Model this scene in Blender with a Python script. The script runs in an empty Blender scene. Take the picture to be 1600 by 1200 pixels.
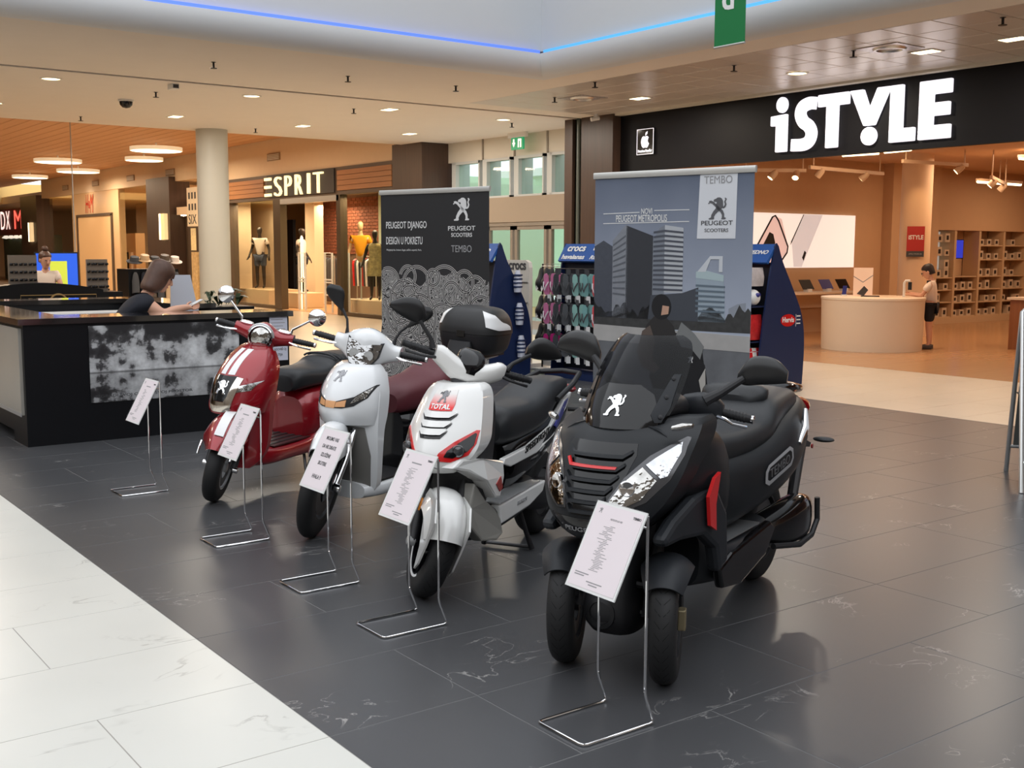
import bpy, bmesh, math, random
from mathutils import Vector, Matrix
random.seed(7)
SC = bpy.context.scene
COL = SC.collection

# ------------------------------------------------------------------ camera
_yaw, _pit, _rol, _f = 0.93187798, 0.116962537, 0.0037476, 1773.577
fw = Vector((-math.sin(_yaw) * math.cos(_pit), math.cos(_yaw) * math.cos(_pit), -math.sin(_pit)))
rt0 = Vector((math.cos(_yaw), math.sin(_yaw), 0)); up0 = rt0.cross(fw)
rt = rt0 * math.cos(_rol) + up0 * math.sin(_rol); up = up0 * math.cos(_rol) - rt0 * math.sin(_rol)
cam = bpy.data.cameras.new('camera'); cam.sensor_width = 36.0; cam.lens = _f / 1600 * 36.0; cam.clip_end = 300
camo = bpy.data.objects.new('camera', cam); COL.objects.link(camo)
m4 = Matrix(((rt.x, up.x, -fw.x, 0), (rt.y, up.y, -fw.y, 0), (rt.z, up.z, -fw.z, 1.63), (0, 0, 0, 1)))
camo.matrix_world = m4
SC.camera = camo

# ------------------------------------------------------------------ world, exposure
W = bpy.data.worlds.new('sky'); SC.world = W; W.use_nodes = True
bg = W.node_tree.nodes['Background']; bg.inputs[0].default_value = (0.93, 0.96, 1.0, 1); bg.inputs[1].default_value = 1.95
SC.view_settings.view_transform = 'Standard'; SC.view_settings.look = 'None'
SC.view_settings.gamma = 1.0; SC.view_settings.use_curve_mapping = False
SC.view_settings.exposure = 0.0
SC.cycles.use_denoising = True
SC.cycles.max_bounces = 8; SC.cycles.diffuse_bounces = 4; SC.cycles.glossy_bounces = 4
SC.cycles.sample_clamp_indirect = 6.0
SC.cycles.caustics_reflective = False; SC.cycles.caustics_refractive = False

def light(name, kind, loc, energy, color, size=1.0, size_y=None, target=None, spread=None, angle=None, blend=0.5):
    L = bpy.data.lights.new(name, kind); L.energy = energy; L.color = color
    if kind == 'AREA':
        L.size = size
        if size_y: L.shape = 'RECTANGLE'; L.size_y = size_y
        if spread: L.spread = spread
    else:
        L.shadow_soft_size = size
    if kind == 'SPOT':
        L.spot_size = angle or 1.4; L.spot_blend = blend
    o = bpy.data.objects.new(name, L); COL.objects.link(o); o.location = loc
    if target is not None:
        o.rotation_euler = (Vector(target) - Vector(loc)).to_track_quat('-Z', 'Y').to_euler()
    return o

WARM = (1.0, 0.60, 0.28); WARM2 = (1.0, 0.72, 0.46); DAY = (0.80, 0.90, 1.0)
# daylight falls through the open atrium roof from the sky
# concourse downlights (one broad lamp for each bank of fittings)
for (x, y, e) in ((-17.0, 7.5, 85), (-17.0, 12.0, 85), (-20.3, 7.5, 85), (-20.3, 12.2, 100), (-17.0, 3.0, 75), (-20.3, 3.0, 75), (-14.6, 6.0, 40), (-14.6, 0.0, 60), (-18, -4, 120)):
    light('ceiling_bank', 'AREA', (x, y, 3.96), e * 0.9, (1.0, 0.90, 0.78), 0.8, target=(x, y, 0))
for (x, y, e) in ((-32.3, 11.4, 170), (-38.6, 10.4, 150), (-43.0, 12.0, 150), (-30, 6.5, 160), (-48, 10, 170), (-26.5, 10.5, 130)):
    light('ring_bank', 'AREA', (x, y, 4.25), e, (1.0, 0.76, 0.52), 1.2, target=(x, y, 0))
for (x, y, e) in ((-10.2, 12.3, 36), (-13.3, 12.4, 36), (-7.1, 12.3, 36)):
    light('soffit_bank', 'AREA', (x, y, 3.95), e * 1.7, (1.0, 0.88, 0.74), 0.3, target=(x, y, 0))
# electronics shop interior
for (x, y, e) in ((-11.5, 16.5, 105), (-8.0, 18.0, 95), (-12.0, 20.5, 110), (-8.0, 24.0, 95), (-12.6, 25.0, 100)):
    light('shop_ceiling_lamp', 'AREA', (x, y, 3.42), e * 0.72, (1.0, 0.70, 0.46), 1.5, target=(x, y, 0))
# fashion shop window lamps
for (x, y, e) in ((-32.0, 14.3, 60), (-29.0, 14.8, 85), (-25.0, 14.4, 70), (-31.0, 16.2, 80), (-28.5, 16.0, 60)):
    light('window_lamp', 'AREA', (x, y, 2.95), e, (1.0, 0.74, 0.46), 0.9, target=(x, y, 0))
for (x, y, e) in ((-51, 16, 120), (-46, 16.5, 120), (-41, 16, 120), (-35, 15.5, 80), (-60, 16, 110)):
    light('shop_lamp', 'AREA', (x, y, 3.6), e, (1.0, 0.72, 0.45), 1.5, target=(x, y, 0))

# ------------------------------------------------------------------ materials
MATS = {}
def mat(name, col, rough=0.5, metal=0.0, spec=0.5, coat=0.0, emit=None, es=0.0, alpha=1.0, trans=0.0, ior=1.45, noise=0.0, nscale=6.0, bump=0.0, bscale=80.0):
    if name in MATS: return MATS[name]
    m = bpy.data.materials.new(name); m.use_nodes = True
    nt = m.node_tree; b = nt.nodes['Principled BSDF']
    c = tuple(col) + (1,)
    b.inputs['Base Color'].default_value = c
    b.inputs['Roughness'].default_value = rough; b.inputs['Metallic'].default_value = metal
    b.inputs['Specular IOR Level'].default_value = spec; b.inputs['Coat Weight'].default_value = coat; b.inputs['Coat Roughness'].default_value = 0.06
    b.inputs['IOR'].default_value = ior; b.inputs['Transmission Weight'].default_value = trans; b.inputs['Alpha'].default_value = alpha
    if emit: b.inputs['Emission Color'].default_value = tuple(emit) + (1,); b.inputs['Emission Strength'].default_value = es
    if noise > 0 or bump > 0:
        tc = nt.nodes.new('ShaderNodeTexCoord')
        if noise > 0:
            n = nt.nodes.new('ShaderNodeTexNoise'); n.inputs['Scale'].default_value = nscale; n.inputs['Detail'].default_value = 5
            nt.links.new(tc.outputs['Object'], n.inputs['Vector'])
            mx = nt.nodes.new('ShaderNodeMix'); mx.data_type = 'RGBA'
            mx.inputs[6].default_value = tuple(max(0, v * (1 - noise)) for v in col) + (1,)
            mx.inputs[7].default_value = tuple(min(1, v * (1 + noise)) for v in col) + (1,)
            nt.links.new(n.outputs['Fac'], mx.inputs[0]); nt.links.new(mx.outputs[2], b.inputs['Base Color'])
        if bump > 0:
            n2 = nt.nodes.new('ShaderNodeTexNoise'); n2.inputs['Scale'].default_value = bscale
            nt.links.new(tc.outputs['Object'], n2.inputs['Vector'])
            bp = nt.nodes.new('ShaderNodeBump'); bp.inputs['Strength'].default_value = bump; bp.inputs['Distance'].default_value = 0.01
            nt.links.new(n2.outputs['Fac'], bp.inputs['Height']); nt.links.new(bp.outputs['Normal'], b.inputs['Normal'])
    MATS[name] = m
    return m

def glass(name, tint=(0.9, 0.95, 0.93), opacity=0.12, rough=0.03, ior=1.45):
    """thin pane: clear tinted see-through plus mirror reflection"""
    if name in MATS: return MATS[name]
    m = bpy.data.materials.new(name); m.use_nodes = True; nt = m.node_tree
    for n in list(nt.nodes): nt.nodes.remove(n)
    out = nt.nodes.new('ShaderNodeOutputMaterial'); tr = nt.nodes.new('ShaderNodeBsdfTransparent'); gl = nt.nodes.new('ShaderNodeBsdfGlossy')
    tr.inputs[0].default_value = tuple(tint) + (1,); gl.inputs['Roughness'].default_value = rough
    fr = nt.nodes.new('ShaderNodeFresnel'); fr.inputs[0].default_value = ior
    ad = nt.nodes.new('ShaderNodeMath'); ad.operation = 'ADD'; ad.inputs[1].default_value = opacity; ad.use_clamp = True
    mx = nt.nodes.new('ShaderNodeMixShader')
    ge = nt.nodes.new('ShaderNodeNewGeometry'); iv = nt.nodes.new('ShaderNodeMath'); iv.operation = 'SUBTRACT'; iv.inputs[0].default_value = 1.0; ml = nt.nodes.new('ShaderNodeMath'); ml.operation = 'MULTIPLY'
    nt.links.new(ge.outputs['Backfacing'], iv.inputs[1]); nt.links.new(ad.outputs[0], ml.inputs[0]); nt.links.new(iv.outputs[0], ml.inputs[1])
    nt.links.new(fr.outputs[0], ad.inputs[0]); nt.links.new(ml.outputs[0], mx.inputs[0]); nt.links.new(tr.outputs[0], mx.inputs[1]); nt.links.new(gl.outputs[0], mx.inputs[2])
    nt.links.new(mx.outputs[0], out.inputs[0]); MATS[name] = m
    return m

def stone(name, base, vein, lo, hi, rough, scale=1.0, spec=0.5):
    """polished tile with scattered broken veins, mapped in object-independent coordinates"""
    if name in MATS: return MATS[name]
    m = bpy.data.materials.new(name); m.use_nodes = True; nt = m.node_tree; b = nt.nodes['Principled BSDF']
    g = nt.nodes.new('ShaderNodeNewGeometry')
    mp = nt.nodes.new('ShaderNodeMapping'); mp.inputs['Scale'].default_value = (1.3 * scale, 0.75 * scale, 1); mp.inputs['Rotation'].default_value = (0, 0, 0.5)
    nt.links.new(g.outputs['Position'], mp.inputs['Vector'])
    n0 = nt.nodes.new('ShaderNodeTexNoise'); n0.inputs['Scale'].default_value = 1.6; n0.inputs['Detail'].default_value = 6; n0.inputs['Distortion'].default_value = 1.2
    nt.links.new(mp.outputs[0], n0.inputs['Vector'])
    # thin ridge: |n-0.5| small
    s = nt.nodes.new('ShaderNodeMath'); s.operation = 'SUBTRACT'; s.inputs[1].default_value = 0.5
    a = nt.nodes.new('ShaderNodeMath'); a.operation = 'ABSOLUTE'
    nt.links.new(n0.outputs['Fac'], s.inputs[0]); nt.links.new(s.outputs[0], a.inputs[0])
    r1 = nt.nodes.new('ShaderNodeMapRange'); r1.inputs[1].default_value = 0.0; r1.inputs[2].default_value = 0.012; r1.inputs[3].default_value = 1; r1.inputs[4].default_value = 0
    nt.links.new(a.outputs[0], r1.inputs[0])
    n1 = nt.nodes.new('ShaderNodeTexNoise'); n1.inputs['Scale'].default_value = 2.4; n1.inputs['Detail'].default_value = 4
    nt.links.new(g.outputs['Position'], n1.inputs['Vector'])
    r2 = nt.nodes.new('ShaderNodeMapRange'); r2.inputs[1].default_value = lo; r2.inputs[2].default_value = hi
    nt.links.new(n1.outputs['Fac'], r2.inputs[0])
    mu = nt.nodes.new('ShaderNodeMath'); mu.operation = 'MULTIPLY'
    nt.links.new(r1.outputs[0], mu.inputs[0]); nt.links.new(r2.outputs[0], mu.inputs[1])
    n2 = nt.nodes.new('ShaderNodeTexNoise'); n2.inputs['Scale'].default_value = 0.9; n2.inputs['Detail'].default_value = 3
    nt.links.new(g.outputs['Position'], n2.inputs['Vector'])
    mb = nt.nodes.new('ShaderNodeMix'); mb.data_type = 'RGBA'
    mb.inputs[6].default_value = tuple(v * 0.85 for v in base) + (1,); mb.inputs[7].default_value = tuple(min(1, v * 1.12) for v in base) + (1,)
    nt.links.new(n2.outputs['Fac'], mb.inputs[0])
    mx = nt.nodes.new('ShaderNodeMix'); mx.data_type = 'RGBA'; mx.inputs[7].default_value = tuple(vein) + (1,)
    nt.links.new(mu.outputs[0], mx.inputs[0]); nt.links.new(mb.outputs[2], mx.inputs[6]); nt.links.new(mx.outputs[2], b.inputs['Base Color'])
    b.inputs['Roughness'].default_value = rough; b.inputs['Specular IOR Level'].default_value = spec
    MATS[name] = m
    return m

def wood(name, c1, c2, axis='X', scale=6.0, rough=0.5):
    if name in MATS: return MATS[name]
    m = bpy.data.materials.new(name); m.use_nodes = True; nt = m.node_tree; b = nt.nodes['Principled BSDF']
    tc = nt.nodes.new('ShaderNodeTexCoord'); mp = nt.nodes.new('ShaderNodeMapping')
    sc = {'X': (0.25, 6, 6), 'Y': (6, 0.25, 6), 'Z': (6, 6, 0.25)}[axis]
    mp.inputs['Scale'].default_value = sc; nt.links.new(tc.outputs['Object'], mp.inputs['Vector'])
    n = nt.nodes.new('ShaderNodeTexNoise'); n.inputs['Scale'].default_value = scale; n.inputs['Detail'].default_value = 6; n.inputs['Distortion'].default_value = 0.6
    nt.links.new(mp.outputs[0], n.inputs['Vector'])
    mx = nt.nodes.new('ShaderNodeMix'); mx.data_type = 'RGBA'; mx.inputs[6].default_value = tuple(c1) + (1,); mx.inputs[7].default_value = tuple(c2) + (1,)
    nt.links.new(n.outputs['Fac'], mx.inputs[0]); nt.links.new(mx.outputs[2], b.inputs['Base Color'])
    b.inputs['Roughness'].default_value = rough; MATS[name] = m
    return m

def srgb(r, g, b):
    f = lambda v: (v / 255 / 12.92) if v <= 10 else ((v / 255 + 0.055) / 1.055) ** 2.4
    return (f(r), f(g), f(b))

# ------------------------------------------------------------------ mesh helpers
def spow(v, e): return math.copysign(abs(v) ** e, v)

class MB:
    """collects geometry of ONE part; build() links it as one mesh object"""
    def __init__(s, xf=None): s.v = []; s.f = []; s.xf = xf
    def pt(s, p):
        p = Vector(p)
        if s.xf is not None: p = s.xf @ p
        s.v.append(p); return len(s.v) - 1
    def face(s, pts):
        s.f.append([s.pt(p) for p in pts]); return s
    def box(s, c, d, R=None):
        c = Vector(c); k = len(s.v)
        for sx in (-.5, .5):
            for sy in (-.5, .5):
                for sz in (-.5, .5):
                    q = Vector((sx * d[0], sy * d[1], sz * d[2]))
                    if R is not None: q = R @ q
                    s.pt(c + q)
        for f in ((0, 1, 3, 2), (4, 6, 7, 5), (0, 4, 5, 1), (2, 3, 7, 6), (0, 2, 6, 4), (1, 5, 7, 3)): s.f.append([k + i for i in f])
        return s
    def span(s, a, b):
        return s.box([(a[i] + b[i]) / 2 for i in range(3)], [abs(b[i] - a[i]) for i in range(3)])
    def rings(s, rings, closed=True, caps=True, loop=False):
        k = len(s.v); n = len(rings[0]); m = len(rings)
        for r in rings:
            for p in r: s.pt(p)
        for i in range(m if loop else m - 1):
            i2 = (i + 1) % m
            for j in range(n if closed else n - 1):
                j2 = (j + 1) % n
                s.f.append([k + i * n + j, k + i * n + j2, k + i2 * n + j2, k + i2 * n + j])
        if caps and closed and not loop:
            s.f.append([k + j for j in range(n)][::-1]); s.f.append([k + (m - 1) * n + j for j in range(n)])
        return s
    def tube(s, path, r, n=8, caps=True, loop=False):
        P = [Vector(p) for p in path]; m = len(P); rr = r if isinstance(r, (list, tuple)) else [r] * m
        rings = []; prev = None
        for i in range(m):
            if loop: t = P[(i + 1) % m] - P[i - 1]
            else: t = P[min(i + 1, m - 1)] - P[max(i - 1, 0)]
            if t.length < 1e-9: t = Vector((0, 0, 1))
            t.normalize()
            if prev is None:
                a = Vector((0, 0, 1)) if abs(t.z) < 0.9 else Vector((1, 0, 0))
                u = t.cross(a).normalized()
            else:
                u = (prev - t * prev.dot(t))
                u = u.normalized() if u.length > 1e-6 else t.orthogonal().normalized()
            prev = u; w = t.cross(u)
            rings.append([P[i] + (u * math.cos(2 * math.pi * j / n) + w * math.sin(2 * math.pi * j / n)) * rr[i] for j in range(n)])
        return s.rings(rings, True, caps, loop)
    def cyl(s, a, b, r, r2=None, n=20): return s.tube([a, b], [r, r if r2 is None else r2], n)
    def lathe(s, c, axis, prof, n=28, caps=True):
        """prof: list of (distance along axis, radius)"""
        c = Vector(c); ax = Vector(axis).normalized(); u = ax.orthogonal().normalized(); w = ax.cross(u)
        return s.rings([[c + ax * h + (u * math.cos(2 * math.pi * j / n) + w * math.sin(2 * math.pi * j / n)) * max(r, 1e-4) for j in range(n)] for h, r in prof], True, caps)
    def ell(s, c, r, n=16, m=10, R=None, e=1.0):
        c = Vector(c); rings = []
        for i in range(1, m):
            th = math.pi * i / m - math.pi / 2; ring = []
            for j in range(n):
                ph = 2 * math.pi * j / n
                q = Vector((r[0] * spow(math.cos(th), e) * spow(math.cos(ph), e), r[1] * spow(math.cos(th), e) * spow(math.sin(ph), e), r[2] * spow(math.sin(th), e)))
                if R is not None: q = R @ q
                ring.append(c + q)
            rings.append(ring)
        return s.rings(rings)
    def prism(s, pts, fr, d0, d1):
        """pts: 2D outline; fr(u,v,w) -> 3D; extruded from w=d0 to w=d1"""
        k = len(s.v); n = len(pts)
        for d in (d0, d1):
            for (u, v) in pts: s.pt(fr(u, v, d))
        s.f.append([k + j for j in range(n)][::-1]); s.f.append([k + n + j for j in range(n)])
        for j in range(n): s.f.append([k + j, k + (j + 1) % n, k + n + (j + 1) % n, k + n + j])
        return s
    def loft(s, axis, st, n=24, sub=4, caps=True, clip=None):
        """superellipse sections along an axis. st: (pos, ca, cb, ra, rb, e[, e2]) ; a,b = the two other axes in xyz order"""
        S = cr(st, sub); rings = []
        for q in S:
            p, ca, cb, ra, rb, e = q[:6]; ring = []
            for j in range(n):
                t = 2 * math.pi * j / n
                a = ca + ra * spow(math.cos(t), 2 / e); b = cb + rb * spow(math.sin(t), 2 / e)
                ring.append({'x': (p, a, b), 'y': (a, p, b), 'z': (a, b, p)}[axis])
            rings.append(ring)
        return s.rings(rings, True, caps)
    def build(s, name, m, parent=None, smooth=True, sharp=35.0, bevel=0.0, kind=None, label=None):
        me = bpy.data.meshes.new(name)
        me.from_pydata([tuple(p) for p in s.v], [], s.f)
        bm = bmesh.new(); bm.from_mesh(me)
        bmesh.ops.recalc_face_normals(bm, faces=bm.faces); bm.to_mesh(me); bm.free()
        me.materials.append(m)
        if smooth:
            me.shade_smooth(); me.set_sharp_from_angle(angle=math.radians(sharp))
        o = bpy.data.objects.new(name, me); COL.objects.link(o)
        if parent is not None: o.parent = parent
        if bevel > 0:
            bv = o.modifiers.new('bevel', 'BEVEL'); bv.width = bevel; bv.segments = 2; bv.limit_method = 'ANGLE'; bv.angle_limit = math.radians(40)
        if kind: o['kind'] = kind
        if label: o['label'] = label
        return o

def cr(st, sub):
    """Catmull-Rom resampling of tuples"""
    if sub <= 1 or len(st) < 3: return [tuple(q) for q in st]
    out = []; m = len(st)
    for i in range(m - 1):
        p0 = st[max(i - 1, 0)]; p1 = st[i]; p2 = st[i + 1]; p3 = st[min(i + 2, m - 1)]
        for k in range(sub):
            t = k / sub
            out.append(tuple(0.5 * (2 * b + (c - a) * t + (2 * a - 5 * b + 4 * c - d) * t * t + (3 * b - a - 3 * c + d) * t ** 3) for a, b, c, d in zip(p0, p1, p2, p3)))
    out.append(tuple(st[-1]))
    return out

def thing(name, label, cat, loc=(0, 0, 0), rz=0.0, group=None, kind=None):
    o = bpy.data.objects.new(name, None); COL.objects.link(o); o.empty_display_size = 0.1
    o.location = loc; o.rotation_euler = (0, 0, rz); o['label'] = label; o['category'] = cat
    if group: o['group'] = group
    if kind: o['kind'] = kind
    return o
def tag(o, label, cat, group=None):
    o['label'] = label; o['category'] = cat
    if group: o['group'] = group
    return o
def struct(o, label=None):
    o['kind'] = 'structure'
    if label: o['label'] = label
    return o
def dup(o, parent=None):
    c = o.copy(); COL.objects.link(c)
    if parent is not None: c.parent = parent
    for ch in [k for k in o.children]: dup(ch, c)
    return c

def text_mesh(txt, size=1.0, bold=0.0, sx=1.0, extrude=0.002, align='LEFT', shear=0.0, spacing=1.0):
    cu = bpy.data.curves.new('t', 'FONT'); cu.body = txt; cu.size = size; cu.offset = bold; cu.extrude = extrude; cu.align_x = align; cu.resolution_u = 3
    cu.shear = shear; cu.space_character = spacing
    o = bpy.data.objects.new('t', cu)
    me = bpy.data.meshes.new_from_object(o)
    for v in me.vertices: v.co.x *= sx
    bpy.data.objects.remove(o); bpy.data.curves.remove(cu)
    return me
def text(name, txt, origin, ux, uy, size, m, parent=None, bold=0.0, sx=1.0, extrude=0.002, align='LEFT', shear=0.0, fit=None, spacing=1.0, warp=None):
    """flat raised lettering: origin = start of baseline, ux/uy = reading and up directions"""
    me = text_mesh(txt, size, bold, sx, extrude, align, shear, spacing); me.name = name
    if fit and me.vertices:
        x0 = min(v.co.x for v in me.vertices); x1 = max(v.co.x for v in me.vertices); y0 = min(v.co.y for v in me.vertices); y1 = max(v.co.y for v in me.vertices)
        for v in me.vertices:
            v.co.x = (v.co.x - x0) / (x1 - x0) * fit[0]; v.co.y = (v.co.y - y0) / (y1 - y0) * fit[1]
    ux = Vector(ux).normalized(); uy = Vector(uy).normalized(); uz = ux.cross(uy); O = Vector(origin)
    for v in me.vertices:
        p = O + ux * v.co.x + uy * v.co.y + uz * v.co.z
        v.co = warp(p) if warp else p
    me.materials.clear(); me.materials.append(m)
    o = bpy.data.objects.new(name, me); COL.objects.link(o)
    if parent is not None: o.parent = parent
    return o
# ================================================================== SETTING
M_beige = stone('beige floor stone', srgb(206, 190, 168), srgb(178, 156, 132), 0.55, 0.75, 0.28)
M_dark = stone('dark slate tile', (0.058, 0.059, 0.063), (0.30, 0.29, 0.28), 0.56, 0.68, 0.32, 2.6, 0.4)
M_white = stone('white marble tile', srgb(204, 203, 196), srgb(152, 149, 143), 0.52, 0.70, 0.28)
M_grout = mat('grout', (0.13, 0.13, 0.13), 0.8)
M_shopfloor = wood('polished orange floor', (0.42, 0.22, 0.10), (0.50, 0.28, 0.13), 'Y', 2.0, 0.22)
M_ceil = mat('ceiling plaster', srgb(232, 224, 214), 0.75, noise=0.03, nscale=2)
M_cove = mat('cove plaster', srgb(222, 224, 226), 0.6)
M_cream = mat('cream plaster', srgb(224, 202, 172), 0.6, noise=0.03)
M_panelw = mat('off white panel', srgb(214, 208, 196), 0.5)
M_taupe = mat('taupe metal cladding', srgb(92, 78, 66), 0.5)
M_brown = wood('dark brown laminate', srgb(52, 38, 31), srgb(82, 62, 52), 'Z', 3.0, 0.45)
M_black = mat('satin black panel', (0.006, 0.006, 0.008), 0.55, spec=0.2)
M_alu = mat('brushed aluminium', (0.62, 0.62, 0.61), 0.35, 0.9)
M_frame = mat('grey window frame', srgb(150, 142, 132), 0.45, 0.3)
M_gap = mat('shadow gap', srgb(96, 84, 74), 0.8)
M_glass = glass('clear shop glass', (0.93, 0.95, 0.92), 0.04)
M_solar = glass('green solar glass', (0.82, 0.93, 0.89), 0.04)
M_glow = mat('warm lamp glow', (1, 0.9, 0.7), 0.5, emit=(1.0, 0.80, 0.45), es=5.0)
M_glow_y = mat('amber cove glow', (1, 0.8, 0.4), 0.5, emit=(1.0, 0.62, 0.20), es=1.6)
M_white_p = mat('white plastic', (0.75, 0.75, 0.74), 0.4)
M_dkmetal = mat('dark metal', (0.03, 0.03, 0.032), 0.4, 0.7)

# floor slab, then single tiles as pieces of it
fl = struct(MB().span((-72, -15, -0.25), (13, 13.65, -0.012)).build('floor', M_beige, smooth=False))
dark_bed = MB().span((-12.8, 1.694, -0.0119), (4, 10.15, -0.0008)).build('tile_bed', M_grout, fl, smooth=False)
white_bed = MB().span((-16, -9, -0.0119), (6, 1.694, -0.0008)).build('tile_bed', mat('pale grout', srgb(150, 146, 140), 0.8), fl, smooth=False)
TILES = {}
def tile(x0, x1, y0, y1, m, parent, z=0.0):
    g = 0.0022; key = (round(x1 - x0, 3), round(y1 - y0, 3), m.name)
    if key not in TILES:
        w, h = x1 - x0 - 2 * g, y1 - y0 - 2 * g; b = 0.0008; mb = MB()
        k = [(-w / 2, -h / 2), (w / 2, -h / 2), (w / 2, h / 2), (-w / 2, h / 2)]
        mb.rings([[(a, c, -0.0115) for a, c in k], [(a, c, -b) for a, c in k], [(a - math.copysign(b, a), c - math.copysign(b, c), 0) for a, c in k]])
        o = mb.build('tile', m, parent, smooth=False); TILES[key] = o
        me = o.data
    else:
        o = bpy.data.objects.new('tile', TILES[key].data); COL.objects.link(o); o.parent = parent
    o.location = ((x0 + x1) / 2, (y0 + y1) / 2, z)
    return o
# dark square: rows 0.6 m deep in x, tiles 1.2 m long in y
r0 = -3.304
for k in range(-16, 7):
    x0 = max(r0 + 0.6 * k, -12.8); x1 = r0 + 0.6 * (k + 1)
    if x1 <= -12.75: continue
    off = {-1: 2.30, 0: 2.30}.get(k, 2.30 if k % 3 == 0 else 2.897)
    ys = [1.694] + [off + 1.2 * j for j in range(-1, 8) if 1.694 + 0.05 < off + 1.2 * j < 10.10] + [10.15]
    for a, b in zip(ys, ys[1:]): tile(x0, x1, a, b, M_dark, fl)
for k in range(-9, 3):
    x0 = r0 + 0.6 * k; x1 = x0 + 0.6
    off = 1.104 if k % 2 != 0 else 0.50
    ys = [y for y in (off - 1.2, off)] + [1.694]
    for a, b in zip(ys, ys[1:]): tile(x0, x1, a, b, M_white, fl)
for k in range(-16, 2):
    x0 = r0 + 0.6 * k; x1 = x0 + 0.6
    off = 10.75 if k % 2 else 11.35
    ys = [10.152] + [off, off + 1.2] + ([off + 2.4] if off < 11 else []) + [13.63]
    for a, b in zip(ys, ys[1:]):
        if b - a > 0.05: tile(x0, x1, a, b, M_beige, fl)
struct(MB().span((-15.8, 13.65, -0.25), (4, 31, 0.0)).build('floor', M_shopfloor, smooth=False))
struct(MB().span((-72, 13.65, -0.25), (-22.4, 22, -0.005)).build('floor', mat('shop vinyl floor', srgb(196, 150, 104), 0.35, noise=0.05), smooth=False))
struct(MB().span((-26.4, 15.3, -0.25), (-15.8, 40, -0.012)).build('floor', mat('outdoor paving', srgb(150, 150, 146), 0.7), smooth=False))

# ceilings: low concourse slab, shop-side soffit, upper plank ceiling beyond
cl = struct(MB().span((-16.02, -15, 4.0), (-12.8, 13.65, 4.45)).build('ceiling', M_ceil, smooth=False))
struct(MB().span((-16.02, -15, 4.02), (-16.16, 13.65, 4.3)).build('ceiling', M_gap, smooth=False))
c2 = MB()
prof = [(-16.16, 4.0), (-22.5, 4.0)] + [(-22.5 - 0.45 * math.sin(a), 4.45 - 0.45 * math.cos(a)) for a in (0.3, 0.6, 0.9, 1.2, 1.57)] + [(-22.95, 4.85), (-16.16, 4.85)]
c2.rings([[(x, y, z) for x, z in prof] for y in (-15, 14.3)])
struct(c2.build('ceiling', M_ceil))
struct(MB().span((-12.8, 10.04, 4.015), (13, 13.65, 4.45)).build('ceiling', M_ceil, smooth=False))
soff = struct(MB().span((-12.8, 10.04, 4.0), (13, 10.62, 4.014)).build('trim_1', M_ceil, smooth=False))
struct(MB().span((-15.2, 13.42, 3.965), (13, 13.66, 4.014)).build('trim_2', M_panelw, smooth=False))
M_ctile = mat('perforated metal ceiling tile', srgb(206, 198, 190), 0.28, 0.15, bump=0.05, bscale=400)
tz = struct(MB().span((-14.9, 10.62, 4.0105), (13, 13.42, 4.0149)).build('ceiling_tile_grid', mat('dark tile joint', srgb(60, 54, 50), .9), smooth=False))
ct = None
for i in range(-1, 17):
    for j in range(5):
        x = -14.9 + 0.6 * i + 0.3; y = 10.62 + 0.56 * j + 0.28
        if i < 4 and x < -12.8 and False: continue
        if ct is None:
            mb = MB(); w, h, b = 0.293, 0.273, 0.004
            mb.rings([[(-w, -h, 0.012), (w, -h, 0.012), (w, h, 0.012), (-w, h, 0.012)], [(-w, -h, 0.003), (w, -h, 0.003), (w, h, 0.003), (-w, h, 0.003)], [(-w + b, -h + b, 0), (w - b, -h + b, 0), (w - b, h - b, 0), (-w + b, h - b, 0)]])
            ct = mb.build('tile', M_ctile, tz, smooth=False); o = ct
        else:
            o = bpy.data.objects.new('tile', ct.data); COL.objects.link(o); o.parent = tz
        o.location = (x, y, 3.998)
# upper ceiling of planks over the far concourse
uc = struct(MB().span((-72, -15, 4.66), (-22.9, 13.7, 4.9)).build('ceiling', M_gap, smooth=False))
M_plank = wood('warm ceiling plank', srgb(190, 140, 98), srgb(206, 158, 114), 'X', 2.0, 0.6)
pk = None
for i in range(48):
    y = 13.6 - 0.36 * i - 0.18
    if pk is None:
        pk = MB().box((0, 0, 0), (39.0, 0.345, 0.03)).build('plank', M_plank, uc, smooth=False); o = pk
    else:
        o = bpy.data.objects.new('plank', pk.data); COL.objects.link(o); o.parent = uc
    o.location = (-42.5, y, 4.645)
# far bulkhead with amber cove
struct(MB().span((-62.4, -15, 3.9), (-62.0, 30, 4.9)).build('wall_far_bulkhead', mat('lit bulkhead', srgb(226, 190, 120), 0.6), smooth=False))
tag(MB().span((-61.99, -4, 4.28), (-61.90, 13.6, 4.72)).build('cove_strip_lamp', M_glow_y, smooth=False), 'amber strip light glowing along the far bulkhead under the plank ceiling', 'strip light')
struct(MB().span((-72, -15, 0), (-71.6, 31, 4.9)).build('wall_far', M_cream, smooth=False))

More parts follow.
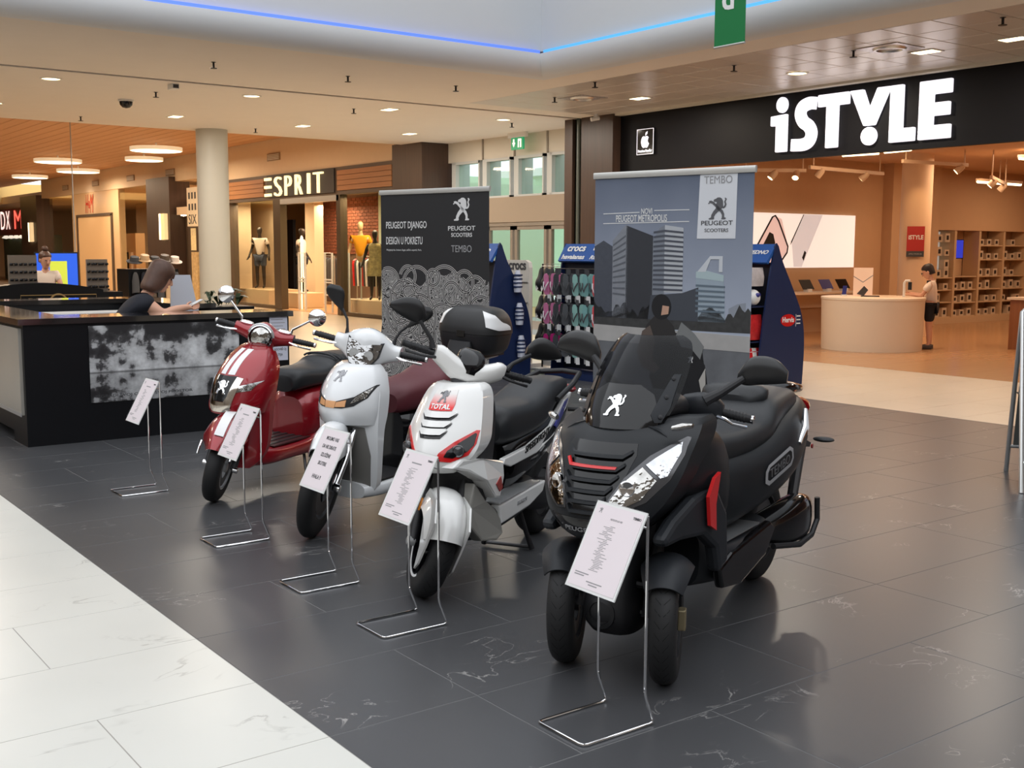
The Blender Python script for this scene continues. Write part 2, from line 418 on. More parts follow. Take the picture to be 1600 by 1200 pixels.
# atrium edge: bullnose, upper wall, coloured strip light in the cove
def bull(name, pts3):
    return pts3
r = 0.27; N = 10
pr = [(r * (math.sin(a) - 0), r * (1 - math.cos(a))) for a in [math.pi / 2 * i / N for i in range(N + 1)]]   # offset toward atrium, height
b1 = MB(); ring1 = []; ring2 = []; ring3 = []
for (o_, h) in pr + [(r, 0.30), (0.0, 0.30)]:
    ring1.append((-12.8 + o_, -15, 4.0 + h)); ring2.append((-12.8 + o_, 10.04 - o_, 4.0 + h)); ring3.append((13, 10.04 - o_, 4.0 + h))
b1.rings([ring1, ring2, ring3])
struct(b1.build('trim_3', M_cove, sharp=25))
struct(MB().rings([[(-12.62, -15, 4.345), (-12.8, -15, 4.345), (-12.8, -15, 9.0), (-12.62, -15, 9.0)], [(-12.62, 9.86, 4.345), (-12.8, 10.04, 4.345), (-12.8, 10.04, 9.0), (-12.62, 9.86, 9.0)], [(13, 9.86, 4.345), (13, 10.04, 4.345), (13, 10.04, 9.0), (13, 9.86, 9.0)]]).build('wall_atrium', mat('atrium wall paint', srgb(206, 208, 210), 0.7), smooth=False))
M_led = mat('blue strip light', (0.1, 0.2, 1), 0.5, emit=(0.16, 0.30, 1.0), es=0.55)
M_led2 = mat('cyan strip light', (0.1, 0.5, 1), 0.5, emit=(0.14, 0.52, 0.95), es=0.4)
tag(MB().span((-12.615, -12, 4.303), (-12.555, 9.78, 4.343)).build('strip_light', M_led, smooth=False), 'blue strip light in the cove of the long atrium edge', 'strip light')
tag(MB().span((-12.5, 9.795, 4.303), (10, 9.855, 4.343)).build('strip_light', M_led2, smooth=False), 'cyan strip light in the atrium cove above the electronics shop', 'strip light')
# the rest of the hall behind and beside the camera
M_hall = mat('hall wall paint', srgb(118, 110, 102), 0.7)
struct(MB().span((13, -15, 0), (13.3, 31, 9)).build('wall_right', M_hall, smooth=False))
struct(MB().span((-72, -15.3, 0), (13.3, -15, 9)).build('wall_back', M_hall, smooth=False))

# pillars
struct(MB().span((-16.42, 13.38, 0), (-16.2, 14.4, 4.02)).build('pillar_trim_1', M_brown, smooth=False))
struct(MB().span((-16.2, 13.46, 0), (-15.95, 14.4, 4.02)).build('pillar_trim_2', mat('dark green steel', srgb(24, 36, 32), 0.35), smooth=False))
struct(MB().cyl((-16.08, 13.44, 0), (-16.08, 13.44, 4.0), 0.045, n=12).build('pillar_trim_3', mat('grey green pipe', srgb(86, 92, 86), 0.4)))
struct(MB().span((-15.95, 13.38, 0), (-15.1, 14.4, 4.02)).build('pillar_trim_4', M_brown, smooth=False))
struct(MB().span((-22.9, 13.56, 0), (-21.62, 14.6, 4.02)).build('pillar_brown', M_brown, smooth=False))
struct(MB().lathe((-22.1, 8.93, 0), (0, 0, 1), [(0, .31), (4.02, .31)], 32).build('column_white', mat('column paint', srgb(196, 194, 184), 0.5)))

# electronics shop front and room
struct(MB().span((-15.1, 13.56, 3.0), (-3.0, 13.66, 3.97)).build('wall_fascia', M_black, smooth=False))
struct(MB().span((-15.1, 13.70, 0), (-14.95, 13.9, 3.0)).build('wall_shop_jamb', M_black, smooth=False))
struct(MB().span((-15.8, 22.72, 0), (-15.4, 31, 4.0)).build('wall_shop_recess', mat('shop wall paint', srgb(196, 160, 124), 0.7, noise=0.03), smooth=False))
struct(MB().span((-15.8, 22.72, 2.13), (-15.0, 31, 4.0)).build('wall_shop_bulkhead', MATS['shop wall paint'], smooth=False))
struct(MB().span((-15.4, 14.5, 0), (-15.0, 22.72, 4.0)).build('wall_shop_left', mat('shop wall paint', srgb(196, 160, 124), 0.7, noise=0.03), smooth=False))
struct(MB().span((-15.4, 30.6, 0), (4, 31, 4.0)).build('wall_shop_back', MATS['shop wall paint'], smooth=False))
struct(MB().span((3.6, 13.6, 0), (4, 31, 4.0)).build('wall_shop_right', MATS['shop wall paint'], smooth=False))
struct(MB().span((-15.8, 13.66, 3.5), (4, 31, 3.7)).build('ceiling', mat('shop ceiling paint', srgb(206, 170, 136), 0.7), smooth=False))
struct(MB().span((-15.0, 21.0, 0), (-14.75, 22.72, 3.5)).build('wall_shop_pier', MATS['shop wall paint'], smooth=False))
struct(MB().lathe((-13.2, 19.55, 0), (0, 0, 1), [(0, .29), (3.5, .29)], 28).build('column_shop', mat('shop column paint', srgb(222, 190, 156), 0.6)))

# glazed facade with doors (y = 14.29)
struct(MB().span((-21.7, 14.26, 3.565), (-16.9, 14.5, 4.02)).build('wall_spandrel_upper', M_panelw, smooth=False))
for i, x in enumerate((-20.26, -19.13, -18.03)):
    struct(MB().span((x - 0.02, 14.235, 3.565), (x + 0.02, 14.26, 4.0)).build('trim_%d' % (10 + i), M_frame, smooth=False))
struct(MB().span((-21.7, 14.22, 2.22), (-16.9, 14.5, 2.74)).build('wall_spandrel_lower', mat('beige spandrel', srgb(158, 144, 128), 0.6), smooth=False))
wx = [(-21.45, -20.38), (-20.26, -19.25), (-19.13, -18.14), (-18.03, -17.0)]
for i, (a, b) in enumerate(wx):
    w = MB()
    t = 0.07
    w.span((a, 14.24, 2.74), (a + t * 2.2, 14.62, 3.565)); w.span((b - t * .6, 14.24, 2.74), (b, 14.42, 3.565)); w.span((a, 14.24, 3.51), (b, 14.42, 3.565)); w.span((a, 14.24, 2.74), (b, 14.42, 2.78))
    wo = struct(w.build('window_%d' % (i + 1), mat('white window frame', srgb(196, 200, 200), 0.4), smooth=False))
    MB().span((a + t * 2.2, 14.33, 2.78), (b - t * .6, 14.34, 3.51)).build('pane', M_solar, wo, smooth=False)
struct(MB().span((-21.7, 14.24, 2.14), (-16.9, 14.4, 2.22)).build('trim_20', M_frame, smooth=False))
for i, (a, b) in enumerate(((-21.3, -20.14), (-20.10, -19.20), (-19.12, -18.06), (-17.98, -17.0))):
    d = MB(); t = 0.08
    d.span((a, 14.26, 0.02), (a + t, 14.34, 2.14)); d.span((b - t, 14.26, 0.02), (b, 14.34, 2.14)); d.span((a, 14.26, 2.06), (b, 14.34, 2.14)); d.span((a, 14.26, 0.02), (b, 14.34, 0.2))
    do = struct(d.build('door_%d' % (i + 1), M_frame, smooth=False))
    MB().span((a + t, 14.295, 0.2), (b - t, 14.305, 2.06)).build('pane', M_solar, do, smooth=False)
    MB().tube([(b - 0.05, 14.25, 0.95), (b - 0.05, 14.2, 0.97), (b - 0.05, 14.2, 1.25), (b - 0.05, 14.25, 1.27)], 0.012, 8).build('handle', M_alu, do)
# outdoors: the pale wing of the building opposite
nb = thing('neighbouring_building', 'pale green building wing with white roof edge seen through the glazed doors', 'building', (-27, 26, 0))
MB().span((-9, 0, 0), (11, 1, 4.55)).build('facade', mat('pale green render', srgb(196, 214, 190), 0.7), nb, smooth=False)
MB().span((-9, -0.25, 4.35), (11, 1.2, 4.62)).build('roof_edge', M_white_p, nb, smooth=False)
# ================================================================== SCOOTER KIT
M_redp = mat('red metallic paint', srgb(150, 16, 30), 0.28, 0.25, coat=1.0, noise=0.05, nscale=3)
M_wp = mat('pearl white paint', srgb(226, 228, 230), 0.25, coat=1.0)
M_wp2 = mat('warm white paint', srgb(222, 222, 220), 0.25, coat=1.0)
M_mb = mat('matt black paint', (0.012, 0.0135, 0.016), 0.40, spec=0.28)
M_mb2 = mat('matt graphite paint', (0.019, 0.021, 0.025), 0.45, spec=0.32)
M_gb = mat('gloss black paint', (0.005, 0.005, 0.006), 0.10, spec=0.45, coat=0.15)
M_bp = mat('black grained plastic', (0.014, 0.014, 0.016), 0.5)
M_rub = mat('tyre rubber', (0.013, 0.013, 0.014), 0.62)
M_rubg = mat('tyre groove shade', (0.003, 0.003, 0.003), 0.9)
M_chr = mat('chrome', (0.86, 0.86, 0.87), 0.07, 1.0)
M_sil = mat('silver paint', (0.55, 0.56, 0.57), 0.3, 0.7)
M_seatk = mat('black seat vinyl', (0.015, 0.0165, 0.019), 0.45, bump=0.08, bscale=300)
M_seatr = mat('maroon seat vinyl', srgb(88, 34, 42), 0.5, bump=0.08, bscale=300)
M_lens = mat('clear lamp lens', (0.80, 0.82, 0.85), 0.05, 0.0, coat=1.0, alpha=1.0)
M_refl = mat('lamp reflector', (0.50, 0.49, 0.47), 0.08, 1.0, noise=0.55, nscale=30, bump=0.45, bscale=30)
M_amber = mat('amber lens', srgb(226, 168, 120), 0.15, coat=1.0)
M_redl = mat('red lens', srgb(150, 10, 14), 0.15, coat=1.0)
M_red = mat('red accent', srgb(206, 30, 32), 0.3, coat=0.6)
M_wht = mat('white decal', (0.80, 0.80, 0.80), 0.4)
M_blk = mat('black decal', (0.01, 0.01, 0.01), 0.5)
M_grey = mat('grey decal', (0.28, 0.28, 0.29), 0.5)
M_screen = glass('smoked windscreen', (0.36, 0.37, 0.40), 0.0, 0.0, 1.28)
M_steel = mat('dark steel', (0.12, 0.12, 0.125), 0.4, 0.8)
M_blue = mat('blue decal', srgb(40, 44, 130), 0.35, coat=0.5)

RK = Vector((-0.45, 0, 0.893))
def steer(deg):
    A = Vector((0.085, 0, 0))
    return Matrix.Translation(A) @ Matrix.Rotation(math.radians(deg), 4, RK) @ Matrix.Translation(-A)

def patch_mesh(poly, mapf, off, th, maxlen=0.03, xf=None):
    """closed flat outline poly (2D) laid on a surface: mapf(a,b,offset) -> 3D"""
    bm = bmesh.new(); vs = [bm.verts.new((p[0], p[1], 0)) for p in poly]; bm.faces.new(vs); bm.normal_update()
    bmesh.ops.triangulate(bm, faces=bm.faces)
    for _ in range(6):
        es = [e for e in bm.edges if e.calc_length() > maxlen]
        if not es: break
        bmesh.ops.subdivide_edges(bm, edges=es, cuts=1); bmesh.ops.triangulate(bm, faces=bm.faces)
    mb = MB(xf); n = len(bm.verts); bm.verts.index_update()
    top = [mb.pt(mapf(v.co.x, v.co.y, off)) for v in bm.verts]; bot = [mb.pt(mapf(v.co.x, v.co.y, off - th)) for v in bm.verts]
    for f in bm.faces:
        ids = [v.index for v in f.verts]; mb.f.append([top[i] for i in ids]); mb.f.append([bot[i] for i in ids][::-1])
    for e in bm.edges:
        if len(e.link_faces) == 1:
            a, b = e.verts[0].index, e.verts[1].index; mb.f.append([top[a], top[b], bot[b], bot[a]])
    bm.free()
    return mb

class Shield:
    """front shell given by height stations (z, x at centre line, half width, sweep back at the edge, power, thickness)"""
    def __init__(s, st, sub=5, xf=None): s.st = cr(st, sub); s.xf = xf
    def at(s, z):
        S = s.st
        if z <= S[0][0]: return S[0]
        for a, b in zip(S, S[1:]):
            if z <= b[0]:
                t = (z - a[0]) / max(b[0] - a[0], 1e-6); return tuple(u + (v - u) * t for u, v in zip(a, b))
        return S[-1]
    def X(s, y, z):
        q = s.at(z); return q[1] - q[3] * (abs(y) / max(q[2], 1e-4)) ** q[4]
    def mesh(s, n=22, tri=None):
        mb = MB(s.xf); rings = []
        for z, x, w, d, p, th in s.st:
            front = []; back = []
            for j in range(n + 1):
                u = -1 + 2 * j / n; u = math.copysign(abs(u) ** 0.9, u); y = w * u; xx = x - d * abs(u) ** p
                front.append((xx, y, z)); back.append((min(xx - th * 0.25, x - th - d * abs(u) ** p * 0.8), y * (1 - 0.02), z))
            rings.append(front + back[::-1])
        return mb.rings(rings)
    def patch(s, poly, off=0.004, th=0.008, maxlen=0.03):
        return patch_mesh(poly, lambda a, b, o: (s.X(a, b) + o, a, b), off, th, maxlen, s.xf)
    def warp(s, off=0.005): return lambda p: Vector((s.X(p.y, p.z) + off + p.x, p.y, p.z))

class Body:
    """side shell lofted along x with superellipse sections (x, y centre, z centre, half width, half height, exponent)"""
    def __init__(s, st, sub=4): s.raw = st; s.st = cr(st, sub)
    def mesh(s, n=28, xf=None): return MB(xf).loft('x', s.raw, n, 4)
    def Y(s, x, z):
        S = s.st; q = None
        for a, b in zip(S, S[1:]):
            lo, hi = min(a[0], b[0]), max(a[0], b[0])
            if lo <= x <= hi:
                t = (x - a[0]) / (b[0] - a[0]) if abs(b[0] - a[0]) > 1e-6 else 0; q = tuple(u + (v - u) * t for u, v in zip(a, b)); break
        if q is None: q = S[0] if abs(x - S[0][0]) < abs(x - S[-1][0]) else S[-1]
        k = min(1.0, abs((z - q[2]) / q[4])); return q[3] * max(0.0, 1 - k ** q[5]) ** (1 / q[5])
    def patch(s, poly, side=1, off=0.004, th=0.01, maxlen=0.04):
        return patch_mesh(poly, lambda a, b, o: (a, side * (s.Y(a, b) + o), b), off, th, maxlen)
    def warp(s, side=1, off=0.005): return lambda p: Vector((p.x, side * (s.Y(p.x, p.z) + off), p.z))

def wheel(parent, c, R, w, rim, spokes, xf=None, rimmat=None, tread=False, stripe=None, steer_y=0, name='front_wheel'):
    c = Vector(c); h = w / 2; mb = MB(xf); prof = []
    for k in range(13):
        a = math.pi * k / 12; prof.append((-h * math.cos(a) * (0.86 + 0.14 * math.sin(a)), rim + (R - rim) * math.sin(a) ** 0.62))
    prof = [(-h * 0.8, rim - 0.012)] + prof + [(h * 0.8, rim - 0.012)]
    mb.rings([[c + Vector((r * math.cos(2 * math.pi * j / 44), y, r * math.sin(2 * math.pi * j / 44))) for j in range(44)] for y, r in prof], True, False)
    t = mb.build(name, M_rub, parent)
    rb = MB(xf)
    for (ya, yb, ra, rb_) in ((-h * .8, h * .8, rim, rim - 0.022),):
        rb.rings([[c + Vector((r * math.cos(2 * math.pi * j / 36), y, r * math.sin(2 * math.pi * j / 36))) for j in range(36)] for y, r in ((ya, ra), (ya, rb_), (yb, rb_), (yb, ra))], True, False)
    for k in range(spokes):
        a = 2 * math.pi * k / spokes + 0.2; d = Vector((math.cos(a), 0, math.sin(a)))
        rb.tube([c + d * 0.02, c + d * (rim - 0.015)], [0.016, 0.011], 6)
    rb.lathe(c - Vector((0, h * .8, 0)), (0, 1, 0), [(0, .03), (h * 1.6, .03)], 14)
    rb.build('rim', rimmat or M_bp, t)
    if stripe:
        for sgn in (-1, 1):
            MB(xf).rings([[c + Vector((r * math.cos(a), sgn * y, r * math.sin(a))) for a in [math.pi * (0.95 + 0.75 * j / 14) for j in range(15)]] for r, y in ((rim + .002, h * .80), (rim + .002, h * .84), (rim - 0.016, h * .84), (rim - 0.016, h * .80))], False, False, True).build('rim_stripe', stripe, t)
    MB(xf).lathe(c + Vector((0, h * .55, 0)), (0, 1, 0), [(0, rim * .45), (0.004, rim * .45), (0.004, rim * .8), (0, rim * .8)], 30, False).build('brake_disc', M_steel, t)
    if tread:
        g = MB(xf); n = 34
        for k in range(n):
            a0 = 2 * math.pi * k / n
            for sgn in (-1, 1):
                pts = []
                for (u, da) in ((0.10, 0.0), (0.45, 0.10), (0.80, 0.26)):
                    th = math.acos(max(-1, min(1, u))); yy = sgn * h * u * 0.93; rr = rim + (R - rim) * math.sin(th) ** 0.62 + 0.0012
                    pts.append((yy, rr, a0 + da))
                for (y1, r1, a1), (y2, r2, a2) in zip(pts, pts[1:]):
                    wd = 0.010
                    g.face([c + Vector((r1 * math.cos(a1), y1, r1 * math.sin(a1))), c + Vector((r2 * math.cos(a2), y2, r2 * math.sin(a2))), c + Vector((r2 * math.cos(a2 + wd), y2, r2 * math.sin(a2 + wd))), c + Vector((r1 * math.cos(a1 + wd * 1.6), y1, r1 * math.sin(a1 + wd * 1.6)))])
        g.build('groove_shade', M_rubg, t, kind='stuff')  # thin dark strips laid on the tread, painted as the shade in its grooves
    return t

def fender(parent, c, R, w, a0, a1, side, m, xf=None, th=0.006, name='front_fender', power=3.0, n=18, flare=None):
    c = Vector(c); rings = []
    for k in range(n + 1):
        a = math.radians(a0 + (a1 - a0) * k / n); ring = []; ww = w * (1.0 if not flare else flare(k / n))
        outer = []; inner = []
        for j in range(15):
            u = -1 + 2 * j / 14; r = R - side * abs(u) ** power
            outer.append(c + Vector((r * math.cos(a), ww * u, r * math.sin(a)))); inner.append(c + Vector(((r - th) * math.cos(a), ww * u * 0.97, (r - th) * math.sin(a))))
        rings.append(outer + inner[::-1])
    return MB(xf).rings(rings).build(name, m, parent)

LION = [  # a rampant heraldic lion facing left, in a unit square: far limb, near limb with head and mane, tail
    [(.02, .70), (.10, .76), (.22, .72), (.36, .60), (.52, .44), (.66, .34), (.74, .22), (.74, .10), (.70, .03), (.92, .03), (.96, .08), (.86, .12), (.86, .26), (.78, .42), (.62, .54), (.44, .68), (.30, .80), (.16, .86), (.04, .84), (.06, .78), (.0, .76)],
    [(.28, .85), (.32, .91), (.42, .94), (.50, .99), (.62, .99), (.72, .94), (.78, .84), (.79, .70), (.80, .56), (.66, .44), (.52, .35), (.40, .26), (.32, .14), (.34, .06), (.28, .02), (.06, .02), (.04, .07), (.16, .11), (.18, .22), (.28, .38), (.40, .50), (.44, .58), (.40, .68), (.46, .76), (.42, .80), (.32, .80)],
    [(.80, .50), (.92, .56), (.97, .68), (.92, .80), (.98, .92), (.90, .98), (.86, .94), (.90, .90), (.84, .80), (.88, .68), (.84, .60), (.76, .56)],
]
def lion(name, m, parent, mapf, size, th=0.004, off=0.004, xf=None, flip=False):
    mb = MB(xf)
    for poly in LION:
        q = [((1 - u if flip else u) * size - size / 2, v * size * 1.05 - size / 2) for u, v in poly]
        k = patch_mesh(q, mapf, off, th, 0.05 if size < .2 else 9, xf)
        b = len(mb.v); mb.v += k.v; mb.f += [[i + b for i in f] for f in k.f]
    return mb.build(name, m, parent, smooth=False)

def scooter(name, label, P, az, roll):
    t = thing(name, label, 'scooter', group='scooters on show in a row')
    a = math.radians(az); r = math.radians(roll)
    ex = Vector((math.cos(a), math.sin(a), 0)); ey0 = Vector((-math.sin(a), math.cos(a), 0)); ez0 = Vector((0, 0, 1))
    ey = ey0 * math.cos(r) - ez0 * math.sin(r); ez = ez0 * math.cos(r) + ey0 * math.sin(r)
    t.matrix_world = Matrix(((ex.x, ey.x, ez.x, P[0]), (ex.y, ey.y, ez.y, P[1]), (ex.z, ey.z, ez.z, P[2] if len(P) > 2 else 0), (0, 0, 0, 1)))
    return t

def controls(t, xf, z, x, y0, y1, chrome_lever=True, drop=0.0, grip=M_bp, back=0.03):
    lm = M_chr if chrome_lever else M_bp
    for s in (-1, 1):
        g = MB(xf)
        g.tube([(x, s * y0, z), (x - back * .5, s * (y0 + y1) / 2, z - drop / 2), (x - back, s * y1, z - drop)], [0.0175, 0.018, 0.0165], 12)
        for k in range(6):
            f = 0.25 + 0.11 * k; g.lathe((x - back * f, s * (y0 + (y1 - y0) * f), z - drop * f), (0, 1, 0), [(-0.004, .0195), (0.004, .0195)], 12)
        gr = g.build('grip', grip, t)
        MB(xf).lathe((x - back, s * (y1 - 0.002), z - drop), (0, s, 0), [(0, .016), (0.014, .018), (0.018, .012)], 12).build('bar_end', M_chr if chrome_lever else M_bp, gr)
        MB(xf).tube([(x + 0.03, s * (y0 - 0.02), z - 0.012), (x + 0.055, s * (y0 + 0.03), z - 0.018), (x + 0.05, s * (y0 + y1) / 2, z - drop / 2 - 0.022), (x + 0.035 - back, s * (y1 - 0.01), z - drop - 0.028)], [0.009, 0.008, 0.006, 0.008], 8).build('brake_lever', lm, t)

def rear_end(t, x, R, w, rim, left_stand=None):
    wheel(t, (x, 0, R), R, w, rim, 5, name='rear_wheel')
    MB().loft('x', [(x + .42, .06, R + .05, .05, .06, 2.6), (x + .2, .09, R + .03, .06, .09, 2.6), (x, .10, R + .01, .05, .08, 2.6), (x - .08, .10, R, .04, .06, 2.6)], 16, 3).build('engine_casing', M_bp, t)
    MB().tube([(x - .02, -.12, R), (x - .15, -.13, R + .38)], [.022, .03], 10).build('shock_absorber', M_steel, t)
# ------------------------------------------------------------------ red retro scooter
T = scooter('motor_scooter', 'red retro scooter with twin white stripes and round chrome mirrors', (-6.98, 2.79), -58, 5)
X = steer(22)
R_ = 0.235
wheel(T, (0, 0, R_), R_, 0.115, 0.155, 6, X, M_sil)
fd = fender(T, (-.02, 0, 0.285), 0.315, 0.112, 24, 150, 0.15, M_redp, X, 0.008, power=2.6, flare=lambda t: 0.75 + 0.5 * math.sin(math.pi * min(1, t * 1.15)))
MB(X).rings([[Vector((-.02, 0, .285)) + Vector(((.319 + o) * math.cos(a), y, (.334 + o) * math.sin(a))) for a in [math.radians(40 + 70 * k / 14) for k in range(15)]] for y, o in ((-.03, -.002), (.03, -.002), (.03, -.008), (-.03, -.008))], False, False, True).build('white_stripe', M_wht, fd)
for s in (-1, 1):
    MB(X).tube([(.24 * math.cos(a) * 1.0 - .0, s * .105, .30 + .22 * math.sin(a)) for a in (0.25, .45, .65)], .006, 8).build('chrome_trim', M_chr, fd)
    MB(X).tube([(-.20, s * .07, .60), (-.10, s * .085, .42), (0, s * .085, R_)], [.026, .024, .022], 12).build('fork_leg', M_bp, T)
    MB(X).lathe((0, s * .085, R_), (0, s, 0), [(0, .02), (.03, .02), (.034, .012)], 12).build('axle_nut', M_chr, T)
# nose panel and leg shield
NZ = Shield([(.585, .035, .185, .20, 2.0, .10), (.64, .040, .195, .20, 2.0, .12), (.70, .025, .20, .205, 2.0, .14), (.78, -.005, .197, .20, 2.0, .16), (.86, -.065, .180, .18, 2.0, .15), (.93, -.150, .150, .13, 2.0, .12), (.985, -.255, .110, .07, 2.0, .08), (1.005, -.315, .085, .04, 2.0, .05)])
nose = NZ.mesh().build('front_apron', M_redp, T)
for a, b in ((-.052, -.010), (.010, .052)):
    NZ.patch([(a, .835), (b, .835), (b * .93, .92), (b * .9, .985), (a * .9, .985), (a * .93, .92)]).build('white_stripe', M_wht, nose)
NZ.patch([(-.075, .615), (-.045, .600), (.045, .600), (.075, .615), (.078, .64), (.105, .815), (.072, .825), (.05, .70), (.035, .665), (-.035, .665), (-.05, .70), (-.072, .825), (-.105, .815), (-.078, .64)], .010, .016).build('chrome_shield_frame', mat('champagne chrome', (0.78, 0.72, 0.64), 0.12, 1.0), nose)
pl = NZ.patch([(-.036, .668), (.036, .668), (.052, .70), (.074, .828), (-.074, .828), (-.052, .70)], .007, .012).build('badge_plate', M_gb, nose)
lion('lion_badge', M_chr, pl, lambda a, b, o: (NZ.X(a, b + .755) + .007 + o, a, b + .755), .085)
for s in (-1, 1):
    NZ.patch([(s * .075, .725), (s * .09, .765), (s * .175, .795), (s * .182, .80), (s * .165, .775), (s * .15, .74)], .006, .014).build('indicator', M_refl, nose)
    NZ.patch([(s * .088, .766), (s * .18, .80), (s * .188, .802), (s * .178, .790), (s * .092, .757)], .009, .012).build('chrome_trim', M_chr, nose)
    NZ.patch([(s * .10, .600), (s * .19, .655), (s * .19, .648), (s * .10, .590)], .008, .012).build('apron_crease', M_redp, nose)
LS = Shield([(.20, -.16, .10, .04, 2.2, .05), (.26, -.17, .155, .07, 2.2, .06), (.36, -.185, .18, .09, 2.2, .06), (.50, -.17, .19, .10, 2.2, .07), (.62, -.16, .195, .10, 2.2, .08), (.75, -.17, .19, .10, 2.2, .10), (.88, -.24, .165, .08, 2.2, .10), (.97, -.31, .11, .05, 2.2, .08)])
LS.mesh().build('leg_shield', M_redp, T)
MB().loft('x', [(-.22, 0, .27, .13, .07, 3), (-.36, 0, .265, .185, .065, 4), (-.6, 0, .262, .19, .06, 4), (-.85, 0, .27, .19, .07, 4), (-.98, 0, .32, .17, .1, 3)], 28, 4).build('floor_tunnel', M_redp, T)
fb = MB().span((-.86, -.165, .322), (-.38, .165, .331)).build('footboard_mat', mat('dark red rubber mat', srgb(60, 14, 18), 0.6), T, smooth=False)
for k in range(5): MB().span((-.85, -.14 + .06 * k, .331), (-.39, -.115 + .06 * k, .335)).build('mat_rib', M_bp, fb, smooth=False)
RB = Body([(-.80, 0, .42, .13, .18, 2.6), (-.86, 0, .46, .175, .20, 2.6), (-1.0, 0, .49, .215, .19, 2.6), (-1.2, 0, .52, .235, .18, 2.5), (-1.4, 0, .56, .215, .15, 2.4), (-1.6, 0, .61, .15, .11, 2.3), (-1.76, 0, .65, .06, .05, 2.2)])
rb = RB.mesh().build('rear_body', M_redp, T)
for s in (-1, 1):
    RB.patch([(-.93, .61), (-1.15, .628), (-1.4, .632), (-1.6, .64), (-1.4, .620), (-1.15, .614), (-.95, .597)], s, .008, .012).build('chrome_trim', M_chr, rb)
for k in range(3): text('model_script', '-----', (-.88, .1, .45 + .02 * k), (-1, 0, 0), (0, 0, 1), .03, M_blk, rb, warp=RB.warp(1, .004))
st = MB().loft('x', [(-.70, 0, .70, .085, .055, 2.6), (-.74, 0, .725, .125, .075, 2.8), (-.85, 0, .735, .150, .075, 2.8), (-1.0, 0, .735, .165, .070, 2.8), (-1.12, 0, .75, .165, .075, 2.8), (-1.2, 0, .775, .16, .085, 2.8), (-1.4, 0, .79, .15, .085, 2.6), (-1.55, 0, .80, .12, .07, 2.4), (-1.62, 0, .80, .06, .04, 2.2)], 28, 4).build('seat', M_seatk, T)
for k in range(6):
    x = -1.2 - .055 * k
    MB().tube([(x, y, .79 + (.088 - .004 * k) * (1 - (abs(y) / .16) ** 2.6) ** (1 / 2.6)) for y in (-.14, -.12, -.09, -.05, 0, .05, .09, .12, .14)], .008, 6).build('seat_rib', M_seatk, st)
for k in range(5):
    x = -.72 - .02 * k
    MB().tube([(x - .06, y, .725 + .074 * (1 - min(1, abs(y) / .13) ** 2.8) ** (1 / 2.8)) for y in (-.12, -.10, -.06, 0, .06, .10, .12)], .006, 6).build('seat_rib', M_seatk, st)
rear_end(T, -1.35, .235, .115, .155)
MB().tube([(-.86, .10, .26), (-.80, .17, .10), (-.80, .21, 0.0)], [.012, .011, .012], 8).build('side_stand', M_steel, T)
# headset
hs = MB(X).loft('y', [(-.20, -.445, 1.075, .038, .038, 2.6), (-.16, -.44, 1.07, .045, .042, 2.4), (-.09, -.435, 1.06, .055, .055, 2.2), (0, -.425, 1.06, .085, .095, 2.1), (.09, -.435, 1.06, .055, .055, 2.2), (.16, -.44, 1.07, .045, .042, 2.4), (.20, -.445, 1.075, .038, .038, 2.6)], 22, 4).build('headset', M_redp, T)
MB(X).loft('z', [(.93, -.37, 0, .055, .07, 2.2), (.99, -.39, 0, .065, .085, 2.2), (1.04, -.41, 0, .06, .09, 2.2)], 20, 3).build('steering_neck', M_redp, T)
hl = MB(X).lathe((-.36, 0, 1.06), (1, 0, .05), [(-.02, .083), (.025, .083), (.03, .076)], 30, False).build('headlight_bezel', M_chr, T)
MB(X).lathe((-.345, 0, 1.06), (1, 0, .05), [(-.01, .074), (.008, .068), (.02, .05), (.026, .02), (.027, 0)], 28).build('headlight_lens', M_refl, hl)
MB(X).tube([(-.345, .085 * math.cos(a), 1.062 + .088 * math.sin(a)) for a in [math.radians(10 + 16 * k) for k in range(11)]], .008, 8).build('headlight_brow', M_sil, hl)
controls(T, X, 1.075, -.445, .19, .335)
for s in (-1, 1):
    MB(X).ell((-.44, s * .13, 1.118), (.03, .05, .016), 14, 8).build('reservoir_cover', M_chr, T)
    mr = MB(X).tube([(-.45, s * .17, 1.10), (-.455, s * .175, 1.145), (-.47, s * .30, 1.25)], [.011, .008, .0075], 10).build('mirror', M_chr, T)
    MB(X).lathe((-.485, s * .315, 1.262), (1, s * .1, .12), [(0, .056), (.008, .060), (.02, .056), (.034, .035), (.04, .01)], 26).build('mirror_head', M_chr, mr)
    MB(X).lathe((-.487, s * .315, 1.262), (-1, -s * .1, -.12), [(0, .055), (.001, 0)], 26).build('mirror_glass', mat('mirror glass', (.9, .9, .9), .02, 1.0), mr)
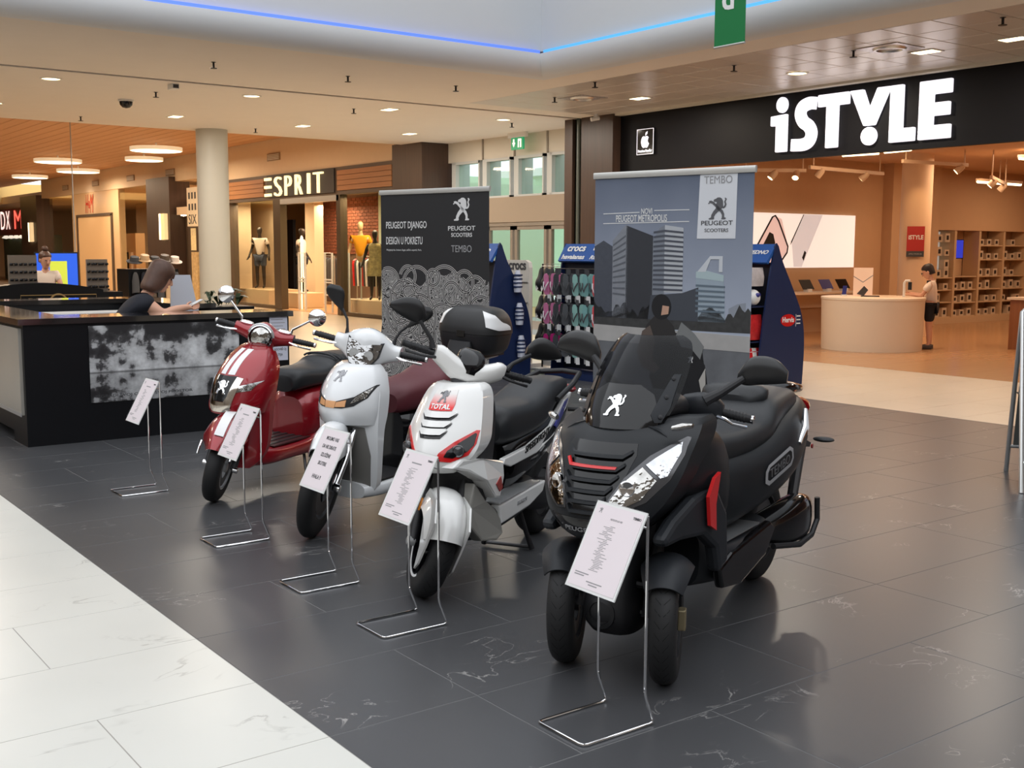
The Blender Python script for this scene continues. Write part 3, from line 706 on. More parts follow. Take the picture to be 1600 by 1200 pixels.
# ------------------------------------------------------------------ white tall-wheel scooter with maroon seat
T = scooter('motor_scooter', 'plain white scooter with maroon seat, black mirrors and a black top box', (-5.77, 2.89), -63, 4)
X = steer(20); R_ = 0.31
wheel(T, (0, 0, R_), R_, 0.10, 0.215, 6, X, M_bp)
fd = fender(T, (-.02, 0, .335), 0.340, 0.090, 44, 138, 0.16, M_wp, X, 0.008, power=3.5, flare=lambda t: 0.8 + 0.35 * math.sin(math.pi * min(1, t * 1.1)))
for s in (-1, 1):
    MB(X).tube([(-.24, s * .07, .66), (-.12, s * .078, .45), (0.0, s * .078, R_)], [.024, .022, .02], 12).build('fork_leg', M_chr if s > 0 else M_bp, T)
    MB(X).lathe((0, s * .07, R_), (0, s, 0), [(0, .028), (.04, .028), (.045, .015)], 12).build('axle_nut', M_chr, T)
NZ = Shield([(.64, -.125, .19, .14, 2.2, .12), (.70, -.085, .200, .18, 2.1, .14), (.76, -.085, .200, .18, 2.1, .15), (.84, -.115, .190, .17, 2.1, .15), (.91, -.165, .165, .14, 2.1, .14), (.955, -.215, .135, .11, 2.1, .12), (.975, -.270, .115, .08, 2.1, .08)])
nose = NZ.mesh().build('front_apron', M_wp, T)
for s in (-1, 1):
    ln = NZ.patch([(s * .03, .742), (s * .035, .780), (s * .115, .808), (s * .178, .872), (s * .186, .872), (s * .165, .800), (s * .12, .755), (s * .07, .742)], .004, .012).build('indicator', M_bp, nose)
    NZ.patch([(s * .034, .748), (s * .038, .776), (s * .085, .790), (s * .085, .752)], .008, .01).build('amber_lens', M_amber, ln)
    NZ.patch([(s * .105, .768), (s * .12, .806), (s * .175, .862), (s * .16, .802)], .008, .01).build('clear_lens', M_refl, ln)
NZ.patch([(-.03, .742), (-.035, .780), (.035, .780), (.03, .742)], .006, .012).build('centre_lamp', M_amber, nose)
lion('lion_badge', mat('dark chrome', (.25, .25, .26), .15, 1.0), nose, lambda a, b, o: (NZ.X(a, b + .915) + o, a, b + .915), .06)
# lower apron: two white side columns around a panel painted in the grey of shade
LA = Shield([(.20, -.30, .15, .03, 2.5, .05), (.28, -.285, .185, .04, 2.5, .06), (.45, -.25, .20, .05, 2.5, .07), (.60, -.22, .205, .06, 2.5, .09), (.70, -.20, .205, .08, 2.5, .12), (.82, -.23, .195, .07, 2.5, .12), (.93, -.30, .15, .05, 2.5, .1)])
la = LA.mesh().build('leg_shield', M_wp, T)
LA.patch([(-.15, .24), (.15, .24), (.165, .45), (.14, .62), (-.14, .62), (-.165, .45)], .006, .01).build('inner_shade_panel', mat('grey inner shade', srgb(120, 118, 114), .5), la)
MB().loft('x', [(-.27, 0, .23, .14, .05, 3), (-.40, 0, .235, .19, .05, 4), (-.65, 0, .235, .19, .05, 4), (-.95, 0, .24, .18, .06, 4)], 26, 3).build('floor_tunnel', M_wp, T)
MB().span((-.92, -.17, .283), (-.40, .17, .292)).build('footboard_mat', M_bp, T, smooth=False)
MB().loft('x', [(-.72, 0, .46, .11, .2, 2.8), (-.80, 0, .48, .165, .19, 2.8), (-1.0, 0, .50, .19, .17, 2.8), (-1.3, 0, .56, .18, .14, 2.8), (-1.6, 0, .64, .11, .08, 2.4)], 26, 4).build('rear_body', M_gb, T)
MB().loft('x', [(-.66, 0, .70, .09, .06, 3), (-.72, 0, .72, .135, .085, 3.2), (-.85, 0, .735, .165, .095, 3.2), (-1.05, 0, .75, .175, .10, 3.2), (-1.15, 0, .77, .175, .11, 3.2), (-1.3, 0, .81, .17, .105, 3.0), (-1.5, 0, .83, .14, .08, 2.8), (-1.58, 0, .83, .08, .05, 2.4)], 28, 4).build('seat', M_seatr, T)
rear_end(T, -1.34, .31, .11, .215)
MB().tube([(-.9, .10, .22), (-.86, .15, .1), (-.86, .17, 0.0)], [.012, .011, .012], 8).build('side_stand', M_steel, T)
# top box on its rack
for s in (-1, 1): MB().tube([(-1.40, s * .10, .80), (-1.60, s * .11, .89), (-1.95, s * .10, .905)], .014, 8).build('luggage_rack', M_sil, T)
MB().span((-2.0, -.13, .905), (-1.58, .13, .925)).build('rack_plate', M_bp, T, smooth=False)
bx = MB().loft('z', [(.925, -1.80, 0, .15, .17, 3.2), (.96, -1.80, 0, .195, .205, 3.4), (1.05, -1.80, 0, .215, .225, 3.4), (1.07, -1.80, 0, .216, .226, 3.4)], 36, 3).build('top_box', M_bp, T)
CB = MB().loft('z', [(1.072, -1.80, 0, .222, .232, 3.4), (1.12, -1.80, 0, .218, .228, 3.3), (1.19, -1.80, 0, .195, .205, 3.2), (1.235, -1.80, 0, .15, .16, 3.0), (1.25, -1.80, 0, .08, .09, 2.6)], 36, 4).build('lid', mat('dark grey lid', (.017, .017, .018), .45), bx)
for s in (-1, 1):
    # white pointed corner panels on the lid
    def lidmap(a, b, o, s=s):
        # a: 0 front .. 1 rear along the side edge, b: 0 low .. 1 high on the lid curve
        z = 1.085 + .150 * b; q = [(1.072, .222, .232), (1.12, .218, .228), (1.19, .195, .205), (1.235, .15, .16)]
        for (z0, r0, w0), (z1, r1, w1) in zip(q, q[1:]):
            if z <= z1 or z1 == 1.235: f = min(1, (z - z0) / (z1 - z0)); rx = r0 + (r1 - r0) * f; ry = w0 + (w1 - w0) * f; break
        th = math.radians(30 + 75 * a); e = 2 / 3.3
        return (-1.80 + (rx + o) * spow(math.cos(th), e), s * (ry + o) * spow(math.sin(th), e), z)
    patch_mesh([(.05, .98), (.55, .80), (.92, .25), (.95, .10), (.60, .12), (.12, .28)], lidmap, .005, .008, .12).build('white_panel', M_wht, bx)
MB().span((-1.585, -.03, 1.05), (-1.575, .03, 1.09)).build('latch', M_gb, bx, smooth=False)
MB().loft('z', [(.82, -1.52, 0, .03, .05, 2.5), (.95, -1.57, 0, .035, .09, 3), (1.02, -1.58, 0, .025, .08, 3)], 18, 3).build('back_pad', M_bp, T)
# headset
MB(X).loft('y', [(-.20, -.46, 1.06, .045, .045, 2.6), (-.15, -.455, 1.055, .055, .055, 2.6), (-.08, -.435, 1.058, .085, .098, 2.8), (0, -.425, 1.06, .10, .118, 2.8), (.08, -.435, 1.058, .085, .098, 2.8), (.15, -.455, 1.055, .055, .055, 2.6), (.20, -.46, 1.06, .045, .045, 2.6)], 24, 4).build('headset', M_wp, T)
MB(X).loft('z', [(.90, -.36, 0, .05, .07, 2.2), (.97, -.40, 0, .06, .09, 2.2)], 18, 2).build('steering_neck', M_bp, T)
hl = patch_mesh([(-.110, 1.118), (-.06, 1.106), (0, 1.102), (.06, 1.106), (.110, 1.118), (.100, 1.03), (.065, .972), (0, .955), (-.065, .972), (-.100, 1.03)], lambda a, b, o: (-.318 + o - 2.6 * a * a - (b - 1.03) * .30, a, b), 0.0, .05, .03, X).build('headlight', mat('headlamp surround', (.05, .05, .055), .2), T)
patch_mesh([(-.103, 1.108), (0, 1.094), (.103, 1.108), (.093, 1.03), (.060, .978), (0, .962), (-.060, .978), (-.093, 1.03)], lambda a, b, o: (-.318 + o - 2.6 * a * a - (b - 1.03) * .30, a, b), 0.008, .02, .03, X).build('lens', mat('clear headlamp', (.42, .42, .42), .06, 1.0, noise=.5, nscale=24, bump=.5, bscale=22), hl)
for s in (-1, 1): MB(X).lathe((-.318, s * .045, 1.035), (1, 0, 0), [(0, .028), (.006, .028), (.007, .020), (.003, 0.0)], 20).build('bulb_reflector', M_sil, hl)
controls(T, X, 1.06, -.46, .19, .345)
for s in (-1, 1):
    mr = MB(X).tube([(-.46, s * .145, 1.10), (-.46, s * .15, 1.145), (-.475, s * .165, 1.19), (-.49, s * .215, 1.25)], [.015, .008, .0075, .009], 10).build('mirror', M_bp, T)
    MB(X).loft('z', [(1.225, -.485, s * .205, .006, .006, 2.2), (1.25, -.488, s * .225, .013, .022, 2.2), (1.285, -.495, s * .255, .018, .045, 2.2), (1.32, -.50, s * .272, .02, .058, 2.3), (1.35, -.50, s * .278, .018, .052, 2.3), (1.37, -.50, s * .280, .008, .03, 2.2)], 20, 4).build('mirror_head', mat('black mirror shell', (.012, .012, .013), .35), mr)
# ------------------------------------------------------------------ white and red sports scooter
T = scooter('motor_scooter', 'white sports scooter with red-edged twin headlights and black seat', (-4.45, 2.81), -60, 0)
X = steer(42); R_ = 0.245
wheel(T, (0, 0, R_), R_, 0.13, 0.165, 5, X, M_gb, True, M_wht)
fd = fender(T, (0.0, 0, R_), 0.285, 0.105, 24, 150, 0.12, M_wp2, X, 0.008, power=3.2, flare=lambda t: .9 + .15 * math.sin(math.pi * t))
for s in (-1, 1):
    MB(X).prism([(.20, .30), (.225, .42), (.12, .50), (-.05, .50), (-.12, .42), (.0, .38), (.10, .26), (.13, .16), (.17, .20)], lambda u, v, w: (u, s * (.082 + w), v), -.003, .006).build('fender_side', M_wp2, fd, smooth=False)
    MB(X).tube([(-.19, s * .09, .60), (-.09, s * .098, .40), (0, s * .098, R_)], [.028, .026, .022], 12).build('fork_leg', M_bp, T)
    MB(X).lathe((0, s * .09, R_), (0, s, 0), [(0, .022), (.035, .022), (.04, .012)], 12).build('axle_nut', M_sil, T)
    MB(X).box((-.03, s * .112, .42), (.012, .008, .06)).build('side_reflector', mat('amber reflector', srgb(200, 120, 30), .2, coat=.8), T, smooth=False)
NZ = Shield([(.585, -.03, .10, .05, 2.0, .10), (.62, .02, .145, .10, 1.9, .12), (.67, .025, .185, .145, 1.8, .15), (.72, .005, .197, .165, 1.7, .17), (.78, -.040, .192, .15, 1.7, .17), (.85, -.105, .178, .13, 1.8, .16), (.92, -.170, .160, .11, 1.9, .15), (.965, -.225, .140, .09, 2.0, .12), (.985, -.275, .115, .06, 2.0, .08)])
nose = NZ.mesh(26).build('front_apron', M_wp2, T)
# logo plate fading from white to red
def fade(name, z0, z1):
    m = bpy.data.materials.new(name); m.use_nodes = True; nt = m.node_tree; b = nt.nodes['Principled BSDF']
    tc = nt.nodes.new('ShaderNodeTexCoord'); sp = nt.nodes.new('ShaderNodeSeparateXYZ'); mr = nt.nodes.new('ShaderNodeMapRange'); mx = nt.nodes.new('ShaderNodeMix'); mx.data_type = 'RGBA'
    mr.inputs[1].default_value = z0; mr.inputs[2].default_value = z1
    mx.inputs[6].default_value = srgb(226, 40, 40) + (1,); mx.inputs[7].default_value = (.72, .70, .68, 1)
    nt.links.new(tc.outputs['Object'], sp.inputs[0]); nt.links.new(sp.outputs[2], mr.inputs[0]); nt.links.new(mr.outputs[0], mx.inputs[0]); nt.links.new(mx.outputs[2], b.inputs['Base Color']); b.inputs['Roughness'].default_value = .3
    return m
pl = NZ.patch([(-.062, .872), (.062, .872), (.066, .90), (.055, .962), (-.055, .962), (-.066, .90)], .006, .01).build('logo_plate', fade('red fade decal', .885, .945), nose)
text('plate_text', 'TOTAL', (0.0, .052, .878), (0, -1, 0), (0, 0, 1), .03, M_wht, pl, .0008, fit=(.104, .022), warp=NZ.warp(.008)) if False else text('plate_text', 'TOTAL', (0.0, -.052, .878), (0, 1, 0), (0, 0, 1), .03, M_wht, pl, .0008, fit=(.104, .022), warp=NZ.warp(.008))
lion('lion_badge', mat('badge grey', (.18, .18, .19), .2, .8), pl, lambda a, b, o: (NZ.X(a, b + .932) + .006 + o, a, b + .932), .05)
for (z, w) in ((.835, .088), (.795, .078), (.762, .070)):
    sl = NZ.patch([(-w, z + .012), (-w * .75, z - .010), (w * .75, z - .010), (w, z + .012), (w * 1.05, z + .022), (w * .7, z + .006), (-w * .7, z + .006), (-w * 1.05, z + .022)], .004, .01).build('nose_vent', M_gb, nose)
    NZ.patch([(-w * 1.02, z + .026), (-w * .72, z + .008), (w * .72, z + .008), (w * 1.02, z + .026), (w * .9, z + .034), (-w * .9, z + .034)], .014, .016).build('vent_lip', M_wp2, sl)
for s in (-1, 1):
    hl = NZ.patch([(s * .050, .655), (s * .062, .690), (s * .11, .735), (s * .178, .782), (s * .190, .780), (s * .188, .72), (s * .170, .672), (s * .11, .645)], .005, .012).build('headlight', M_red, nose)
    NZ.patch([(s * .085, .672), (s * .095, .700), (s * .135, .735), (s * .178, .770), (s * .184, .765), (s * .182, .715), (s * .166, .690), (s * .12, .664)], .009, .012).build('headlight_glass', M_gb, hl)
    yy, zz = s * .132, .696; cx = NZ.X(yy, zz)
    MB().lathe((cx + .0, yy, zz), (1, s * .5, 0), [(0, .030), (.014, .030), (.017, .026), (.015, .022), (.02, .012), (.022, 0)], 24).build('projector_lens', mat('smoked lens', (.05, .05, .055), .08, coat=1), hl)
    # pointed lower wing on each side
    MB().prism([(-.06, .66), (-.20, .64), (-.40, .60), (-.41, .52), (-.36, .42), (-.30, .43), (-.20, .53), (-.10, .59), (.0, .62)], lambda u, v, w: (u, s * (.105 + w + .085 * min(1, max(0, -u / .22))), v), -.05, .03).build('apron_wing', M_wp2, nose, smooth=False, bevel=.012)
    MB().prism([(-.30, .50), (-.355, .53), (-.375, .47), (-.345, .455)], lambda u, v, w: (u, s * (.2205 + w), v), -.01, .004).build('wing_reflector', M_redl, nose, smooth=False)
    MB().prism([(-.28, .42), (-.36, .36), (-.42, .30), (-.45, .22), (-.38, .20), (-.25, .22), (-.17, .30), (-.16, .40), (-.20, .52)], lambda u, v, w: (u, s * (.125 + w + .05 * min(1, max(0, (-u - .15) * 5))), v), -.04, .02).build('belly_fairing', mat('warm grey fairing', srgb(150, 148, 142), .35, coat=.5), T, smooth=False, bevel=.01)
LS = Shield([(.22, -.21, .11, .04, 2.2, .06), (.36, -.19, .155, .06, 2.2, .07), (.52, -.19, .175, .06, 2.2, .1), (.70, -.20, .185, .06, 2.2, .12), (.86, -.27, .17, .05, 2.2, .1), (.95, -.33, .13, .04, 2.2, .08)])
LS.mesh().build('leg_shield', M_bp, T)
MB().loft('x', [(-.30, 0, .29, .14, .09, 3), (-.42, 0, .30, .185, .075, 4), (-.7, 0, .31, .185, .07, 4), (-.98, 0, .33, .16, .09, 3)], 26, 3).build('floor_tunnel', M_bp, T)
for s in (-1, 1):
    bd = MB().prism([(-.40, .372), (-.95, .385), (-1.02, .385), (-.98, .33), (-.80, .29), (-.42, .27)], lambda u, v, w: (u, s * (.175 + w), v), -.03, .022).build('side_sill', M_wp2, T, smooth=False, bevel=.008)
    MB().rings([[(-.40, s * .07, .376), (-.40, s * .20, .376), (-.40, s * .20, .384), (-.40, s * .07, .384)], [(-.95, s * .10, .388), (-.95, s * .19, .388), (-.95, s * .19, .396), (-.95, s * .10, .396)]]).build('footboard', mat('chequer plate aluminium', (.72, .73, .74), .25, .8, bump=.4, bscale=160), bd, smooth=False)
    text('sill_text', 'PEUGEOT', (-.62 if s > 0 else -.85, s * .199, .325), (-s, 0, .02), (0, 0, 1), .03, M_grey, bd, extrude=.001)
RB = Body([(-.70, 0, .50, .10, .15, 2.6), (-.78, 0, .52, .14, .15, 2.6), (-1.0, 0, .56, .165, .14, 2.6), (-1.25, 0, .63, .165, .11, 2.6), (-1.5, 0, .70, .13, .085, 2.4), (-1.72, 0, .76, .06, .05, 2.2)])
rb = RB.mesh().build('rear_body', M_gb, T)
for s in (-1, 1):
    pn = MB().prism([(-.52, .585), (-.85, .60), (-1.15, .665), (-1.45, .775), (-1.62, .80), (-1.50, .73), (-1.2, .605), (-.95, .545), (-.60, .53), (-.50, .56)], lambda u, v, w: (u, s * (.16 + w - .12 * max(0, -u - 1.2)), v), -.02, .012).build('side_panel', M_wp2, T, smooth=False, bevel=.006)
    f = lambda p, s=s: Vector((p.x, s * (.1735 - .12 * max(0, -p.x - 1.2)) + p.y, p.z))
    text('model_text', 'SPEEDFIGHT', (-.78 if s > 0 else -1.18, 0, .568 if s > 0 else .66), (-s * .97, 0, .17 * s), (0, 0, 1), .05, M_blk, pn, .001, fit=(.36, .035), shear=.3, warp=f)
    MB().prism([(-1.22, .655), (-1.44, .765), (-1.52, .775), (-1.40, .70), (-1.25, .635)], lambda u, v, w: (u, s * (.162 + w - .12 * max(0, -u - 1.2)), v), -.02, .0125).build('blue_flash', M_blue, pn, smooth=False)
MB().loft('x', [(-.62, 0, .70, .10, .06, 2.8), (-.67, 0, .72, .135, .10, 3.0), (-.80, 0, .725, .155, .105, 3.0), (-1.0, 0, .735, .165, .10, 3.0), (-1.15, 0, .765, .165, .105, 3.0), (-1.3, 0, .82, .155, .085, 2.8), (-1.5, 0, .845, .13, .06, 2.6), (-1.62, 0, .85, .09, .04, 2.4)], 28, 4).build('seat', M_seatk, T)
MB().tube([(-1.25, .17, .80), (-1.5, .17, .86), (-1.72, .13, .90), (-1.78, 0, .905), (-1.72, -.13, .90), (-1.5, -.17, .86), (-1.25, -.17, .80)], .016, 10).build('grab_rail', M_bp, T)
MB().ell((-1.75, 0, .80), (.05, .10, .035), 16, 8).build('tail_light', M_redl, T)
for s in (-1, 1):
    ri = MB().cyl((-1.58, s * .11, .70), (-1.60, s * .17, .70), .012, n=8).build('rear_indicator', M_bp, T); MB().ell((-1.60, s * .195, .70), (.022, .036, .015), 12, 8).build('lens', M_refl, ri)
rear_end(T, -1.345, .245, .14, .165)
for s in (-1, 1): MB().tube([(-.90, s * .08, .26), (-.93, s * .12, .1), (-.95, s * .145, 0.012)], [.014, .013, .016], 10).build('centre_stand', M_bp, T)
MB().tube([(-.95, -.145, .02), (-.95, .145, .02)], .01, 8).build('stand_bar', M_steel, T)
MB().prism([(0, 0), (.05, .02), (.07, .11), (.03, .13), (-.02, .10)], lambda u, v, w: (-1.12 - u, .20 + w, .42 + v), -.01, .01).build('passenger_peg', M_sil, T, smooth=False)
# handlebar cover, dash, controls
bar = MB(X)
bar.loft('y', [(-.185, -.44, 1.075, .03, .038, 3), (-.15, -.43, 1.068, .045, .052, 2.8), (-.08, -.415, 1.035, .055, .058, 2.6), (0, -.41, 1.02, .058, .055, 2.6), (.08, -.415, 1.035, .055, .058, 2.6), (.15, -.43, 1.068, .045, .052, 2.8), (.185, -.44, 1.075, .03, .038, 3)], 22, 4)
cv = bar.build('handlebar_cover', M_wp2, T)
MB(X).loft('z', [(1.03, -.41, 0, .06, .055, 2.4), (1.08, -.42, 0, .062, .072, 2.4), (1.12, -.44, 0, .045, .066, 2.4), (1.14, -.455, 0, .02, .04, 2.2)], 22, 3).build('instrument_pod', M_gb, cv)
MB(X).loft('z', [(.93, -.36, 0, .05, .07, 2.2), (.99, -.40, 0, .05, .08, 2.2)], 18, 2).build('steering_neck', M_bp, T)
controls(T, X, 1.07, -.45, .185, .335, False)
for s in (-1, 1):
    mr = MB(X).tube([(-.45, s * .20, 1.09), (-.455, s * .22, 1.13), (-.47, s * .30, 1.20)], [.018, .011, .010], 10).build('mirror', M_bp, T)
    MB(X).loft('y', [(s * .275, -.485, 1.215, .014, .02, 2.2), (s * .305, -.49, 1.232, .028, .050, 2.3), (s * .355, -.495, 1.242, .032, .058, 2.3), (s * .415, -.495, 1.24, .026, .042, 2.2), (s * .465, -.49, 1.232, .008, .010, 2.0)], 18, 4).build('mirror_head', MATS['black mirror shell'], mr)
# ------------------------------------------------------------------ black three-wheeled maxi scooter
T = scooter('motor_scooter', 'matt black three-wheeled maxi scooter with smoked windscreen in front', (-3.2, 2.885), -69, 0)
R_ = 0.235
HX = steer(14)
for s in (-1, 1):
    WX = Matrix.Translation((0, s * .215, 0)) @ Matrix.Rotation(math.radians(20), 4, 'Z') @ Matrix.Translation((0, -s * .215, 0))
    wheel(T, (0, s * .215, R_), R_, 0.12, 0.155, 5, WX, M_bp, True)
    fender(T, (0, s * .215, R_), .262,   .078, 45, 150, .05, M_mb2, WX, .007, flare=lambda t: .55 + .75 * math.sin(math.pi * (.15 + .7 * t)), power=2.4)
    MB().tube([(-.16, s * .10, .52), (-.05, s * .135, .40), (0, s * .14, R_)], [.03, .028, .03], 10).build('suspension_leg', M_bp, T)
    for z in (.25, .36): MB().tube([(.0, s * .13, z), (.03, 0, z + .02)], .016, 8).build('suspension_arm', M_dkmetal, T)
    MB(WX).box((.02, s * .275, R_ + .02), (.05, .03, .08)).build('brake_caliper', mat('bronze caliper', srgb(150, 138, 110), .4, .7), T, smooth=False, bevel=.005)
MB().loft('z', [(.17, -.02, 0, .10, .09, 2.8), (.24, .0, 0, .13, .115, 2.8), (.34, .0, 0, .12, .10, 2.8), (.45, -.04, 0, .12, .10, 2.8), (.58, -.05, 0, .13, .12, 2.8)], 24, 3).build('steering_block', M_bp, T)
MB().lathe((.10, 0, .26), (1, 0, .1), [(0, .06), (.03, .06), (.035, .045), (.02, .04)], 20).build('damper_cap', M_dkmetal, T)
# nose
NZ = Shield([(.555, .20, .10, .06, 2.0, .12), (.59, .265, .145, .09, 2.0, .16), (.65, .285, .205, .12, 2.2, .2), (.72, .265, .255, .15, 2.2, .22), (.80, .225, .285, .17, 2.2, .22), (.87, .18, .295, .18, 2.2, .22), (.93, .125, .300, .18, 2.2, .22), (.975, .065, .285, .20, 2.0, .2), (1.0, .0, .265, .17, 2.0, .16)])
nose = NZ.mesh(28).build('front_fairing', M_mb, T)
gr = NZ.patch([(-.055, .675), (.055, .675), (.095, .72), (.125, .80), (.145, .885), (.135, .925), (-.135, .925), (-.145, .885), (-.125, .80), (-.095, .72)], .003, .008).build('grille', M_gb, nose)
for k, (z, w) in enumerate(((.690, .066), (.725, .082), (.762, .097), (.800, .110), (.840, .122), (.884, .134))):
    NZ.patch([(-w, z + .012), (-w * .8, z - .008), (w * .8, z - .008), (w, z + .012), (w * .95, z + .020), (w * .75, z + .002), (-w * .75, z + .002), (-w * .95, z + .020)], .020, .024).build('grille_bar', M_mb, gr)
NZ.patch([(-.118, .866), (-.095, .840), (.095, .840), (.098, .848), (-.090, .849), (-.108, .870)], .024, .01).build('red_stripe', M_red, gr)
NZ.patch([(-.12, .60), (.12, .60), (.16, .66), (.055, .662), (-.055, .662), (-.16, .66)], .004, .008).build('lower_lip', M_gb, nose)
text('maker_text', 'PEUGEOT', (0, -.075, .612), (0, 1, 0), (0, 0, 1), .03, M_grey, nose, fit=(.15, .016), warp=NZ.warp(.006))
for s in (-1, 1):
    hl = NZ.patch([(s * .078, .690), (s * .088, .735), (s * .125, .81), (s * .185, .885), (s * .268, .945), (s * .282, .942), (s * .282, .885), (s * .260, .80), (s * .205, .725), (s * .125, .685)], .004, .01).build('headlight', mat('headlamp housing', (.10, .10, .105), .15, .6), nose)
    NZ.patch([(s * .088, .700), (s * .096, .735), (s * .132, .80), (s * .175, .848), (s * .225, .80), (s * .190, .735), (s * .122, .696)], .009, .01).build('main_reflector', M_refl, hl)
    NZ.patch([(s * .183, .856), (s * .205, .878), (s * .266, .930), (s * .272, .895), (s * .252, .815), (s * .234, .808)], .009, .01).build('side_lamp', mat('bright lamp lens', (.62, .63, .66), .08, .8, noise=.45, nscale=30, bump=.35, bscale=35), hl)
    for (yy, zz, rr) in ((.142, .775, .030),): MB().lathe((NZ.X(yy, zz) + .004, s * yy, zz), (1, s * .45, .1), [(0, rr), (.012, rr), (.014, rr * .85), (.008, 0)], 22).build('projector_lens', M_chr, hl)
    MB().loft('y', [(s * .245, .045, .985, .014, .010, 2.2), (s * .275, .025, .99, .022, .014, 2.2), (s * .305, .0, .993, .012, .008, 2.2)], 14, 3).build('front_indicator', M_refl, nose)
    # side wing above the front wheel
    MB().prism([(.14, .585), (.05, .64), (-.10, .70), (-.26, .73), (-.36, .60), (-.38, .40), (-.30, .36), (-.27, .47), (-.17, .54), (.0, .555), (.12, .55)], lambda u, v, w: (u, s * (.245 + w + .05 * min(1, max(0, .1 - u) * 2)), v), -.04, .02).build('wheel_arch_panel', M_mb2, T, smooth=False, bevel=.02)
    MB().prism([(-.255, .78), (-.20, .765), (-.145, .70), (-.165, .585), (-.225, .555), (-.215, .66)], lambda u, v, w: (u, s * (.314 + w), v), -.01, .004).build('red_panel', M_red, T, smooth=False)
# smoked windscreen with black visor base and lion
WS = Shield([(.965, .085, .165, .10, 2.2, .01), (1.02, .055, .185, .12, 2.2, .006), (1.10, -.01, .195, .135, 2.2, .005), (1.20, -.105, .188, .135, 2.2, .005), (1.27, -.185, .165, .115, 2.2, .005), (1.30, -.225, .125, .08, 2.2, .005)])
ws = WS.mesh(26).build('windscreen', M_screen, T)
WS.patch([(-.16, .968), (.16, .968), (.158, 1.02), (.125, 1.09), (.07, 1.125), (-.07, 1.125), (-.125, 1.09), (-.158, 1.02)], .003, .006).build('visor_base', M_gb, ws)
lion('lion_badge', M_chr, ws, lambda a, b, o: (WS.X(a, b + 1.05) + .004 + o, a, b + 1.05), .075)
for s in (-1, 1):
    WS.patch([(s * .150, .99), (s * .135, 1.02), (s * .158, 1.16), (s * .178, 1.16), (s * .182, 1.04), (s * .168, .99)], .006, .010).build('screen_bracket', M_mb2, ws)
    for z in (1.01, 1.08, 1.145): MB().lathe((WS.X(.162, z) + .004, s * .162, z), (1, s * .6, .5), [(0, .009), (.006, .009), (.008, 0)], 10).build('screw', M_dkmetal, ws)
# cockpit and front body
FB = Body([(.02, 0, .84, .25, .15, 2.8), (-.12, 0, .82, .285, .18, 2.8), (-.28, 0, .79, .30, .20, 2.8), (-.42, 0, .74, .285, .22, 2.8), (-.52, 0, .66, .25, .22, 2.6)])
FB.mesh().build('front_body', M_mb, T)
MB().loft('x', [(-.06, 0, 1.02, .16, .04, 2.5), (-.2, 0, 1.03, .17, .06, 2.5), (-.34, 0, 1.01, .15, .06, 2.5), (-.42, 0, .97, .12, .04, 2.5)], 22, 3).build('instrument_panel', M_bp, T)
MB().loft('x', [(-.34, 0, .40, .20, .14, 3.5), (-.5, 0, .36, .27, .10, 4), (-.75, 0, .35, .28, .09, 4), (-1.0, 0, .36, .26, .10, 4)], 26, 3).build('belly_pan', M_mb2, T)
for s in (-1, 1):
    MB().prism([(-.36, .36), (-.50, .40), (-.95, .44), (-1.02, .40), (-.9, .30), (-.6, .24), (-.40, .27)], lambda u, v, w: (u, s * (.262 + w), v), -.02, .02).build('side_sill', M_gb, T, smooth=False, bevel=.012)
    MB().span((-.86, s * .13, .445), (-.44, s * .26, .452)).build('footboard', mat('brushed foot plate', (.35, .36, .37), .35, .8), T, smooth=False)
# rear body, seat, backrest
RB = Body([(-.50, 0, .60, .16, .17, 2.8), (-.62, 0, .61, .235, .18, 3.0), (-.85, 0, .63, .275, .17, 3.0), (-1.1, 0, .67, .290, .175, 3.0), (-1.35, 0, .72, .280, .18, 2.8), (-1.6, 0, .79, .23, .15, 2.6), (-1.76, 0, .83, .15, .10, 2.4), (-1.84, 0, .85, .07, .05, 2.2)])
rb = RB.mesh(32).build('rear_body', M_mb, T)
for s in (-1, 1):
    fr = [(-.86, .625), (-.90, .61), (-1.16, .66), (-1.19, .69), (-1.185, .735), (-1.15, .75), (-.90, .70), (-.865, .675)]
    inn = [(-.885, .637), (-.905, .63), (-1.145, .675), (-1.168, .695), (-1.165, .722), (-1.143, .733), (-.91, .688), (-.887, .668)]
    dk = MB(); k = len(dk.v)
    for pts, o in ((fr, .006), (inn, .006)):
        for (a, b) in pts: dk.pt((a, s * (RB.Y(a, b) + o), b))
    for i in range(8): dk.f.append([i, (i + 1) % 8, 8 + (i + 1) % 8, 8 + i])
    so = dk.build('sticker_frame', M_grey, rb, smooth=False)
    text('sticker_text', 'TEMBO', (-.905 if s > 0 else -1.145, 0, .640 if s > 0 else .69), (-s * .98, 0, .17 * s), (-.1 * s * 0, 0, 1), .06, M_grey, rb, 0, fit=(.235, .040), warp=RB.warp(s, .006))
    MB().tube([(-1.46, s * .255, .88), (-1.40, s * .275, .80), (-1.30, s * .282, .74)], [.012, .02, .012], 10).build('grab_handle', M_chr, T)
    MB().lathe((-1.50, s * .279, .70), (0, s, 0), [(0, .012), (.006, .012)], 12).build('side_reflector', M_redl, rb)
    MB().ell((-1.72, s * .27, .70), (.035, .055, .014), 12, 8).build('rear_indicator', M_bp, T)
MB().loft('x', [(-.42, 0, .80, .06, .035, 2.6), (-.48, 0, .80, .13, .07, 2.8), (-.62, 0, .79, .19, .085, 2.8), (-.85, 0, .80, .225, .08, 2.8), (-1.05, 0, .82, .235, .085, 2.8), (-1.17, 0, .86, .225, .10, 2.8), (-1.3, 0, .89, .21, .085, 2.8), (-1.55, 0, .91, .18, .07, 2.6), (-1.66, 0, .91, .12, .04, 2.4)], 30, 4).build('seat', M_seatk, T)
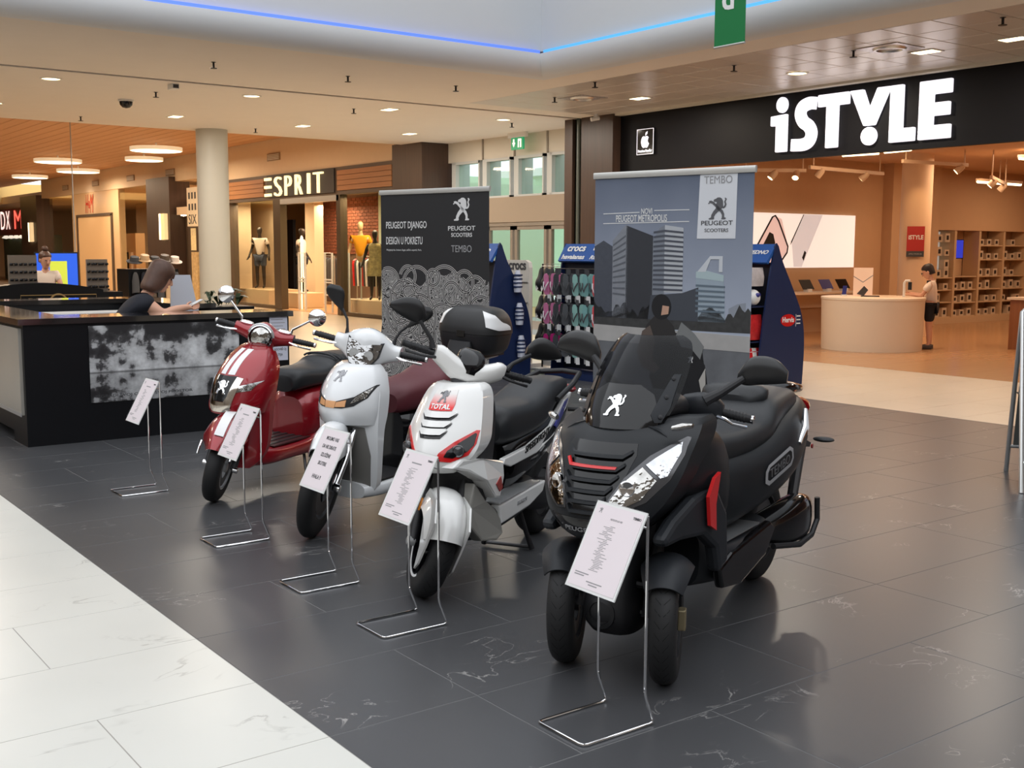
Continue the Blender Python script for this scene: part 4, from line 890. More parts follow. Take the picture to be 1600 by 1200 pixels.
MB().loft('x', [(-1.13, 0, .94, .10, .03, 2.6), (-1.17, 0, .965, .155, .045, 3.0), (-1.24, 0, .975, .15, .04, 3.0), (-1.28, 0, .965, .11, .025, 2.6)], 24, 3).build('backrest', M_seatk, T)
MB().loft('x', [(-1.45, 0, .955, .10, .02, 2.6), (-1.6, 0, .965, .14, .03, 2.8), (-1.8, 0, .94, .13, .03, 2.8), (-1.9, 0, .92, .06, .015, 2.4)], 22, 3).build('rear_rack', M_gb, T)
MB().loft('x', [(-1.70, 0, .86, .20, .05, 2.6), (-1.82, 0, .85, .16, .055, 2.6), (-1.89, 0, .845, .08, .03, 2.4)], 22, 3).build('tail_light', M_redl, T)
MB().prism([(-1.80, .70), (-2.06, .62), (-2.04, .60), (-1.78, .64)], lambda u, v, w: (u, w, v), -.10, .10).build('number_plate_holder', M_bp, T, smooth=False)
wheel(T, (-1.5, 0, .275), .275, .145, .18, 5, name='rear_wheel')
MB().loft('x', [(-1.0, .17, .36, .06, .06, 2.6), (-1.2, .22, .36, .07, .10, 2.8), (-1.42, .235, .36, .07, .115, 2.8), (-1.55, .23, .36, .05, .09, 2.6)], 20, 3).build('transmission_cover', M_gb, T)
MB().tube([(-1.05, .26, .30), (-1.3, .30, .26), (-1.48, .30, .27), (-1.56, .30, .33), (-1.55, .30, .44)], .014, 8).build('guard_bar', M_bp, T)
MB().loft('x', [(-1.0, -.2, .30, .04, .04, 2), (-1.25, -.23, .32, .06, .065, 2.2), (-1.7, -.24, .40, .065, .07, 2.2), (-1.78, -.24, .41, .04, .045, 2)], 18, 3).build('exhaust', M_dkmetal, T)
for s in (-1, 1): MB().tube([(-1.55, s * .16, .30), (-1.68, s * .17, .72)], [.025, .032], 10).build('shock_absorber', M_steel, T)
# handlebar
for s in (-1, 1):
    MB(HX).loft('y', [(s * .09, -.33, 1.03, .05, .04, 3), (s * .16, -.34, 1.035, .062, .052, 3.4), (s * .22, -.345, 1.03, .05, .045, 3.4), (s * .25, -.35, 1.025, .025, .025, 2.6)], 18, 3).build('switch_housing', M_mb2, T)
controls(T, HX, 1.02, -.35, .24, .355, True, .02, M_bp, .05)
for s in (-1, 1):
    mr = MB(HX).tube([(-.30, s * .18, 1.06), (-.32, s * .235, 1.10), (-.36, s * .31, 1.165)], [.026, .018, .014], 10).build('mirror', M_bp, T)
    MB(HX).loft('y', [(s * .285, -.375, 1.165, .012, .02, 2.2), (s * .32, -.385, 1.19, .032, .055, 2.3), (s * .375, -.395, 1.203, .038, .058, 2.4), (s * .43, -.40, 1.203, .036, .048, 2.4), (s * .475, -.40, 1.19, .018, .025, 2.2)], 20, 4).build('mirror_head', mat('mirror shell black', (.018, .018, .019), .35), mr)
# ================================================================== SIGN STANDS
M_paper = mat('printed paper', srgb(226, 216, 220), 0.6)
M_ink = mat('ink', (0.06, 0.06, 0.065), 0.7)
M_inkl = mat('pale ink', (0.30, 0.29, 0.30), 0.7)
M_acr = glass('clear acrylic', (0.96, 0.97, 0.97), 0.03)
def stand(x, label, note=None, seed=1):
    t = thing('sign_stand', label, 'sign stand', (x, 2.33, 0), 0, 'leaflet stands in front of the scooters')
    w = .245; r = .005
    def bend(pts):
        out = [Vector(pts[0])]
        for a, b, c in zip(pts, pts[1:], pts[2:]):
            a, b, c = map(Vector, (a, b, c)); d = .02
            p, q = b + (a - b).normalized() * d, b + (c - b).normalized() * d
            out += [p, (p + q) / 2 * .5 + b * .5, q]
        return out + [Vector(pts[-1])]
    MB().tube(bend([(0, .275, .742), (0, .275, .115), (0, .32, r), (0, 0, r), (w, 0, r), (w, .32, r), (w, .275, .115), (w, .275, .742)]), r, 8).build('wire_frame', M_chr, t)
    MB().tube([(0, .275, .70), (w, .275, .70)], .004, 8).build('cross_wire', M_chr, t)
    # holder tilted back: u across, v down the slope
    n = Vector((0, -.265, .14)).normalized(); dv = Vector((0, -.14, -.265)).normalized(); O = Vector((0, .268, .748))
    fr = lambda u, v, d: O + Vector((u, 0, 0)) + dv * v + n * d
    MB().prism([(-.006, -.006), (w + .006, -.006), (w + .006, .312), (-.006, .312)], fr, -.003, .001).build('holder_back', M_white_p, t, smooth=False)
    pp = MB().prism([(.004, .004), (w - .004, .004), (w - .004, .302), (.004, .302)], fr, .0012, .0022).build('sheet', M_paper, t, smooth=False)
    MB().tube([fr(-.006, -.006, .004), fr(w + .006, -.006, .004), fr(w + .006, .312, .004), fr(-.006, .312, .004)], .0022, 6, loop=True).build('holder_rim', M_acr, t)
    ux = Vector((1, 0, 0)); uy = -dv
    if note:
        for i, (s, v, h) in enumerate(note): text('print', s, fr(w / 2, v, .0026), ux, uy, h, M_ink, pp, .0006, sx=.8, extrude=.0003, align='CENTER')
    else:
        rnd = random.Random(seed)
        if seed == 1: text('print', 'METROPOLIS 400', fr(w / 2, .052, .0026), ux, uy, .010, M_inkl, pp, 0, sx=.8, extrude=.0003, align='CENTER')
        else: MB().prism([(w * .34, .045), (w * .66, .045), (w * .66, .051), (w * .34, .051)], fr, .0022, .0026).build('print_heading', M_inkl, pp, smooth=False)
        text('print', 'TEMBO', fr(w - .03, .028, .0026), ux, uy, .012, M_ink, pp, .0004, extrude=.0003, align='CENTER')
        lion('print_emblem', M_inkl, pp, lambda a, b, o: fr(.03 + a, .026 - b, .0024 + o), .018, .0004, .0003)
        ln = MB()
        for i in range(30):
            v = .072 + i * .0056; L = rnd.uniform(.02, .055); u = w / 2 - .02 + rnd.uniform(-.015, .02)
            ln.prism([(u - L / 2, v), (u + L / 2, v), (u + L / 2, v + .0022), (u - L / 2, v + .0022)], fr, .0022, .0026)
        for v, a, b in ((.252, .02, .09), (.260, .02, .07), (.275, .09, .17), (.284, .105, .15)): ln.prism([(a, v), (b, v), (b, v + .004), (a, v + .004)], fr, .0022, .0026)
        ln.build('print_lines', M_inkl, pp, smooth=False, kind='stuff')
    return t
stand(-2.98, 'wire leaflet stand with price sheet in front of the black three-wheeler', seed=1)
stand(-4.28, 'wire leaflet stand with price sheet in front of the sports scooter', seed=2)
stand(-5.06, 'wire stand with large-letter notice in front of the plain white scooter', [('MOLIMO VAS', .055, .026), ('DA NE DIRATE', .098, .026), ('IZLOŽENE', .141, .026), ('SKUTERE', .184, .026), ('HVALA !!', .255, .028)])
stand(-6.10, 'wire leaflet stand with price sheet in front of the red scooter', seed=3)
stand(-7.71, 'wire leaflet stand with price sheet in front of the black kiosk', seed=4)

# ================================================================== ROLL-UP BANNERS
def banner(label, A, B, H):
    A = Vector((A[0], A[1], 0)); B = Vector((B[0], B[1], 0)); W = (B - A).length; ang = math.atan2(B.y - A.y, B.x - A.x)
    t = thing('roll_up_banner', label, 'banner', A, ang, 'roll-up banners behind the scooters')
    MB().loft('x', [(0, 0, .045, .075, .045, 3), (W, 0, .045, .075, .045, 3)], 20, 1).build('base_cassette', M_alu, t)
    MB().cyl((W / 2, .03, .06), (W / 2, .03, H - .02), .012, n=10).build('support_pole', M_alu, t)
    MB().loft('x', [(-.01, 0, H, .012, .022, 4), (W + .01, 0, H, .012, .022, 4)], 14, 1).build('top_rail', mat('satin rail', (.62, .61, .58), .4, .5), t)
    return t, W
def bprint(parent, name, m, pts, lay=1, W=1.2):
    return MB().prism(pts, lambda u, v, d: (u, -d, v), .0006, .0006 + .0007 * lay).build(name, m, parent, smooth=False)
# black banner with swirls
t, W = banner('black roll-up banner with silver swirls behind the white scooter', (-8.83, 5.11), (-7.63, 5.43), 2.13)
sh = MB().span((0, -.0006, .07), (W, .0006, 2.12)).build('print_sheet', mat('banner charcoal print', srgb(40, 40, 42), .6), t, smooth=False)
def swirlmat():
    m = bpy.data.materials.new('fine scroll print'); m.use_nodes = True; nt = m.node_tree; b = nt.nodes['Principled BSDF']
    tc = nt.nodes.new('ShaderNodeTexCoord'); n = nt.nodes.new('ShaderNodeTexNoise'); n.inputs['Scale'].default_value = 6.5; n.inputs['Detail'].default_value = 1.0; n.inputs['Distortion'].default_value = 2.2
    nt.links.new(tc.outputs['Object'], n.inputs['Vector'])
    mu = nt.nodes.new('ShaderNodeMath'); mu.operation = 'MULTIPLY'; mu.inputs[1].default_value = 20
    fr = nt.nodes.new('ShaderNodeMath'); fr.operation = 'FRACT'; cp = nt.nodes.new('ShaderNodeValToRGB')
    cp.color_ramp.elements[0].position = .42; cp.color_ramp.elements[0].color = srgb(38, 38, 40) + (1,)
    cp.color_ramp.elements[1].position = .52; cp.color_ramp.elements[1].color = srgb(176, 174, 172) + (1,)
    nt.links.new(n.outputs['Fac'], mu.inputs[0]); nt.links.new(mu.outputs[0], fr.inputs[0]); nt.links.new(fr.outputs[0], cp.inputs[0]); nt.links.new(cp.outputs[0], b.inputs['Base Color']); b.inputs['Roughness'].default_value = .6
    return m
top = []
for i in range(41):
    u = W * i / 40; top.append((u, 1.40 + .05 * math.sin(u * 9 + 1) + .035 * math.sin(u * 23)))
bprint(sh, 'scroll_field', swirlmat(), [(0, .08)] + [(W, .08)] + top[::-1], 1)
rnd = random.Random(5)
M_sw1 = mat('scroll silver', srgb(196, 194, 192), .6); M_sw2 = mat('scroll black', srgb(20, 20, 22), .6)
def ribbon(cx, cz, r, a0, turns, grow, w, m, lay):
    pts = []; n = int(18 * abs(turns)) + 8; mb = MB(); L = []; Rr = []
    for i in range(n + 1):
        f = i / n; a = a0 + turns * 2 * math.pi * f; rr = r * (1 + grow * f)
        x, z = cx + rr * math.cos(a), cz + rr * math.sin(a); L.append((x + math.cos(a) * w, z + math.sin(a) * w)); Rr.append((x - math.cos(a) * w, z - math.sin(a) * w))
    for k in range(n):
        q = [L[k], L[k + 1], Rr[k + 1], Rr[k]]
        if all(.015 < p[0] < W - .015 and .1 < p[1] < 1.52 for p in q): mb.face([(p[0], -(.0006 + .0007 * lay), p[1]) for p in q])
    return mb
mb1, mb2 = MB(), MB()
curls = [(.10, 1.34, .11, .2, .6, .5), (.33, 1.40, .07, 4.2, .8, .4), (.45, 1.33, .13, .3, .6, .6), (.62, 1.40, .06, 0, 1.1, .2), (.78, 1.32, .14, .4, .55, .7), (.98, 1.36, .07, 3.4, .9, .5), (1.10, 1.30, .10, .5, .7, .5)]
for k in range(34):
    curls.append((rnd.uniform(.05, W - .05), rnd.uniform(.15, 1.28), rnd.uniform(.06, .17), rnd.uniform(0, 6.28), rnd.uniform(.35, .85), rnd.uniform(.2, .7)))
for (cx, cz, r, a0, tn, g) in curls:
    for (m_, w_, dst) in (('s', .0165, mb1), ('b', .0115, mb2)):
        k = ribbon(cx, cz, r, a0, tn, g, w_, None, 2 if m_ == 's' else 3); b = len(dst.v); dst.v += k.v; dst.f += [[i + b for i in f] for f in k.f]
    k = ribbon(cx, cz, r, a0, tn, g, .0028, None, 4); b = len(mb1.v); mb1.v += k.v; mb1.f += [[i + b for i in f] for f in k.f]
mb1.build('scroll_lines', M_sw1, sh, smooth=False, kind='stuff'); mb2.build('scroll_lines', M_sw2, sh, smooth=False, kind='stuff')
M_btx = mat('banner white print', (.72, .72, .72), .6); M_bgr = mat('banner grey print', (.35, .35, .36), .6)
def bt(par, s, u, v, fit, m=M_btx, bold=.0, n='print_text'): return text(n, s, (u, -.003, v), (1, 0, 0), (0, 0, 1), .1, m, par, bold, extrude=.0004, fit=fit)
bt(sh, 'PEUGEOT DJANGO', .065, 1.80, (.485, .078), bold=.0012); bt(sh, 'DESIGN U POKRETU', .065, 1.68, (.435, .066), bold=.0010); bt(sh, 'Mojnjenje ba. Izrizaro Suget, utičini unjamik, Puris.', .07, 1.62, (.42, .022))
lion('print_emblem', M_btx, sh, lambda a, b, o: (.945 + a, -.0025 - o, 1.965 + b), .185, .0005, .0006)
bt(sh, 'PEUGEOT', .795, 1.795, (.30, .038), bold=.0012); bt(sh, 'SCOOTERS', .83, 1.742, (.23, .034), bold=.0015); bt(sh, 'TEMBO', .83, 1.615, (.225, .058), M_bgr, 0)

# city banner
t, W = banner('roll-up banner with grey city towers and a rider behind the three-wheeler', (-5.96, 5.13), (-4.80, 5.42), 2.135)
def skymat():
    m = bpy.data.materials.new('printed dusk sky'); m.use_nodes = True; nt = m.node_tree; b = nt.nodes['Principled BSDF']
    tc = nt.nodes.new('ShaderNodeTexCoord'); sp = nt.nodes.new('ShaderNodeSeparateXYZ'); n = nt.nodes.new('ShaderNodeTexNoise'); n.inputs['Scale'].default_value = 2.5
    ad = nt.nodes.new('ShaderNodeMath'); ad.operation = 'MULTIPLY_ADD'; ad.inputs[1].default_value = .25; cp = nt.nodes.new('ShaderNodeValToRGB'); mr = nt.nodes.new('ShaderNodeMapRange'); mr.inputs[1].default_value = 1.1; mr.inputs[2].default_value = 2.3
    nt.links.new(tc.outputs['Object'], sp.inputs[0]); nt.links.new(tc.outputs['Object'], n.inputs['Vector']); nt.links.new(n.outputs['Fac'], ad.inputs[0]); nt.links.new(sp.outputs[2], ad.inputs[2]); nt.links.new(ad.outputs[0], mr.inputs[0]); nt.links.new(mr.outputs[0], cp.inputs[0])
    cp.color_ramp.elements[0].color = srgb(176, 184, 200) + (1,); cp.color_ramp.elements[1].color = srgb(84, 94, 114) + (1,)
    nt.links.new(cp.outputs[0], b.inputs['Base Color']); b.inputs['Roughness'].default_value = .6
    return m
sh = MB().span((0, -.0006, .07), (W, .0006, 2.12)).build('print_sheet', skymat(), t, smooth=False)
G = lambda n, r, g, b_: mat(n, srgb(r, g, b_), .65)
bprint(sh, 'printed_water', mat('printed water', srgb(104, 106, 110), .65, noise=.45, nscale=7), [(0, .08), (W, .08), (W, 1.02), (0, 1.02)], 1)
bprint(sh, 'printed_trees', mat('printed trees', srgb(58, 58, 58), .65, noise=.6, nscale=22), [(0, 1.12), (W, 1.12)] + [(W - W * i / 60, 1.245 + .03 * math.sin(i * .55) + .018 * math.sin(i * 1.9) + .010 * math.cos(i * 4.7)) for i in range(61)], 2)
bprint(sh, 'printed_quay', mat('printed quay', srgb(168, 166, 164), .65, noise=.15, nscale=12), [(0, 1.02), (W, 1.00), (W, 1.10), (0, 1.13)], 3)
def tower(pts, m, lay=2): return bprint(sh, 'printed_tower', m, pts, lay)
tower([(.0, 1.18), (.15, 1.18), (.15, 1.66), (.075, 1.70), (.0, 1.66)], mat('tower slate', srgb(70, 74, 84), .65, noise=.2, nscale=30))
tower([(.15, 1.18), (.27, 1.18), (.27, 1.80), (.25, 1.80), (.15, 1.70)], mat('tower pale', srgb(128, 132, 140), .65, noise=.2, nscale=30))
tower([(.26, 1.18), (.47, 1.18), (.47, 1.73), (.26, 1.80)], mat('tower dark', srgb(52, 54, 60), .65, noise=.1, nscale=30))
tower([(.47, 1.34), (.56, 1.30), (.56, 1.80), (.52, 1.78), (.47, 1.70)], G('tower mid', 120, 126, 136))
tw = tower([(.56, 1.36), (.70, 1.36), (.70, 1.78), (.56, 1.80)], G('tower light', 176, 180, 186))
for k in range(13): bprint(sh, 'printed_floor_line', G('floor line', 74, 78, 88), [(.475, 1.375 + k * .031), (.56, 1.372 + k * .032), (.70, 1.372 + k * .031), (.70, 1.384 + k * .031), (.56, 1.386 + k * .032), (.475, 1.387 + k * .031)], 4)
for k in range(10): bprint(sh, 'printed_floor_line', G('floor line dim', 92, 96, 104), [(.155, 1.34 + k * .036), (.255, 1.33 + k * .044), (.255, 1.342 + k * .044), (.155, 1.35 + k * .036)], 4)
tower([(.44, 1.18), (.82, 1.18), (.82, 1.40), (.70, 1.36), (.46, 1.34)], G('tower base', 66, 70, 78), 3)
tower([(.80, 1.18), (1.02, 1.18), (1.00, 1.44), (.80, 1.46)], G('block glass', 150, 164, 176), 2)
for k in range(6): bprint(sh, 'printed_floor_line', G('block line', 96, 110, 122), [(.80, 1.24 + k * .033), (1.01, 1.24 + k * .032), (1.01, 1.252 + k * .032), (.80, 1.254 + k * .033)], 4)
tower([(.80, 1.46), (1.00, 1.44), (1.0, 1.48), (.86, 1.51), (.80, 1.50)], G('block deck', 168, 186, 190), 3)
tower([(1.04, 1.18), (1.16, 1.18), (1.16, 1.31), (1.10, 1.30), (1.04, 1.27)], G('far block', 140, 146, 156), 1)
tower([(.81, 1.50), (.90, 1.60), (.99, 1.60), (.99, 1.50), (.965, 1.50), (.965, 1.58), (.905, 1.58), (.87, 1.50)], G('block frame', 196, 200, 206), 4)
bx = bprint(sh, 'logo_box', mat('logo box print', (.66, .68, .72), .6), [(.80, 1.71), (1.075, 1.71), (1.08, 2.118), (.815, 2.118)], 3)
bt(sh, 'TEMBO', .845, 2.055, (.20, .048), mat('tembo grey', (.30, .30, .31), .6), 0).location.y = -.001
lion('print_emblem', G('emblem grey', 92, 92, 96), sh, lambda a, b, o: (.945 + a, -.0040 - o, 1.895 + b), .135, .0005, .0006)
bt(sh, 'PEUGEOT', .83, 1.795, (.225, .028), M_ink, .001).location.y = -.001; bt(sh, 'SCOOTERS', .855, 1.752, (.17, .022), M_ink, .001).location.y = -.001
bt(sh, 'NOVI', .375, 1.873, (.085, .038), bold=.001); bt(sh, 'PEUGEOT METROPOLIS', .175, 1.823, (.40, .046), bold=.001)
for (a, b, v) in ((.07, .36, 1.877), (.475, .74, 1.893), (.07, .74, 1.812)): bprint(sh, 'rule_line', M_btx, [(a, v), (b, v + (.0 if a > .4 else .006)), (b, v + .005 + (.0 if a > .4 else .006)), (a, v + .005)], 2)
# rider on a three-wheeler, as printed
P_ = lambda n, m, pts, lay: bprint(sh, n, m, pts, lay)
kb = G('rider black', 26, 26, 29); kd = G('rider dark', 44, 42, 42); kg = G('rider sleeve', 92, 80, 74)
P_('rider_scooter', kb, [(.46, .80), (.52, .95), (.56, 1.05), (.66, 1.10), (.72, 1.08), (.80, 1.02), (.86, .98), (.88, .86), (.86, .74), (.80, .62), (.74, .55), (.68, .58), (.60, .66), (.50, .70)], 4)
P_('rider_jacket', kd, [(.40, 1.02), (.43, 1.14), (.49, 1.20), (.58, 1.20), (.64, 1.14), (.68, 1.04), (.64, .92), (.50, .88), (.42, .90)], 5)
P_('rider_sleeve', kg, [(.36, .96), (.40, 1.10), (.46, 1.14), (.50, 1.04), (.48, .92), (.54, .86), (.50, .82), (.40, .86)], 6)
P_('rider_helmet', kb, [(.47 + .075 * (1 + math.cos(a)) / 1, 1.265 + .085 * math.sin(a)) for a in [2 * math.pi * k / 20 for k in range(20)]], 6)
P_('rider_face', G('rider face', 190, 150, 128), [(.545, 1.21), (.60, 1.22), (.605, 1.27), (.555, 1.275)], 7)
P_('rider_screen', G('rider screen', 120, 122, 122), [(.66, 1.08), (.70, 1.17), (.80, 1.10), (.87, 1.02), (.84, .92), (.74, .95)], 6)
P_('rider_nose', kb, [(.62, 1.02), (.78, 1.00), (.88, .90), (.90, .78), (.84, .72), (.72, .78), (.62, .90)], 7)
P_('rider_wheel', G('rider wheel', 30, 30, 32), [(.78, .40), (.86, .44), (.90, .58), (.88, .70), (.80, .68), (.76, .54)], 5)
P_('rider_lamp', G('rider lamp', 176, 172, 166), [(.84, .80), (.885, .88), (.89, .78), (.86, .72)], 8)
lion('print_emblem', M_btx, sh, lambda a, b, o: (.775 + a, -.0066 - o, .93 + b), .04, .0004, .0004)

# ================================================================== A-FRAME PAVEMENT SIGN
t = thing('pavement_sign', 'silver folding A-frame sign with purple print at the edge', 'sign', (-4.28, 7.66, 0), 0)
# ridge runs along dx,dy ; panels lean to either side
rd = Vector((.803, .596, 0)); nd = Vector((.596, -.803, 0)); Hh = 1.25; spread = .42; Wd = .64
for s, lab in ((-1, 'rear_panel'), (1, 'front_panel')):
    topc = Vector((0, 0, Hh)); 
    fr = lambda u, v, d, s=s: rd * u + nd * (s * spread * (1 - v)) + Vector((0, 0, Hh * v)) + nd * (s * d)
    p = MB().prism([(.03, .16), (Wd - .03, .16), (Wd - .03, .97), (.03, .97)], fr, -.006, .006).build(lab, mat('sign backing', srgb(110, 112, 108), .5), t, smooth=False)
    f = MB()
    f.tube([fr(0, .0, 0), fr(0, .97, 0), fr(.03, 1.0, 0), fr(Wd - .03, 1.0, 0), fr(Wd, .97, 0), fr(Wd, .0, 0)], .017, 10); f.tube([fr(0, .16, 0), fr(Wd, .16, 0)], .015, 8)
    f.build('snap_frame', M_alu, p)
    if s > 0:
        po = MB().prism([(.035, .17), (Wd - .035, .17), (Wd - .035, .965), (.035, .965)], fr, .007, .009).build('poster', mat('pavement poster', srgb(206, 206, 208), .4), p, smooth=False)
        MB().prism([(.10, .72), (.16, .78), (.30, .80), (.5, .79), (.55, .70), (.4, .62), (.2, .60), (.16, .66)], fr, .009, .0095).build('poster_shape', mat('poster purple', srgb(92, 60, 128), .5), po, smooth=False)
        MB().prism([(.16 + .05 * math.cos(a), .88 + .025 * math.sin(a)) for a in [2 * math.pi * k / 16 for k in range(16)]], fr, .009, .0095).build('poster_dot', mat('poster pink', srgb(206, 140, 120), .5), po, smooth=False)
MB().tube([rd * .02 + nd * .2 + Vector((0, 0, .62)), rd * .02 - nd * .2 + Vector((0, 0, .62))], .006, 6).build('hinge_stay', M_dkmetal, t)

# ================================================================== HANGING GREEN BANNER
t = thing('hanging_banner', 'green hanging banner with white letter under the atrium edge', 'banner', (-7.9, 8.5, 3.62))
MB().span((-.2, -.002, 0.02), (.2, .002, 2.2)).build('cloth', mat('green banner cloth', srgb(20, 118, 62), .7), t, smooth=False)
MB().cyl((-.2, 0, .012), (.2, 0, .012), .012, n=8).build('bottom_rod', M_alu, t)
text('letter', 'd', (-.11, -.004, .36), (1, 0, 0), (0, 0, 1), .34, M_wht, t, .008)
for s in (-1, 1): MB().cyl((s * .19, 0, 2.2), (s * .19, 0, 5.6), .003, n=6).build('hanging_wire', M_dkmetal, t)
# ================================================================== BLACK KIOSK
t = thing('kiosk_counter', 'black square kiosk counter with a cloud picture on its front', 'kiosk', (-9.81, 2.29, 0))
L, Wk, Hk = 4.0, 2.40, 1.04
M_kb = mat('kiosk black laminate', (0.006, 0.0065, 0.008), .35, spec=.3)
def kb_(name, a, b, m=M_kb): return MB().span(a, b).build(name, m, t, smooth=False)
kb_('front_counter', (-.45, .02, .0), (0, Wk - .02, Hk - .03)); kb_('rear_counter', (-L, .02, 0), (-L + .45, Wk - .02, Hk - .03))
kb_('side_counter', (-L + .45, .02, .09), (-.45, .38, Hk - .03)); kb_('side_counter', (-L + .45, Wk - .38, 0), (-1.9, Wk - .02, Hk - .03))
M_kt = mat('kiosk gloss worktop', (0.02, 0.018, 0.017), .08, coat=1.0)
kb_('worktop', (-.48, -.02, Hk - .03), (.02, Wk + .02, Hk + .02), M_kt); kb_('worktop', (-L - .02, -.02, Hk - .03), (-L + .48, Wk + .02, Hk + .02), M_kt)
kb_('worktop', (-L + .48, -.02, Hk - .03), (-.48, .42, Hk + .02), M_kt); kb_('worktop', (-L + .48, Wk - .42, Hk - .03), (-1.85, Wk + .02, Hk + .02), M_kt)
kb_('inner_desk', (-1.15, .42, .72), (-.50, Wk - .45, .76), M_white_p)
kb_('inner_shelf', (-L + .5, .44, .90), (-L + .95, Wk - .45, .93), M_white_p)
# side picture panel
sp = kb_('side_panel', (-3.0, -.006, .26), (-.06, .02, .98), mat('side poster', srgb(160, 156, 148), .3, noise=.12, nscale=2))
MB().span((-3.0, -.012, .25), (-.05, -.006, .28)).build('panel_edge', M_sil, sp, smooth=False)
# cloud photograph on the front
def cloudmat():
    m = bpy.data.materials.new('printed clouds'); m.use_nodes = True; nt = m.node_tree; b = nt.nodes['Principled BSDF']
    N = nt.nodes.new; Lk = nt.links.new
    tc = N('ShaderNodeTexCoord'); sp = N('ShaderNodeSeparateXYZ'); Lk(tc.outputs['Object'], sp.inputs[0])
    # mirror below the horizon line at z = 0.60 (a lake reflects the sky)
    s1 = N('ShaderNodeMath'); s1.operation = 'SUBTRACT'; s1.inputs[1].default_value = .585; Lk(sp.outputs[2], s1.inputs[0])
    ab = N('ShaderNodeMath'); ab.operation = 'ABSOLUTE'; Lk(s1.outputs[0], ab.inputs[0])
    cb = N('ShaderNodeCombineXYZ'); Lk(sp.outputs[1], cb.inputs[0]); Lk(ab.outputs[0], cb.inputs[1])
    n = N('ShaderNodeTexNoise'); n.inputs['Scale'].default_value = 3.6; n.inputs['Detail'].default_value = 12; n.inputs['Roughness'].default_value = .58; Lk(cb.outputs[0], n.inputs['Vector'])
    hm = N('ShaderNodeMapRange'); hm.inputs[1].default_value = 0; hm.inputs[2].default_value = .42; hm.inputs[3].default_value = .09; hm.inputs[4].default_value = -.09; Lk(ab.outputs[0], hm.inputs[0])
    ad = N('ShaderNodeMath'); Lk(n.outputs['Fac'], ad.inputs[0]); Lk(hm.outputs[0], ad.inputs[1])
    cp = N('ShaderNodeValToRGB'); e = cp.color_ramp.elements
    e[0].position = .43; e[0].color = srgb(44, 44, 46) + (1,); e[1].position = .66; e[1].color = srgb(222, 224, 226) + (1,)
    k = e.new(.49); k.color = srgb(70, 70, 72) + (1,); k = e.new(.525); k.color = srgb(168, 169, 171) + (1,)
    Lk(ad.outputs[0], cp.inputs[0])
    # thin dark horizon
    hz = N('ShaderNodeMapRange'); hz.inputs[1].default_value = .0; hz.inputs[2].default_value = .014; hz.inputs[3].default_value = .25; hz.inputs[4].default_value = 1; Lk(ab.outputs[0], hz.inputs[0])
    dm = N('ShaderNodeMath'); dm.operation = 'LESS_THAN'; dm.inputs[1].default_value = 0; Lk(s1.outputs[0], dm.inputs[0])
    d2 = N('ShaderNodeMapRange'); d2.inputs[3].default_value = 1; d2.inputs[4].default_value = .72; Lk(dm.outputs[0], d2.inputs[0])
    m1 = N('ShaderNodeMath'); m1.operation = 'MULTIPLY'; Lk(hz.outputs[0], m1.inputs[0]); Lk(d2.outputs[0], m1.inputs[1])
    mx = N('ShaderNodeMix'); mx.data_type = 'RGBA'; mx.blend_type = 'MULTIPLY'; mx.inputs[0].default_value = 1; Lk(cp.outputs[0], mx.inputs[6]); Lk(m1.outputs[0], mx.inputs[7])
    Lk(mx.outputs[2], b.inputs['Base Color']); b.inputs['Roughness'].default_value = .35
    return m
pic = MB().span((.001, .54, .33), (.008, 1.88, .985)).build('cloud_picture', cloudmat(), t, smooth=False)
text('caption', 'IZGRADI SVOJ OBLAK, SVOJ PROSTOR', (.0095, .58, .365), (0, 1, 0), (0, 0, 1), .05, M_ink, pic, .0005, fit=(.85, .03), extrude=.0004)
for z0, z1, ls in ((.86, 1.01, 3), (.60, .80, 3)):
    pp = MB().span((.001, 2.185, z0), (.003, 2.365, z1)).build('notice_sheet', mat('notice paper', srgb(206, 208, 222), .6), t, smooth=False)
    if z0 > .8:
        for k in range(4): MB().span((.0031, 2.20, z0 + .03 + .03 * k), (.0035, 2.20 + .14 - .02 * (k % 2), z0 + .036 + .03 * k)).build('print_line', M_inkl, pp, smooth=False)
    else:
        for k, s in enumerate(('TABORDA', 'BLAGOVEŠ OJ', 'KUTIJA')): text('print', s, (.0035, 2.275, .745 - .05 * k), (0, 1, 0), (0, 0, 1), .03, M_ink, pp, .0005, sx=.8, extrude=.0003, align='CENTER')
# laptop-like stand with a pale sheet
lp = thing('desk_easel', 'pale grey sheet on a slanted easel standing on the kiosk desk', 'easel', (-10.87, 3.93, .761))
MB().prism([(0, .30), (.27, .30), (.22, .62), (.02, .62)], lambda u, v, d: (-d - .12 * (v - .3), u, v), 0, .008).build('sheet', mat('easel sheet', srgb(186, 188, 196), .5), lp, smooth=False)
MB().prism([(0, .225), (.28, .225), (.27, .30), (0, .30)], lambda u, v, d: (.02 - d, u, v), 0, .008).build('fold', mat('easel fold', srgb(168, 172, 182), .5), lp, smooth=False)
MB().span((-.06, .02, .0), (.06, .26, .23)).build('easel_foot', M_white_p, lp, smooth=False)
